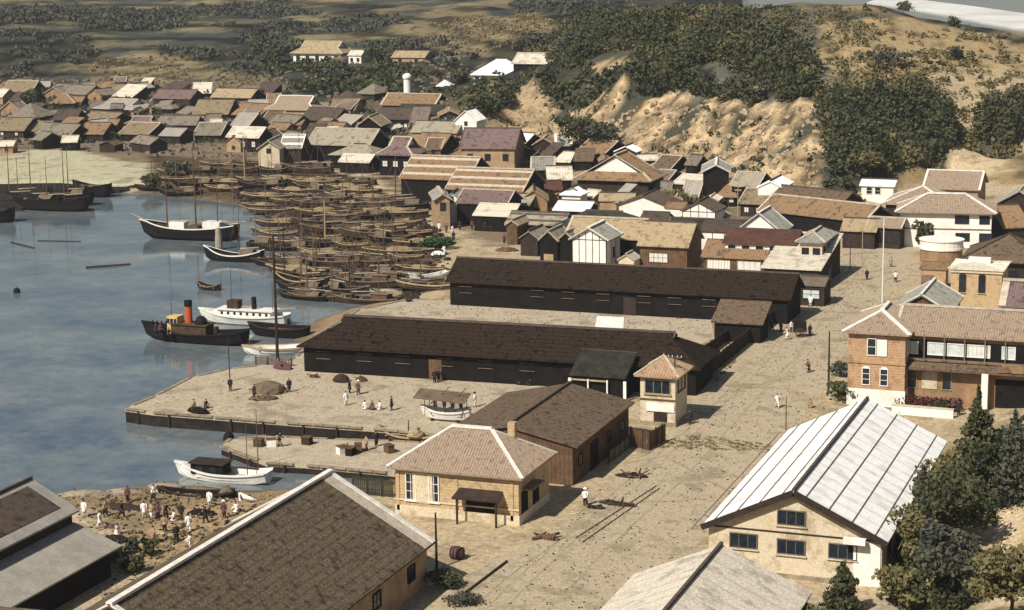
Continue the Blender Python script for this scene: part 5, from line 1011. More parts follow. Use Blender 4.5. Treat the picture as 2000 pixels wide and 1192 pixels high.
# floating booms, buoy
def log(label, x0, y0, x1, y1, r=.16, z=.03, name='floating_boom', m='wood_dark', cat='boom'):
    a, b = G(x0, y0, z), G(x1, y1, z); c = (a+b)/2; t = thing(name, label, cat, tuple(c)); MB().tube([a-c, b-c], [r, r*.8], 8).build('timber', m, t); return t
log('long straight dark boom floating alone in the open water', 168, 524, 255, 517, .3)
log('thin short boom floating left beside the reflected masts', 22, 474, 66, 485, .22)
log('thin level boom floating across the reflected masts', 74, 471, 158, 472, .16)
p = G(33, 572, 0); t = thing('buoy', 'single round black buoy in the water at the left', 'buoy', tuple(p)); MB().ellip((0, 0, .25), (.55, .55, .55), 14, 9).build('float', 'hull_black', t, True); MB().tube([(0, 0, .7), (0, 0, 1.0)], .05, 6).build('ring', 'wood_dark', t)
p = G(447, 862, 0); t = thing('mooring_buoy', 'big dark mooring buoy in the water below the quay wall', 'buoy', tuple(p)); MB().ellip((0, 0, .3), (.62, .62, .8), 14, 9).build('float', 'hull_black', t, True); MB().tube([(0, 0, 1.0), (0, 0, 1.4)], .07, 6).build('ring', 'wood_dark', t)

# low dark rocky spit behind the moored black junks
c = G(60, 380, 0); t = thing('rocky_spit', 'low black rocky spit running in from the left edge behind the moored junks', 'rocks', (c.x, c.y, 0)); g = random.Random(9); m = MB(); prof = [G(x, y, 0) for x, y in ((-80, 392), (0, 394), (60, 396), (110, 394), (160, 386), (215, 376), (290, 369))]
wds = [14, 15, 15, 14, 9, 4, 1.5]; rings = []
for p, w in zip(prof, wds): rings.append([(p.x-c.x+g.uniform(-1, 1), p.y-c.y+math.cos(a)*w*g.uniform(.8, 1.15), max(math.sin(a), -.3)*w*.22*g.uniform(.7, 1.4)) for a in [2*math.pi*k/16 for k in range(16)]])
m.loft(rings); m.build('mound', 'stone_dark', t)
for k in range(60):
    i = g.randrange(6); f = g.random(); p = prof[i]*(1-f)+prof[i+1]*f-c; w = wds[i]*(1-f)+wds[i+1]*f; s_ = g.uniform(.5, 1.8); b_ = MB(); b_.ellip((p.x, p.y+g.uniform(-1, 1)*w*.9, g.uniform(0, w*.12)), (s_, s_*.8, s_*.6), 7, 5); b_.build('boulder', 'stone_dark', t)

MS = [(500, 470, 60), (528, 500, 75), (560, 455, 70), (590, 480, 85), (612, 520, 70), (655, 500, 80), (700, 470, 70), (716, 540, 85), (742, 455, 60), (455, 400, 70), (392, 385, 60), (430, 372, 65), (545, 400, 75), (620, 430, 80), (670, 420, 70), (775, 520, 60), (600, 570, 80), (650, 585, 70), (520, 420, 66), (480, 350, 60), (575, 350, 58), (345, 360, 56)]
for i, (x, y, hh) in enumerate(MS):
    p = G(x, y, .4); h = hh/(scale_at(p)*.975); t = thing('bare_mast', '', 'mast', tuple(p), i*1.3, 'thin bare masts rising out of the crowded fleet'); MB().tube([(0, 0, -.6), (.05, 0, h*.5), (.12*math.sin(i), 0, h)], [.10, .08, .045], 6).build('mast_pole', 'wood_brown' if i % 3 else 'wood_grey', t)
    a = MB().tube([(-1.1, 0, h*.86), (1.1, .2, h*.9)], .04, 5).build('yard', 'wood_brown', t)
    for e in (-1, 1): MB().tube([(0, 0, h*.95), (e*h*.3, .3, .5)], .015, 4).build('stay', 'rope', t)
    t['label'] = '%s bare mast with a short yard, %s' % ('brown' if i % 3 else 'greyish', ['right of the white-railed ship stern', 'over the dark junk with upturned bow', 'among slanting hulls left of the street', 'in the middle of the slanting hulls', 'left of the gangway beam', 'above the gangway beam', 'beneath the street bend', 'in the pale gunwale rows', 'nearest the street bend', 'above the white-railed ship stern', 'over the white-railed ship deck', 'behind the white-railed ship', 'above the first slanting hulls', 'left of the pale thick mast', 'right of the pale thick mast', 'beside the street crowd bush', 'behind the pitch black junk', 'at the quay corner', 'between ship stern and slanting hulls', 'in the row under the wharf houses', 'before the wide ochre hall', 'at the shore end left of the wharf houses'][i])
# ---------------------------------------------------------------- people
def body_mesh(pose):
    P = {}; E = []; Rd = {}
    def j(n, p, r, par=None):
        P[n] = Vector(p); Rd[n] = r
        if par: E.append((par, n))
    sit = pose == 'sit'; hz = .30 if sit else .90
    lean = .18 if pose == 'carry' else (.12 if sit else 0)
    up_ = lambda h: (0, -lean*h/.6, hz+h)
    j('pel', (0, 0, hz), .125); j('waist', up_(.16), .11, 'pel'); j('chest', up_(.36), .135, 'waist'); j('neck', up_(.53), .055, 'chest'); j('head', (0, -lean-.02, hz+.62), .078, 'neck'); j('crown', (0, -lean-.015, hz+.72), .07, 'head')
    j('nose', (0, -lean-.125, hz+.635), .016, 'head')
    for s, q in ((-1, 'l'), (1, 'r')): j('ear'+q, (s*.092, -lean-.01, hz+.635), .017, 'head')
    for s, q in ((-1, 'l'), (1, 'r')):
        st = .0
        if pose == 'walk': st = .26*s
        if pose == 'carry': st = .18*s
        if sit: hip, kn, an, to = (s*.10, -.02, hz-.02), (s*.20, -.36, .44), (s*.16, -.22, .08), (s*.17, -.42, .035)
        else: hip, kn, an, to = (s*.095, 0, hz-.06), (s*.10, -st*.55-.03, .48), (s*.105, -st+.03, .08), (s*.12, -st-.16, .03)
        j('hip'+q, hip, .095, 'pel'); j('kn'+q, kn, .062, 'hip'+q); j('calf'+q, tuple((Vector(kn)*.65+Vector(an)*.35)+Vector((0, .02, 0))), .058, 'kn'+q); j('an'+q, an, .04, 'calf'+q); j('to'+q, to, .038, 'an'+q)
        c = P['chest']; sh = c+Vector((s*.19, 0, .08)); aw = {'walk': -.2*s, 'stand': .03, 'carry': .32, 'sit': .30}[pose]
        el = sh+Vector((s*.06, -aw*.4+.03, -.27)); wr = el+Vector((s*.01, -aw*.6-.06, -.22 if pose in ('stand', 'walk') else -.12))
        j('sh'+q, sh, .062, 'chest'); j('el'+q, el, .044, 'sh'+q); j('wr'+q, wr, .028, 'el'+q)
        d = (wr-el).normalized(); sd = Vector((0, 1, 0)); pm_ = wr+d*.07; j('pm'+q, pm_, .032, 'wr'+q)
        for f, (o, ln) in enumerate(((-.03, .062), (-.010, .075), (.012, .07), (.032, .055))):
            k = pm_+sd*o+d*.03; j('f%d%s' % (f, q), k, .011, 'pm'+q); m_ = k+d*ln*.6+Vector((-s*.006, 0, 0)); j('g%d%s' % (f, q), m_, .009, 'f%d%s' % (f, q)); j('h%d%s' % (f, q), m_+d*ln*.45+Vector((-s*.022, 0, 0)), .008, 'g%d%s' % (f, q))
        k = wr+d*.03-sd*.035+Vector((-s*.01, 0, 0)); j('t0'+q, k, .012, 'wr'+q); j('t1'+q, k+d*.045-sd*.022, .010, 't0'+q)
    names = list(P); ix = {n: i for i, n in enumerate(names)}
    me = bpy.data.meshes.new('skel'); me.from_pydata([tuple(P[n]) for n in names], [(ix[a], ix[b]) for a, b in E], []); o = bpy.data.objects.new('skel', me); col.objects.link(o)
    sk = o.modifiers.new('s', 'SKIN'); 
    for i, n in enumerate(names): me.skin_vertices[0].data[i].radius = (Rd[n]*(1.0 if n not in ('chest',) else 1.25), Rd[n]*(1.0 if n != 'chest' else .85)); me.skin_vertices[0].data[i].use_root = (n == 'pel')
    ss = o.modifiers.new('u', 'SUBSURF'); ss.levels = 1
    dg = bpy.context.evaluated_depsgraph_get(); dg.update(); r = bpy.data.meshes.new_from_object(o.evaluated_get(dg)); bpy.data.objects.remove(o); r.name = 'person'
    for p_ in r.polygons: p_.use_smooth = True
    return r, P
def ring(c, rx, ry, z, n=12): return [(c[0]+rx*math.cos(2*math.pi*k/n), c[1]+ry*math.sin(2*math.pi*k/n), z) for k in range(n)]
BODY = {}
for ps in ('stand', 'walk', 'carry', 'sit'):
    BODY[ps] = body_mesh(ps); BODY[ps][0].materials.clear(); BODY[ps][0].materials.append(M['skin'])
PK = {}
def person(label, x, y, pose='stand', top='cloth_white', low=None, rz=0, hat=None, group=None, z=None, sc_=1.0):
    me, P = BODY[pose]; low = low or top
    t = bpy.data.objects.new('person', me); col.objects.link(t); tag(t, label, 'person', group)
    key = (pose, top, low, hat)
    if key not in PK:
        ch = []; c = MB(); sit = pose == 'sit'; ch_, w_, pe = P['chest'], P['waist'], P['pel']
        rs = [ring(P['neck'], .075, .07, P['neck'].z), ring(ch_, .20, .135, ch_.z+.10), ring(ch_, .205, .15, ch_.z-.02), ring(w_, .175, .14, w_.z), ring(pe, .20, .165, pe.z)]
        if not sit:
            lg = .52 if low == top else .78; mid = (P['knl']+P['knr'])/2
            rs += [ring((0, pe.y*.5, 0), .215, .20, lg+.12 if lg > .7 else .70), ring(mid*.5, .24, .24, lg)]
        else: rs += [ring((0, -.10, 0), .27, .28, .20), ring((0, -.12, 0), .31, .32, .05)]
        c.loft(rs, True); ch.append(c.build('tunic', top, None, True))
        for q in 'lr': ch.append(MB().tube([P['sh'+q]+Vector((0, 0, .02)), P['el'+q], P['wr'+q]], [.085, .078, .07], 8).build('sleeve', top, None, True))
        if not sit:
            for q in 'lr': ch.append(MB().tube([P['hip'+q], P['kn'+q], P['calf'+q], P['an'+q]], [.115, .095, .085, .07], 8).build('trouser_leg', low, None, True))
        for q in 'lr': ch.append(MB().ellip(P['to'+q]+Vector((0, .06, 0)), (.055, .13, .045), 8, 6).build('shoe', 'cloth_dark', None, True))
        hd = P['crown']; ch.append(MB().ellip(hd+Vector((0, .02, -.02)), (.098, .108, .088), 10, 7).build('hair', 'hair', None, True))
        for s in (-1, 1): ch.append(MB().ellip(P['head']+Vector((s*.033, -.078, .03)), (.011, .008, .009), 6, 4).build('eye', 'hair', None, True))
        ch.append(MB().box(P['head']+Vector((0, -.078, -.035)), (.045, .012, .010)).build('mouth', 'cloth_plum', None))
        if hat: 
            h = MB(); h.tube([hd+Vector((0, 0, .02)), hd+Vector((0, 0, .045)), hd+Vector((0, 0, .14)), hd+Vector((0, 0, .17))], [.20, .19, .10, .03] if hat == 'cloth_white' else [.17, .11, .10, .08], 14); ch.append(h.build('hat', hat, None))
        PK[key] = ch
        for o in ch: o.parent = t
    else:
        for o in PK[key]: n_ = o.copy(); col.objects.link(n_); n_.parent = t
    if z is None: p = TR(x, y, 0); zz_ = 1.625 if PXQ(x, y) else p.z; p = G(x, y, max(zz_, .2)); 
    else: p = G(x, y, z)
    t.location = p; t.rotation_euler[2] = R(rz); t.scale = (sc_,)*3
    return t
QP = [(245, 798), (730, 838), (870, 852), (1030, 860), (1130, 760), (1400, 660), (1390, 618), (868, 586), (700, 606), (575, 700), (372, 738)]
def PXQ(x, y): return bool(pip(np.array([x*1.0]), np.array([y*1.0]), QP)[0])
W1, D1, PL, TN = 'cloth_white', 'cloth_dark', 'cloth_plum', 'cloth_tan'
PEOPLE = [
 ('person in dark clothes standing alone by the rubble heap on the quay', 565, 766, 'stand', D1, D1, 40, None), ('tall person in black beside the heaped nets at the quay left', 497, 778, 'stand', D1, D1, -30, None),
 ('person in dark clothes at the quay edge under the thin mast', 450, 764, 'stand', D1, PL, 10, None), ('person in dark clothes crouching near the point of the quay', 402, 797, 'sit', D1, D1, 60, None), ('person in brown crouching nearest the point of the quay', 381, 797, 'sit', TN, TN, -60, None),
 ('person in a long white robe standing in the middle of the quay', 676, 792, 'stand', W1, W1, 60, None), ('person with a black coat just behind the long white robe', 683, 768, 'stand', D1, D1, 100, None), ('person in a plum skirt and white top walking on the quay', 700, 771, 'walk', PL, PL, 150, 'cloth_white'),
 ('seated person in white, left of the three sitting on the quay', 713, 799, 'sit', W1, W1, 20, None), ('seated person in plum, middle of the three sitting on the quay', 728, 800, 'sit', PL, PL, 0, None), ('seated person in white, right of the three sitting on the quay', 743, 800, 'sit', W1, W1, -20, None),
 ('person in black standing right of the three seated people', 765, 802, 'stand', D1, D1, -70, None), ('person in black close by the black warehouse door, left one of two', 849, 748, 'stand', D1, D1, 30, None), ('person in black close by the black warehouse door, right one of two', 857, 746, 'walk', D1, D1, -30, None),
 ('person in dark clothes with a white hat by the black warehouse wall', 713, 730, 'walk', D1, D1, 90, 'cloth_white'), ('person in plum crouching at the foot of the black warehouse wall', 802, 731, 'sit', PL, PL, 0, None), ('person in white with a dark hat beside the awning boat', 928, 795, 'stand', W1, W1, -90, 'cloth_dark'),
 ('person in black under the mat awning, left', 868, 800, 'stand', D1, D1, 0, None), ('person in plum under the mat awning, middle', 884, 802, 'stand', PL, D1, 20, None), ('person in black under the mat awning, right', 900, 800, 'stand', D1, D1, -20, None), ('person in dark coat behind the mat awning boat bow', 850, 803, 'carry', D1, D1, 0, None),
 ('person in dark clothes walking on the road beside the lookout box', 1347, 829, 'walk', D1, D1, 160, None), ('person in a white hat and dark trousers by the cart tracks', 1143, 988, 'stand', W1, D1, 200, 'cloth_white'),
 ('person in white walking on the road opposite the customs house', 1518, 797, 'walk', W1, W1, 30, None), ('person in plum carrying something on the middle of the road', 1580, 728, 'carry', PL, D1, -60, None), ('person in tan sitting beside the road in front of the customs house', 1582, 796, 'sit', TN, PL, 20, None),
 ('person in white alone on the road right of the inland warehouse', 1583, 599, 'stand', W1, W1, 0, None), ('person in black standing right of the handcart', 1582, 657, 'stand', D1, D1, -30, None), ('person in white bending at the front of the handcart', 1538, 664, 'carry', W1, W1, -90, None), ('person in white pulling behind the handcart', 1545, 650, 'stand', W1, D1, 80, None),
 ('person in plum left of the handcart by the fence', 1525, 650, 'stand', PL, D1, 60, None), ('person in black close to the fence left of the handcart', 1507, 648, 'walk', D1, D1, 60, None), ('person in brown far up the road by the tiled gate', 1740, 522, 'stand', TN, TN, 0, None), ('person in dark trousers and white top up the road', 1749, 551, 'walk', W1, D1, 10, None),
 ('person in black up the road left of the thin white flagpole', 1693, 547, 'stand', D1, D1, 30, None), ('person in black beside the white column of the customs house', 1872, 812, 'stand', D1, D1, -10, None), ('person in plum beside the black-clad person at the customs column', 1862, 806, 'stand', PL, D1, 30, None),
 ('person in white near the left store on the foreshore', 165, 1010, 'stand', W1, W1, 0, None), ('person in tan bending on the foreshore near the left store', 206, 1008, 'carry', TN, D1, 50, None), ('person in white walking along the foreshore path', 196, 1032, 'walk', W1, W1, 90, None), ('person in white standing with the foreshore group, leftmost', 282, 1012, 'stand', W1, W1, 30, None),
 ('person in pale brown inside the foreshore group', 296, 1014, 'stand', TN, W1, -30, None), ('person in plum inside the foreshore group', 309, 1016, 'stand', PL, D1, 10, None), ('person in black inside the foreshore group', 324, 1015, 'carry', D1, D1, 60, None), ('person in white seated right of the foreshore group', 342, 1017, 'sit', W1, D1, -40, None), ('person in dark clothes at the right end of the foreshore group', 355, 1016, 'stand', D1, PL, 0, None),
 ('person in white walking below the foreshore group', 369, 1038, 'walk', W1, W1, -150, None), ('person in white bending, nearest the mossy barn roof', 374, 1076, 'carry', W1, W1, -40, None), ('person in plum with a white hat right on the foreshore', 438, 1012, 'stand', PL, PL, 0, 'cloth_white'), ('person in black crouching beside the barn roof on the foreshore', 444, 1032, 'sit', D1, D1, 40, None),
 ('person in black alone on the street bend', 832, 448, 'stand', D1, D1, 0, None), ('person in white left of the narrow white gable', 858, 452, 'stand', W1, W1, 30, None), ('person in plum in the crowd below the narrow white gable', 872, 455, 'stand', PL, PL, 0, None), ('person in white in the crowd below the narrow white gable', 884, 458, 'walk', W1, W1, 60, None),
 ('person in black at the right of the crowd below the white gable', 898, 450, 'stand', D1, D1, 0, None), ('person in plum before the awning shop, leftmost', 922, 448, 'stand', PL, D1, 0, None), ('person in white before the awning shop, second', 934, 450, 'stand', W1, D1, 10, None), ('person in black before the awning shop, third', 947, 452, 'stand', D1, D1, 10, None), ('person in white before the awning shop, rightmost', 960, 452, 'walk', W1, D1, 40, None),
 ('person in black near the bush on the street', 886, 470, 'stand', D1, D1, 0, None), ('person in white standing before the black gabled shops', 1026, 494, 'stand', W1, W1, 0, None), ('person in white bending near the warehouse end on the street', 868, 498, 'carry', W1, W1, 0, None), ('person in plum on the square below the pale rafter gable', 985, 476, 'stand', PL, D1, 20, None),
 ('person in tan sitting at the left end of the landing stage', 508, 866, 'sit', TN, TN, 0, None, .95), ('person in black lying-low seated on the landing stage, middle', 678, 884, 'sit', D1, W1, 60, None, .95), ('person in black standing on the landing stage near the office', 735, 872, 'stand', D1, D1, 60, None, .95), ('person in brown standing on the landing stage near the office', 716, 880, 'stand', TN, PL, -40, None, .95), ('person in dark clothes bending on the landing stage', 545, 873, 'carry', D1, TN, 90, None, .95),
 ('person in black standing on the tug bow', 305, 655, 'stand', D1, D1, 0, None, 1.2), ('person in plum standing on the tug bow', 314, 655, 'stand', PL, D1, 40, None, 1.2), ('person in black crouching on the tug foredeck', 330, 655, 'sit', D1, D1, 40, None, 1.2)]
PEOPLE += [('person in plum standing alone at the water edge of the beach', 250, 982, 'stand', PL, D1, 0, None), ('person in white bending by the rubble at the water edge', 300, 978, 'carry', W1, D1, 50, None), ('person in black walking between store and foreshore group', 238, 1012, 'walk', D1, D1, 90, None),
 ('person in tan standing by the pale boards on the beach', 322, 1040, 'stand', TN, D1, 20, None), ('person in white close to the black rowing boat', 410, 990, 'stand', W1, W1, 0, None), ('person in dark clothes carrying goods beside the goods pile', 402, 1022, 'carry', D1, D1, -90, None), ('person in white sitting on the beach right of the black rowing boat', 462, 1000, 'sit', W1, PL, 0, None),
 ('person in brown near the two upright dark bushes', 300, 1062, 'stand', TN, TN, -40, None), ('person in black near the two upright dark bushes', 345, 1058, 'stand', D1, D1, 40, None), ('person in white crouching by the plum bundle', 228, 1044, 'sit', W1, W1, 80, None)]
for q in PEOPLE: person(q[0], q[1], q[2], q[3], q[4], q[5], q[6], q[7], None, q[8] if len(q) > 8 else None)
# ---------------------------------------------------------------- vegetation
def leaf_cloud(cent, rad, n, size, seed=0, shell=.55, flat=.0):
    """n leaf-clump quads through ellipsoids; cent (k,3), rad (k,3)"""
    g = np.random.default_rng(seed); k = g.integers(0, len(cent), n)
    d = g.normal(size=(n, 3)); d /= np.linalg.norm(d, axis=1)[:, None]; r = g.uniform(shell**3, 1, n)**(1/3)*g.uniform(.85, 1.12, n)
    c = cent[k]+d*rad[k]*r[:, None]
    a = g.normal(size=(n, 3)); a = a*.7+d*.2; a /= np.linalg.norm(a, axis=1)[:, None]; b = np.cross(a, g.normal(size=(n, 3))); b /= np.linalg.norm(b, axis=1)[:, None]
    s = (size*g.uniform(.5, 1.3, n))[:, None]; a = a*s; b = b*s*g.uniform(.45, .9, n)[:, None]
    v = np.stack([c-a-b*.5, c+a*.3-b, c+a+b*.4, c-a*.2+b], 1).reshape(-1, 3)
    return v
def quads(name, v, m, parent=None):
    me = bpy.data.meshes.new(name); n = len(v)//4; me.vertices.add(len(v)); me.vertices.foreach_set('co', v.astype(np.float32).ravel()); me.loops.add(len(v)); me.loops.foreach_set('vertex_index', np.arange(len(v), dtype=np.int32))
    me.polygons.add(n); me.polygons.foreach_set('loop_start', np.arange(0, 4*n, 4, dtype=np.int32)); me.update(calc_edges=True); me.validate()
    me.materials.append(M[m]); o = bpy.data.objects.new(name, me); col.objects.link(o)
    if parent: o.parent = parent; KID.setdefault(parent.name, []).append(o)
    return o
def tree(label, x, y, h, w, m='leaf_dark', kind='round', n=900, leaf=.35, seed=1, name='tree', cat='tree', z=None, group=None, px=True):
    p = TR(x, y, 0) if z is None else G(x, y, z); rr = random.Random(seed)
    t = thing(name, label, cat, (p.x, p.y, p.z-.1), rr.uniform(0, 6), group); cs = []; rs = []; limbs = []
    if kind == 'cone':
        L = 9
        for i in range(L):
            f = i/(L-1); zz_ = h*(.14+.84*f); rd = w/2*(1-f)**.8+.15
            for k in range(5 if f < .8 else 2):
                a = rr.uniform(0, 6.28); q = rd*rr.uniform(.25, .75); cs.append((math.cos(a)*q, math.sin(a)*q, zz_+rr.uniform(-.2, .2)*h/8)); rs.append((rd*.55, rd*.55, h*.075)); limbs.append(cs[-1])
    else:
        for i in range(13 if h > 3 else 7):
            a = rr.uniform(0, 6.28); q = w/2*rr.uniform(.1, .72); zz_ = h*rr.uniform(.38, .86) if h > 3 else h*rr.uniform(.25, .75); s = rr.uniform(.2, .34)
            cs.append((math.cos(a)*q, math.sin(a)*q, zz_)); rs.append((w*s, w*s, h*s*.55)); limbs.append(cs[-1])
    tk = MB(); r0 = max(.06, h*.028); tk.tube([(0, 0, -.3), (rr.uniform(-.1, .1), rr.uniform(-.1, .1), h*.35), (0, 0, h*.8)], [r0, r0*.7, r0*.25], 7)
    tr_ = tk.build('trunk', 'trunk', t)
    for l in limbs[:6]:
        b = MB(); b.tube([(0, 0, max(l[2]-h*.18, h*.1)), (l[0]*.6, l[1]*.6, l[2]-h*.03), l], [r0*.45, r0*.3, r0*.12], 5); b.build('limb', 'trunk', tr_)
    quads('crown', leaf_cloud(np.array(cs), np.array(rs), n, leaf, seed), m, t)
    return t
# trees close to the camera, bottom right
TRS = [('tall dark pointed tree, highest crown at the right edge below the customs house', 1905, 1000, 10.5, 6.0, 'leaf_dark', 'cone', 3800, 1), ('dark pointed tree at the right picture edge beside the tallest one', 1975, 985, 8, 5.5, 'leaf_blue', 'cone', 2600, 2),
 ('bushy dark tree beside the rear right corner of the white roof', 1850, 985, 5.0, 4.5, 'leaf_olive', 'round', 1800, 3), ('broad dark tree in the middle of the bottom right grove', 1865, 1085, 7.5, 6.5, 'leaf_dark', 'round', 3600, 4), ('olive tree leaning by the right wall of the white roofed godown', 1795, 1110, 5.2, 4.6, 'leaf_olive', 'round', 2400, 5),
 ('blue-green tree at the bottom of the grove left of the pale haze patch', 1860, 1185, 7.0, 6.2, 'leaf_blue', 'round', 3400, 6), ('olive bushy tree at the very bottom right corner', 1975, 1210, 6.0, 6.0, 'leaf_olive', 'round', 3000, 7), ('slim dark tree half way down the right wall of the godown', 1800, 1010, 4.4, 3.0, 'leaf_blue', 'cone', 1400, 8),
 ('low olive tree between the godown corner and the grove', 1755, 1190, 3.6, 4.2, 'leaf_olive', 'round', 1700, 9), ('small dark pointed fir in front of the white godown corner', 1645, 1200, 4.2, 3.8, 'leaf_dark', 'cone', 2000, 10), ('low dark bush beside the pale shed roof at the bottom edge', 1590, 1230, 2.6, 3.6, 'leaf_olive', 'round', 1200, 11)]
for lb, x, y, h, w, m, k, n, sd in TRS: tree(lb, x, y, h, w, m, k, n, .20, sd, name='conifer' if k == 'cone' else 'tree')
# trees and bushes in the town
TWN = [('dark tree clump standing against the foot of the bluff', 1135, 296, 8.5, 11, 'leaf_dark', 1400, .4, 'tree'), ('second dark tree of the clump, nearer the gully', 1172, 298, 7, 8, 'leaf_blue', 1000, .4, 'tree'), ('green bush below the temple-like hall', 1215, 386, 3.2, 8, 'leaf_green', 700, .3, 'bush'),
 ('green bushy tree between temple-like hall and white timbered gable', 1325, 402, 3.4, 8.5, 'leaf_olive', 800, .3, 'bush'), ('green bush where the street meets the fleet', 852, 483, 2.8, 7.5, 'leaf_green', 800, .28, 'bush'), ('dark tree growing against the front of the big white house', 1800, 497, 6.0, 3.8, 'leaf_dark', 1600, .3, 'tree'),
 ('plum coloured bush left of the customs house corner', 1640, 784, 2.6, 4.5, 'leaf_dark', 800, .22, 'bush'), ('small bush behind the upper left corner of the customs house', 1640, 735, 2.2, 2.6, 'leaf_blue', 400, .22, 'bush'), ('dark tree at the far left among the straw roofs', 60, 212, 7, 6, 'leaf_dark', 700, .45, 'tree'),
 ('dark trees on the shore above the harbour corner, left crown', 300, 372, 3.6, 6, 'leaf_dark', 600, .35, 'tree'), ('dark crown on the shore above the harbour corner, right', 345, 345, 3.4, 7, 'leaf_blue', 600, .35, 'tree'), ('dark tree at the left of the big ochre hilltop house', 545, 122, 6, 9, 'leaf_dark', 700, .5, 'tree'),
 ('dark bush under the right end of the hilltop house', 650, 150, 2.5, 12, 'leaf_blue', 700, .5, 'bush'), ('dark tree between hilltop house and small ochre farmhouse', 735, 122, 5, 8, 'leaf_dark', 600, .5, 'tree'), ('dark tree left of the white hipped pavilion', 895, 165, 4, 6, 'leaf_dark', 600, .45, 'tree'),
 ('tall dark tree behind the right of the two hill houses', 1120, 125, 9, 9, 'leaf_blue', 900, .5, 'tree'), ('dark tree behind the pale patched hill roof', 1040, 112, 7, 12, 'leaf_blue', 900, .5, 'tree'), ('dark tree beside the white storehouse at the bluff corner', 955, 235, 7, 7, 'leaf_dark', 800, .4, 'tree'), ('dark tree above the large dark purple roof', 985, 215, 6, 6, 'leaf_dark', 600, .4, 'tree'),
 ('dark round tree left of the white cottage', 1640, 392, 5.5, 6, 'leaf_dark', 1200, .4, 'tree'), ('olive tree behind the white cottage', 1700, 350, 6, 8, 'leaf_olive', 1000, .4, 'tree'), ('lone small bush on the pale ridge at the top right', 1862, 52, 3, 3.4, 'leaf_dark', 250, .3, 'bush'), ('lone dark bush on the ridge slope left of the other', 1765, 30, 3.4, 5, 'leaf_dark', 300, .35, 'bush'), ('dark bush on the slope in the middle of the top right hill', 1735, 128, 3.5, 11, 'leaf_blue', 500, .4, 'bush'), ('round green bush on the top right hillside', 1868, 118, 3.6, 4.5, 'leaf_blue', 400, .35, 'bush'),
 ('small dark bush under the left store eave on the foreshore', 212, 1098, 2.2, 3.2, 'leaf_dark', 700, .18, 'bush'), ('round dark bush on the foreshore near the mossy roof', 262, 1118, 1.9, 2.0, 'leaf_dark', 500, .16, 'bush'), ('upright dark bush on the foreshore, middle of three', 290, 1085, 2.0, 1.5, 'leaf_dark', 400, .16, 'bush'), ('upright dark shrub on the foreshore next to the middle bush', 258, 1078, 1.7, 1.2, 'leaf_blue', 300, .16, 'bush'),
 ('dark green bushes under the mossy barn eave by the road', 872, 1150, 1.8, 3.6, 'leaf_dark', 900, .16, 'bush'), ('low dark green shrub at the road side of the barn', 900, 1180, 1.2, 3.4, 'leaf_blue', 700, .14, 'bush'), ('dark red hedge plant under the customs house windows', 1840, 803, 1.3, 3.2, 'leaf_dark', 400, .15, 'bush')]
for i, (lb, x, y, h, w, m, n, lf, nm) in enumerate(TWN): tree(lb, x, y, h, w, m, 'round', n, lf, 40+i, name=nm, cat=nm)
# hillside woods and scrub: nobody could count them
def wood(name, label, polys, n, m, hr, wr, leaf, per, seed, cat='woodland'):
    g = np.random.default_rng(seed); V = []; areas = []
    W = [np.array([TR(x, y).xy for x, y in p]) for p in polys]
    ar = [abs(np.sum(w[:, 0]*np.roll(w[:, 1], -1)-np.roll(w[:, 0], -1)*w[:, 1]))/2 for w in W]; tot = sum(ar)
    for w, a in zip(W, ar):
        lo, hi = w.min(0), w.max(0); want = int(n*a/tot); q = g.uniform(lo, hi, (want*4+50, 2)); q = q[pip(q[:, 0], q[:, 1], w)][:want]
        for x, y in q:
            cl = mnoise.noise(Vector((x*.06, y*.06, seed)))
            if cl < g.uniform(-.45, .05): continue
            h = g.uniform(*hr)*(1+cl*.5); wd = g.uniform(*wr)*(1+cl*.4); z = th(x, y)
            V.append(leaf_cloud(np.array([[x, y, z+h*.45], [x+wd*.2, y, z+h*.62]]), np.array([[wd*.5, wd*.5, h*.5], [wd*.32, wd*.32, h*.42]]), per, leaf, int(g.integers(1e9)), .4))
    o = quads(name, np.concatenate(V), m); tag(o, label, cat, None, 'stuff'); return o
wood('hillside_wood', 'dense dark wood covering the hillside above the bluff', [[(1105, 132), (1120, 62), (1240, 62), (1290, 50), (1400, 60), (1540, 95), (1590, 145), (1600, 190), (1530, 210), (1480, 150), (1300, 150), (1280, 115), (1160, 110), (1120, 140)], [(1240, 150), (1350, 165), (1480, 190), (1500, 210), (1330, 182), (1230, 160)]], 2600, 'leaf_dark', (1.5, 7), (2.2, 7.5), .45, 74, 11)
wood('slope_wood', 'dark green wood on the slope between the bluff and the white cottage', [[(1600, 205), (1700, 190), (1800, 205), (1850, 250), (1850, 290), (1800, 325), (1740, 330), (1670, 345), (1620, 360), (1630, 290)], [(1900, 225), (2010, 215), (2010, 285), (1920, 280)]], 950, 'leaf_dark', (1.5, 6), (2, 6.5), .42, 70, 12)
wood('slope_scrub', 'olive scrub mixed into the wooded slope right of the bluff', [[(1600, 190), (1750, 165), (2000, 190), (2000, 270), (1850, 300), (1700, 360), (1620, 330)]], 620, 'leaf_olive', (1, 3.5), (1.5, 5), .4, 40, 13)
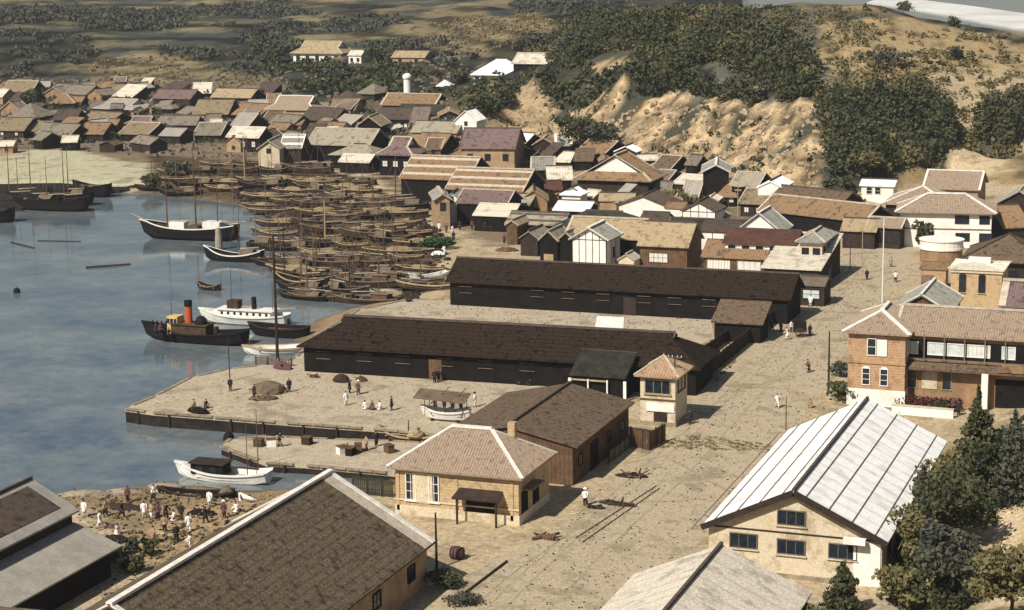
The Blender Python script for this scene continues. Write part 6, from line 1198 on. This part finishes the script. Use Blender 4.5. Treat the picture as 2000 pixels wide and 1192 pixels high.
wood('hill_scrub', 'scattered bluish scrub over the far hills at the top left', [[(0, 60), (170, 78), (190, 112), (110, 145), (0, 150)], [(130, 10), (420, 15), (350, 55), (150, 60)], [(620, 40), (720, 30), (800, 45), (760, 62), (640, 60)], [(300, 95), (480, 100), (560, 150), (480, 150), (340, 112)], [(0, 12), (130, 14), (150, 50), (0, 50)], [(480, 80), (560, 72), (570, 100), (500, 110)], [(430, 50), (600, 40), (620, 68), (480, 80)], [(710, 75), (830, 82), (930, 118), (860, 135), (740, 100)], [(380, 8), (560, 5), (620, 28), (400, 35)], [(1000, 5), (1230, 5), (1220, 60), (1030, 25)]], 2300, 'leaf_blue', (.7, 2.2), (4, 12), .7, 30, 14)
wood('hill_thicket', 'dark thicket around the hill houses behind the town', [[(480, 85), (550, 90), (540, 135), (690, 142), (750, 120), (840, 135), (925, 178), (930, 215), (820, 185), (700, 180), (600, 195), (520, 150)], [(870, 182), (1015, 182), (990, 192), (960, 240), (920, 215)], [(960, 80), (1150, 78), (1150, 95), (1000, 92)], [(1030, 160), (1040, 146), (1150, 138), (1160, 158), (1050, 166), (990, 186)], [(1150, 160), (1290, 150), (1285, 172), (1190, 176)], [(1050, 165), (1200, 160), (1200, 172), (1050, 172)]], 1300, 'leaf_dark', (1, 2.6), (3, 6), .6, 34, 15)
wood('ridge_scrub', 'sparse dull scrub and dry grass on the top right hillside', [[(1300, 20), (1560, 25), (1800, 40), (2000, 80), (2000, 200), (1850, 180), (1650, 170), (1560, 90), (1400, 40)]], 420, 'leaf_olive', (.5, 1.6), (1.5, 5), .35, 26, 16)
wood('bluff_shrubs', 'small dark shrubs clinging to the pale bluff face', [[(1000, 185), (1200, 175), (1480, 215), (1600, 235), (1590, 370), (1400, 345), (1180, 295), (1000, 262)]], 80, 'leaf_dark', (.8, 1.8), (1, 2.6), .3, 26, 17)
wood('town_greenery', 'dark garden shrubs between the roofs of the far town', [[(0, 165), (480, 180), (600, 190), (900, 200), (1000, 268), (900, 300), (700, 300), (480, 285), (0, 285)]], 520, 'leaf_dark', (1, 2.8), (1.5, 4.5), .4, 30, 18)
wood('grove_undergrowth', 'dark undergrowth between the trees of the bottom right grove', [[(1745, 1040), (1800, 960), (1880, 890), (2010, 840), (2010, 960), (1930, 990), (1880, 1080), (1900, 1192), (1740, 1192)]], 420, 'leaf_dark', (.6, 2.6), (1, 3.0), .2, 110, 23)
wood('dry_grass', 'tufts of dry straw coloured grass on the far ochre hills', [[(780, 62), (960, 32), (1080, 42), (1060, 66), (960, 100), (880, 108)], [(170, 118), (300, 108), (500, 152), (560, 190), (170, 172)], [(1600, 60), (1850, 60), (1990, 120), (1700, 160)]], 900, 'straw', (.3, .9), (1, 3), .4, 16, 19, 'grass')
wood('roadside_grass', 'low green-yellow grass along the edge of the lower yard', [[(1290, 862), (1350, 850), (1500, 868), (1500, 882), (1400, 880), (1290, 876)], [(1380, 740), (1420, 700), (1440, 706), (1390, 755)]], 220, 'weed_brown', (.04, .14), (.3, .7), .07, 22, 20, 'grass')
wood('foreshore_weeds', 'brown weeds and litter on the foreground foreshore', [[(160, 975), (330, 950), (470, 985), (540, 980), (420, 1060), (240, 1120), (200, 1040)], [(230, 1040), (380, 1045), (300, 1110), (220, 1120)]], 170, 'weed_brown', (.1, .35), (.3, .9), .12, 26, 21, 'weeds')
wood('hillside_scrub', 'olive scrub mottling the dense wood above the bluff', [[(1010, 130), (1120, 62), (1290, 40), (1560, 90), (1600, 190), (1480, 150), (1300, 150), (1160, 110)]], 900, 'leaf_olive', (2, 4.5), (2.5, 5), .42, 50, 22)
# pebbles and litter over the trodden ground
def litter(name, label, poly, n, m, smin, smax, z, seed):
    g = np.random.default_rng(seed); w = np.array([G(x, y, z).xy for x, y in poly]); lo, hi = w.min(0), w.max(0); q = g.uniform(lo, hi, (n*3, 2)); q = q[pip(q[:, 0], q[:, 1], w)][:n]; V = []
    for x, y in q:
        s = g.uniform(smin, smax); a = g.uniform(0, 3.1); e = s*g.uniform(.5, 2.0); h = s*.45; ca, sa = math.cos(a), math.sin(a)
        P = [(x+u*ca*e/2-v*sa*s/2, y+u*sa*e/2+v*ca*s/2) for u, v in ((-1, -1), (1, -1), (1, 1), (-1, 1))]; zb = th(x, y) if z < 1.5 else z+.015
        top = [(p[0]*.8+x*.2, p[1]*.8+y*.2, zb+h) for p in P]; bot = [(p[0], p[1], zb-.03) for p in P]
        for f in ((0, 1, 5, 4), (1, 2, 6, 5), (2, 3, 7, 6), (3, 0, 4, 7), (4, 5, 6, 7)): V += [(bot+top)[i] for i in f]
    o = quads(name, np.array(V), m); tag(o, label, 'litter', None, 'stuff')
YARD = [(880, 1192), (1060, 1055), (1180, 950), (1290, 880), (1400, 740), (1560, 600), (1700, 470), (1760, 600), (1640, 700), (1610, 800), (1480, 920), (1370, 1050), (1240, 1192)]
litter('road_stones', 'dark small stones and clods strewn over road and yard', YARD, 1300, 'stone_dark', .05, .14, 1.6, 31)
litter('road_gravel', 'pale gravel and chips strewn over road and yard', YARD, 1400, 'stone', .06, .17, 1.6, 32)
litter('quay_litter', 'straw, chips and stones scattered over the quay', [(260, 795), (730, 835), (900, 850), (1100, 750), (600, 725), (380, 742)], 900, 'stone', .06, .17, 1.6, 33)
litter('yard_litter', 'dark chips scattered in the yard between the warehouses', [(700, 610), (830, 590), (1380, 625), (1380, 652), (900, 625)], 350, 'stone_dark', .05, .16, 1.6, 34)
litter('beach_rubble', 'rubble, shells and rubbish covering the foreground beach', [(120, 965), (330, 948), (480, 965), (640, 960), (440, 1060), (200, 1190), (170, 1060)], 800, 'stone', .06, .28, 1.0, 35)
litter('beach_debris', 'dark debris covering the foreground beach', [(120, 965), (330, 948), (480, 965), (640, 960), (440, 1060), (200, 1190), (170, 1060)], 450, 'stone_dark', .06, .24, 1.0, 36)
litter('mud_debris', 'timber and rubbish on the mud between the beached boats', [(300, 345), (680, 350), (860, 440), (880, 540), (800, 600), (600, 500), (480, 390)], 2600, 'wood_dark', .3, 1.1, 1.0, 37)
litter('town_litter', 'broken boards and pale rubbish among the far houses', [(0, 180), (480, 190), (900, 210), (1000, 280), (880, 330), (600, 330), (0, 292)], 2600, 'wood_grey', .4, 1.4, 1.1, 38)
#litter('bluff_boulders', 'boulders and broken rock on the pale bluff', [(1000, 190), (1200, 180), (1480, 220), (1600, 240), (1590, 370), (1400, 345), (1180, 295), (1000, 262)], 1, 'stone', .3, 1, 1.0, 39)
g_ = np.random.default_rng(44); W_b = np.array([TR(x, y).xy for x, y in [(990, 185), (1200, 172), (1480, 212), (1600, 225), (1595, 375), (1400, 350), (1180, 300), (1000, 265)]]); q_ = g_.uniform(W_b.min(0), W_b.max(0), (4000, 2)); q_ = q_[pip(q_[:, 0], q_[:, 1], W_b)][:1500]; rb = MB()
for x, y in q_:
    s_ = g_.uniform(.25, 1.0); rb.box((x, y, th(x, y)), (s_*1.3, s_, s_*1.1), g_.uniform(0, 3), T=Matrix.Translation((x, y, th(x, y))) @ Matrix.Rotation(g_.uniform(-.7, .7), 4, 'X') @ Matrix.Rotation(g_.uniform(-.7, .7), 4, 'Y') @ Matrix.Translation((-x, -y, -th(x, y))))
o_ = rb.build('bluff_rocks', 'bluff_rock'); tag(o_, 'broken earth lumps and rock covering the pale bluff face', 'rocks', None, 'stuff')
# ---------------------------------------------------------------- poles, fences and small things
def pole(name, label, x, y, ytop, r=.11, m='wood_dark', arm=None, z=None, cat='pole', lean=0):
    p = TR(x, y, 0) if z is None else G(x, y, z); s = scale_at(p); h = (y-ytop)/(s*.975)
    t = thing(name, label, cat, tuple(p)); MB().tube([(0, 0, -.5), (lean*h, 0, h*.5), (lean*2*h, 0, h)], [r, r*.85, r*.6], 8).build('shaft', m, t)
    if arm:
        for k, (zz_, L) in enumerate(arm):
            a = MB().box((lean*2*h, 0, h-zz_), (L, .1, .1)).build('crossarm', 'wood_pale' if m != 'wood_dark' else 'wood_brown', t)
            for s_ in (-1, -.4, .4, 1): MB().tube([(s_*L*.45+lean*2*h, 0, h-zz_+.05), (s_*L*.45+lean*2*h, 0, h-zz_+.25)], .045, 6).build('insulator', 'paint_white', a)
    return t
pole('mooring_mast', 'very tall thick black pole in the water beside the long black warehouse', 543, 722, 462, .22, z=.2)
pole('flagpole', 'tall thin white flagpole on the road near the brown gabled block', 1723, 592, 428, .10, 'paint_white', z=1.6)
pole('telegraph_pole', 'dark plain pole on the road in front of the customs house left wall', 1618, 768, 648, .13, z=1.6)
pole('telegraph_pole', 'pole with a pale crossarm standing at the lookout box corner', 1318, 828, 697, .11, arm=[(.1, 1.6)], z=1.6)
pole('telegraph_pole', 'black pole at the white verge corner of the mossy barn', 853, 1112, 1000, .13, z=1.6)
pole('short_post', 'short thin post on the road opposite the customs house', 1535, 840, 775, .07, 'wood_brown', z=1.6)
pole('white_post', 'single white post in front of the long black warehouse wall', 991, 743, 702, .09, 'paint_white', z=1.6)
pole('telegraph_pole', 'pale pole with crossarms beside the white walled store in the town', 1441, 424, 362, .10, 'wood_pale', arm=[(.4, 1.4), (1.1, 1.2)])
pole('telegraph_pole', 'thin dark pole up the road beside the corner house', 1660, 528, 468, .08, z=1.6)
pole('telegraph_pole', 'thin pale pole up the road beside the white flagpole', 1683, 548, 440, .08, 'wood_pale', z=1.6)
pole('telegraph_pole', 'bare pale pole standing on the top right hillside', 1660, 148, 68, .12, 'wood_pale')
pole('harbour_pole', 'pale thick mast rising in the middle of the fleet', 636, 478, 392, .17, 'wood_pale', z=.3)
pole('harbour_pole', 'whitish tall mast left of the fleet near the wharf houses', 479, 372, 268, .14, 'wood_pale', z=.3)
pole('harbour_pole', 'thin dark mast behind the tall black pole', 556, 545, 440, .09, z=.2)
pole('harbour_pole', 'short dark mooring post in the pale lighter rows', 683, 560, 505, .12, z=.3)
pole('harbour_pole', 'slim mast in the water in front of the landing stage', 505, 925, 800, .06, 'wood_brown', z=.2)
pole('harbour_pole', 'thin mast at the quay edge beside the standing person', 449, 745, 655, .07, z=1.6)
pole('quay_post', 'low post on the quay edge below the awning boat', 798, 842, 820, .08, z=1.6)
# fences
def fence(label, pts, h, m, gap=1.6, name='plank_fence', slat=.22, z=1.6):
    P = [G(x, y, z) for x, y in pts]; c = P[0].copy(); t = thing(name, label, 'fence', tuple(c)); P = [p-c for p in P]
    for a, b in zip(P, P[1:]):
        d = b-a; L = d.length; n = max(int(L/slat), 1); pb = MB()
        for i in range(n):
            q = a+d*(i+.5)/n; pb.box((q.x, q.y, h/2), (slat*.72, .04, h*(.94+.1*((i*7) % 5)/5)), math.atan2(d.y, d.x))
        pb.build('paling', m, t)
        for zz_ in (h*.3, h*.8): MB().bar(a+Vector((0, .05, zz_)), b+Vector((0, .05, zz_)), .06, .08).build('rail', m, t)
        for i in range(int(L/gap)+1): q = a+d*min(i*gap/L, 1); MB().box((q.x, q.y, h*.52), (.13, .13, h*1.1)).build('post', 'wood_dark', t)
    return t
fence('dark paling fence running along the road beside the inland warehouse', [(1385, 735), (1440, 690), (1540, 608)], 1.9, 'wood_dark')
fence('inner dark fence parallel to the roadside fence, behind the low brown shed', [(1360, 712), (1420, 668), (1495, 618)], 1.6, 'wood_dark', 2.2)
fence('brown paling fence below the lookout box', [(1232, 872), (1268, 880), (1300, 862)], 2.0, 'wood_brown')
fence('short fence from the dark shed to the lookout box', [(1190, 905), (1232, 872)], 1.2, 'wood_grey')
fence('green stained paling fence between the barn gable and the yellow office', [(690, 962), (768, 972)], 1.7, 'tile_green')
a, b = G(1742, 808, 1.6), G(1862, 818, 1.6); c = (a+b)/2; t = thing('low_wall', 'low white plastered wall in front of the customs house hedge', 'wall', tuple(c), math.atan2((b-a).y, (b-a).x)); MB().box((0, 0, .3), ((b-a).length, .3, 1.4)).build('wall', 'plaster_white', t); MB().box((0, 0, 1.04), ((b-a).length+.1, .42, .1)).build('coping', 'plaster_cream', t)
fence('grey fence along the quay side at the pale ramp', [(500, 712), (572, 716)], 1.0, 'wood_grey', 1.6, 'plank_fence', .35)
# hedge
p = G(1812, 800, 1.6); t = thing('clipped_hedge', 'long low dark red clipped hedge under the customs house windows', 'hedge', tuple(p)); cs = np.array([[-3.2+k*.8, .2, .75] for k in range(9)]); quads('foliage', leaf_cloud(cs, np.full((9, 3), .75), 2600, .11, 5, .3), 'hedge_leaf' if 'hedge_leaf' in M else 'leaf_dark', t); MB().box((0, .2, .3), (6.6, .5, .6)).build('stems', 'trunk', t)
# barrel, log, handcart, bundles and heaps
p = G(893, 1092, 1.6); t = thing('barrel', 'dark purple round cask lying alone in the yard beside the mossy barn', 'barrel', tuple(p)); MB().tube([(-.55, 0, .55), (-.3, 0, .55), (0, 0, .55), (.3, 0, .55), (.55, 0, .55)], [.46, .55, .58, .55, .46], 16).build('staves', 'cloth_plum', t)
for x in (-.45, -.15, .15, .45): MB().tube([(x-.03, 0, .55), (x+.03, 0, .55)], .6 if abs(x) < .3 else .54, 16).build('hoop', 'wood_black', t)
log('long thin pole lying on the ground of the lower yard', 990, 1096, 905, 1160, .10, 1.72, 'lying_pole', 'wood_dark', 'pole')
log('short timber lying by the corner of the yellow office', 1040, 1053, 1082, 1045, .18, 1.75, 'timber_balk', 'wood_brown', 'timber')
log('dark gangway beam sloping through the fleet below the street', 730, 488, 790, 522, .3, 1.4, 'gangway_beam', 'wood_dark', 'beam')
log('squared timber on the ground beside the low crouching person', 1060, 1050, 1092, 1041, .12, 1.72, 'timber_balk', 'wood_dark', 'timber')
for pts in ([(1282, 950), (1125, 1052)], [(1288, 955), (1138, 1060)]):
    a, b = G(*pts[0], 1.6), G(*pts[1], 1.6); c = (a+b)/2; t = thing('cart_rail', ('left' if pts[0][0] == 1282 else 'right')+' one of the two thin cart rails crossing the lower yard', 'rail', (c.x, c.y, 1.62)); MB().bar(a-c+Vector((0, 0, .03)), b-c+Vector((0, 0, .03)), .09, .06).build('rail', 'wood_dark', t)
    for k in range(12): q = (a-c)+(b-a)*(k+.5)/12; MB().box((q.x, q.y, .015), (.5, .16, .03), math.atan2((b-a).y, (b-a).x)+1.57).build('sleeper', 'rut', t)
p = G(1562, 658, 1.6); t = thing('handcart', 'dark covered two-wheeled handcart on the road beside the fence', 'cart', tuple(p), R(20))
MB().box((0, 0, .95), (1.7, 1.1, .5)).build('body', 'wood_dark', t); m = MB(); arch(m, -.8, .8, 1.2, 1.2, .9); m.build('hood', 'wood_black', t)
for s in (-1, 1):
    w = MB()
    for k in range(20): a0, a1 = 2*math.pi*k/20, 2*math.pi*(k+1)/20; w.bar((.6*math.cos(a0), s*.66, .62+.6*math.sin(a0)), (.6*math.cos(a1), s*.66, .62+.6*math.sin(a1)), .07)
    w = w.build('wheel', 'wood_brown', t)
    for k in range(5): a0 = math.pi*k/5; MB().bar((.58*math.cos(a0), s*.66, .62+.58*math.sin(a0)), (-.58*math.cos(a0), s*.66, .62-.58*math.sin(a0)), .04).build('spoke', 'wood_brown', w)
    MB().tube([(-.8, s*.4, .9), (-2.2, s*.35, .8)], .04, 6).build('shaft', 'wood_brown', t)
def heap(label, x, y, w, d, h, m, n, seed, name='heap', z=1.62, cat='heap'):
    p = G(x, y, z); t = thing(name, label, cat, tuple(p), random.Random(seed).uniform(-.4, .4)); g = random.Random(seed)
    b = MB(); rings = []
    for j in range(6):
        f = j/5; rings.append([(math.cos(2*math.pi*k/16)*w/2*math.cos(f*1.5)*(1+g.uniform(-.14, .14)), math.sin(2*math.pi*k/16)*d/2*math.cos(f*1.5)*(1+g.uniform(-.14, .14)), h*math.sin(f*1.57)-.05) for k in range(16)])
    b.loft(rings); b.build('mound', m, t)
    for k in range(n):
        a = g.uniform(0, 6.28); r_ = g.uniform(.3, .95); q = Vector((math.cos(a)*w/2*r_, math.sin(a)*d/2*r_, h*(1-r_)*.9+.12)); e = Vector((g.uniform(-1, 1), g.uniform(-1, 1), g.uniform(-.2, .4))).normalized()*g.uniform(.3, .8)
        MB().bar(q-e, q+e, .12, .1).build('stick', g.choice(['wood_brown', 'wood_grey', 'wood_dark']), t)
    return t
heap('big heap of brown nets and poles at the left part of the quay', 527, 765, 4.6, 3.4, 1.3, 'mat_awning', 16, 1, 'net_heap')
heap('low heap of poles and rope just below the big net heap', 515, 780, 3.6, 1.6, .5, 'wood_brown', 9, 2, 'rope_heap')
heap('dark mat-covered pile in the middle of the open quay', 667, 745, 2.2, 1.8, .95, 'wood_dark', 0, 3, 'covered_pile')
heap('reddish little pile right of the mat-covered pile', 706, 744, 1.5, 1.3, .6, 'tile_red', 3, 4, 'cargo_pile')
heap('tiny scatter of tools on the quay near the warehouse corner', 616, 737, 1.2, .8, .3, 'wood_brown', 5, 5, 'tool_pile')
heap('dark pile with a pale wrapping against the stall end of the warehouse', 1035, 750, 3.6, 2.0, 1.1, 'wood_black', 7, 6, 'cargo_pile')
heap('brown bundle pile next to the dark wrapped pile', 1072, 752, 2.0, 1.5, .9, 'wood_brown', 4, 7, 'bundle_pile')
heap('dark stack on the quay edge beside the crouching people', 388, 806, 3.2, 1.2, .7, 'wood_black', 5, 8, 'timber_stack')
heap('orange earth pile at the quay steps near the awning boat', 812, 850, 2.0, 1.6, .7, 'thatch', 2, 9, 'earth_pile')
heap('rubbish strewn below the dark shed door on the yard', 1235, 930, 3.4, 1.6, .3, 'stone_dark', 9, 10, 'rubbish_pile')
heap('low pile of dark mats beside the cart rails', 1205, 985, 3.6, 1.2, .3, 'wood_dark', 8, 11, 'mat_pile')
heap('dark brown coil pile at the person with the white hat', 1165, 992, 2.0, 1.0, .25, 'wood_dark', 4, 12, 'rope_coil')
heap('brown bundles lying on the ground before the yellow office corner', 1070, 1052, 2.6, .9, .4, 'wood_brown', 6, 13, 'bundle_pile')
heap('cargo pile on the black pier deck by the tall black pole', 552, 720, 3.0, 1.6, .9, 'cloth_plum', 8, 14, 'cargo_pile')
heap('stone rubble at the water line of the foreground beach, left', 165, 972, 5.5, 2.2, .8, 'stone', 8, 15, 'rubble_heap', .6)
heap('stone rubble at the water line of the foreground beach, middle', 250, 968, 5.0, 2.0, .7, 'stone', 8, 16, 'rubble_heap', .6)
heap('stone rubble at the water line right of the black rowing boat', 330, 955, 5.0, 1.8, .6, 'stone', 8, 17, 'rubble_heap', .5)
heap('white cloth bundles laid out on the foreshore below the group', 290, 1030, 3.2, .7, .3, 'cloth_white', 0, 18, 'cloth_bundle', 1.3)
heap('plum coloured bundle by the lean-to roof corner', 218, 1037, 1.0, .8, .6, 'cloth_plum', 2, 19, 'bundle', 1.3)
heap('white heap of sacks between street crowd and inland warehouse', 855, 500, 2.4, 1.6, .9, 'cloth_white', 4, 20, 'sack_heap', 1.6)
heap('pile of pale boards at the left end of the inland warehouse', 760, 575, 5, 3, .8, 'wood_pale', 12, 21, 'board_pile', .8)
heap('dark wrapped goods beside the pale board pile', 805, 560, 3, 2, 1.2, 'wood_dark', 8, 22, 'goods_pile', .8)
heap('rubbish and planks on the street before the black gables', 990, 490, 4, 2.4, .6, 'wood_brown', 10, 23, 'plank_heap')
# crates on the landing stage, tarpaulin between the warehouses, pale plank bench
for k, (x, y) in enumerate([(506, 872), (530, 872), (668, 886), (685, 889), (700, 882), (760, 884), (600, 868)]):
    p = G(x, y, .95); t = thing('cargo_crate', '%s crate on the landing stage, counted from the water end' % ['first', 'second', 'fourth', 'fifth', 'sixth', 'seventh', 'third'][k], 'crate', tuple(p), k*.5, 'crates on the landing stage'); c = ['hull_tan', 'paint_white', 'paint_white', 'wood_black', 'wood_brown', 'wood_brown', 'wood_dark'][k]
    MB().box((0, 0, .4), (1.0, .75, .8)).build('box', c, t); MB().box((0, 0, .84), (1.1, .85, .08)).build('lid', 'wood_brown', t)
P4 = [G(x, y, 1.64) for x, y in ((1166, 618), (1219, 620), (1217, 652), (1160, 650))]; c = sum(P4, Vector())/4; t = thing('white_tarpaulin', 'bright white sheet spread flat in the yard between the two long warehouses', 'tarpaulin', tuple(c))
m = MB(); N = 8; vs = []
for i in range(N+1):
    for j_ in range(N+1):
        u, v = i/N, j_/N; q = (P4[0]*(1-u)+P4[1]*u)*(1-v)+(P4[3]*(1-u)+P4[2]*u)*v-c; q.z = .05+.06*mnoise.noise(q*.9); vs.append(q)
m.add(vs, [(i*(N+1)+j_, i*(N+1)+j_+1, (i+1)*(N+1)+j_+1, (i+1)*(N+1)+j_) for i in range(N) for j_ in range(N)]); m.add([(v.x, v.y, -.02) for v in (P4[0]-c, P4[1]-c, P4[2]-c, P4[3]-c)], [(0, 1, 2, 3)]); m.build('sheet', 'plaster_white', t)
a, b = G(738, 1192, 2.0), G(800, 1144, 2.0); c = (a+b)/2; t = thing('pale_bench', 'pale plank bench under the dark eave of the mossy barn', 'bench', (c.x, c.y, 1.6)); d = b-a
MB().box((0, 0, .45), (d.length, 1.0, .1), math.atan2(d.y, d.x)).build('plank', 'wood_pale', t)
for s in (-.4, .4): MB().box((d.x*s, d.y*s, .2), (.2, .8, .4), math.atan2(d.y, d.x)).build('leg', 'wood_brown', t)
t = thing('stone_lantern_post', 'small white stone marker right of the customs house gate', 'marker', tuple(G(1752, 818, 1.6))); MB().box((0, 0, .4), (.5, .4, .8)).build('block', 'plaster_white', t); MB().box((0, 0, .85), (.62, .5, .1)).build('cap', 'plaster_white', t)
t = thing('signboard', 'white signboard on the stall front below the long black warehouse', 'sign', tuple(G(1186, 752, 1.6))); MB().add([(-1.5, 0, 1.9), (1.5, 0, 1.9), (1.6, .9, 2.5), (-1.4, .9, 2.5), (-1.5, .05, 1.84), (1.5, .05, 1.84), (1.6, .95, 2.44), (-1.4, .95, 2.44)], [(0, 1, 2, 3), (7, 6, 5, 4), (0, 4, 5, 1), (1, 5, 6, 2), (2, 6, 7, 3), (3, 7, 4, 0)]).build('board', 'plaster_white', t)
for s in (-1.3, 1.3): MB().box((s, .1, .95), (.12, .12, 1.9)).build('post', 'paint_white', t)
heap('dark timber and nets lying across the foreground beach', 245, 1000, 6, 2.2, .8, 'wood_dark', 16, 41, 'timber_heap', 1.2)
heap('black pile of goods right of the foreshore group', 395, 1012, 3.4, 1.6, .9, 'wood_black', 10, 42, 'goods_pile', 1.2)
heap('brown pile of baskets by the narrow black rowing boat', 445, 968, 2.6, 1.6, .9, 'mat_awning', 8, 43, 'basket_pile', 1.0)
heap('earth and timber heap near the pale lean-to roof corner', 225, 1062, 3.2, 2.2, .8, 'stone_dark', 9, 44, 'earth_heap', 1.3)
heap('pale wooden boards stacked on the foreground beach', 320, 1048, 3.6, 1.4, .5, 'wood_pale', 12, 45, 'board_stack', 1.3)
heap('wreckage of dark planks below the white beached boat', 500, 1008, 3.0, 1.6, .7, 'wood_dark', 10, 46, 'plank_heap', 1.2)
# ---------------------------------------------------------------- the air
hz = MB(); hz.box((0, 1500, 62), (6800, 5000, 140)); 
hz = MB(); hz.add([(x, y, z) for z in (-8, 135) for x, y in ((-3600, -90), (3600, -90), (3600, 4300), (-3600, 4300))], [(3, 2, 1, 0), (4, 5, 6, 7), (0, 1, 5, 4), (1, 2, 6, 5), (2, 3, 7, 6), (3, 0, 4, 7)])
ho = hz.build('haze', None); ho['kind'] = 'stuff'; ho['label'] = 'thin pale bluish air fading the far hills'; ho['category'] = 'haze'
hm_ = bpy.data.materials.new('haze'); hm_.use_nodes = True; n = hm_.node_tree.nodes; l = hm_.node_tree.links; n.clear(); o_ = n.new('ShaderNodeOutputMaterial'); v = n.new('ShaderNodeVolumePrincipled')
v.inputs['Color'].default_value = (.86, .92, 1, 1); v.inputs['Density'].default_value = .00009; l.new(v.outputs[0], o_.inputs['Volume']); ho.data.materials.append(hm_)
print('zmax', float(zz.max()))
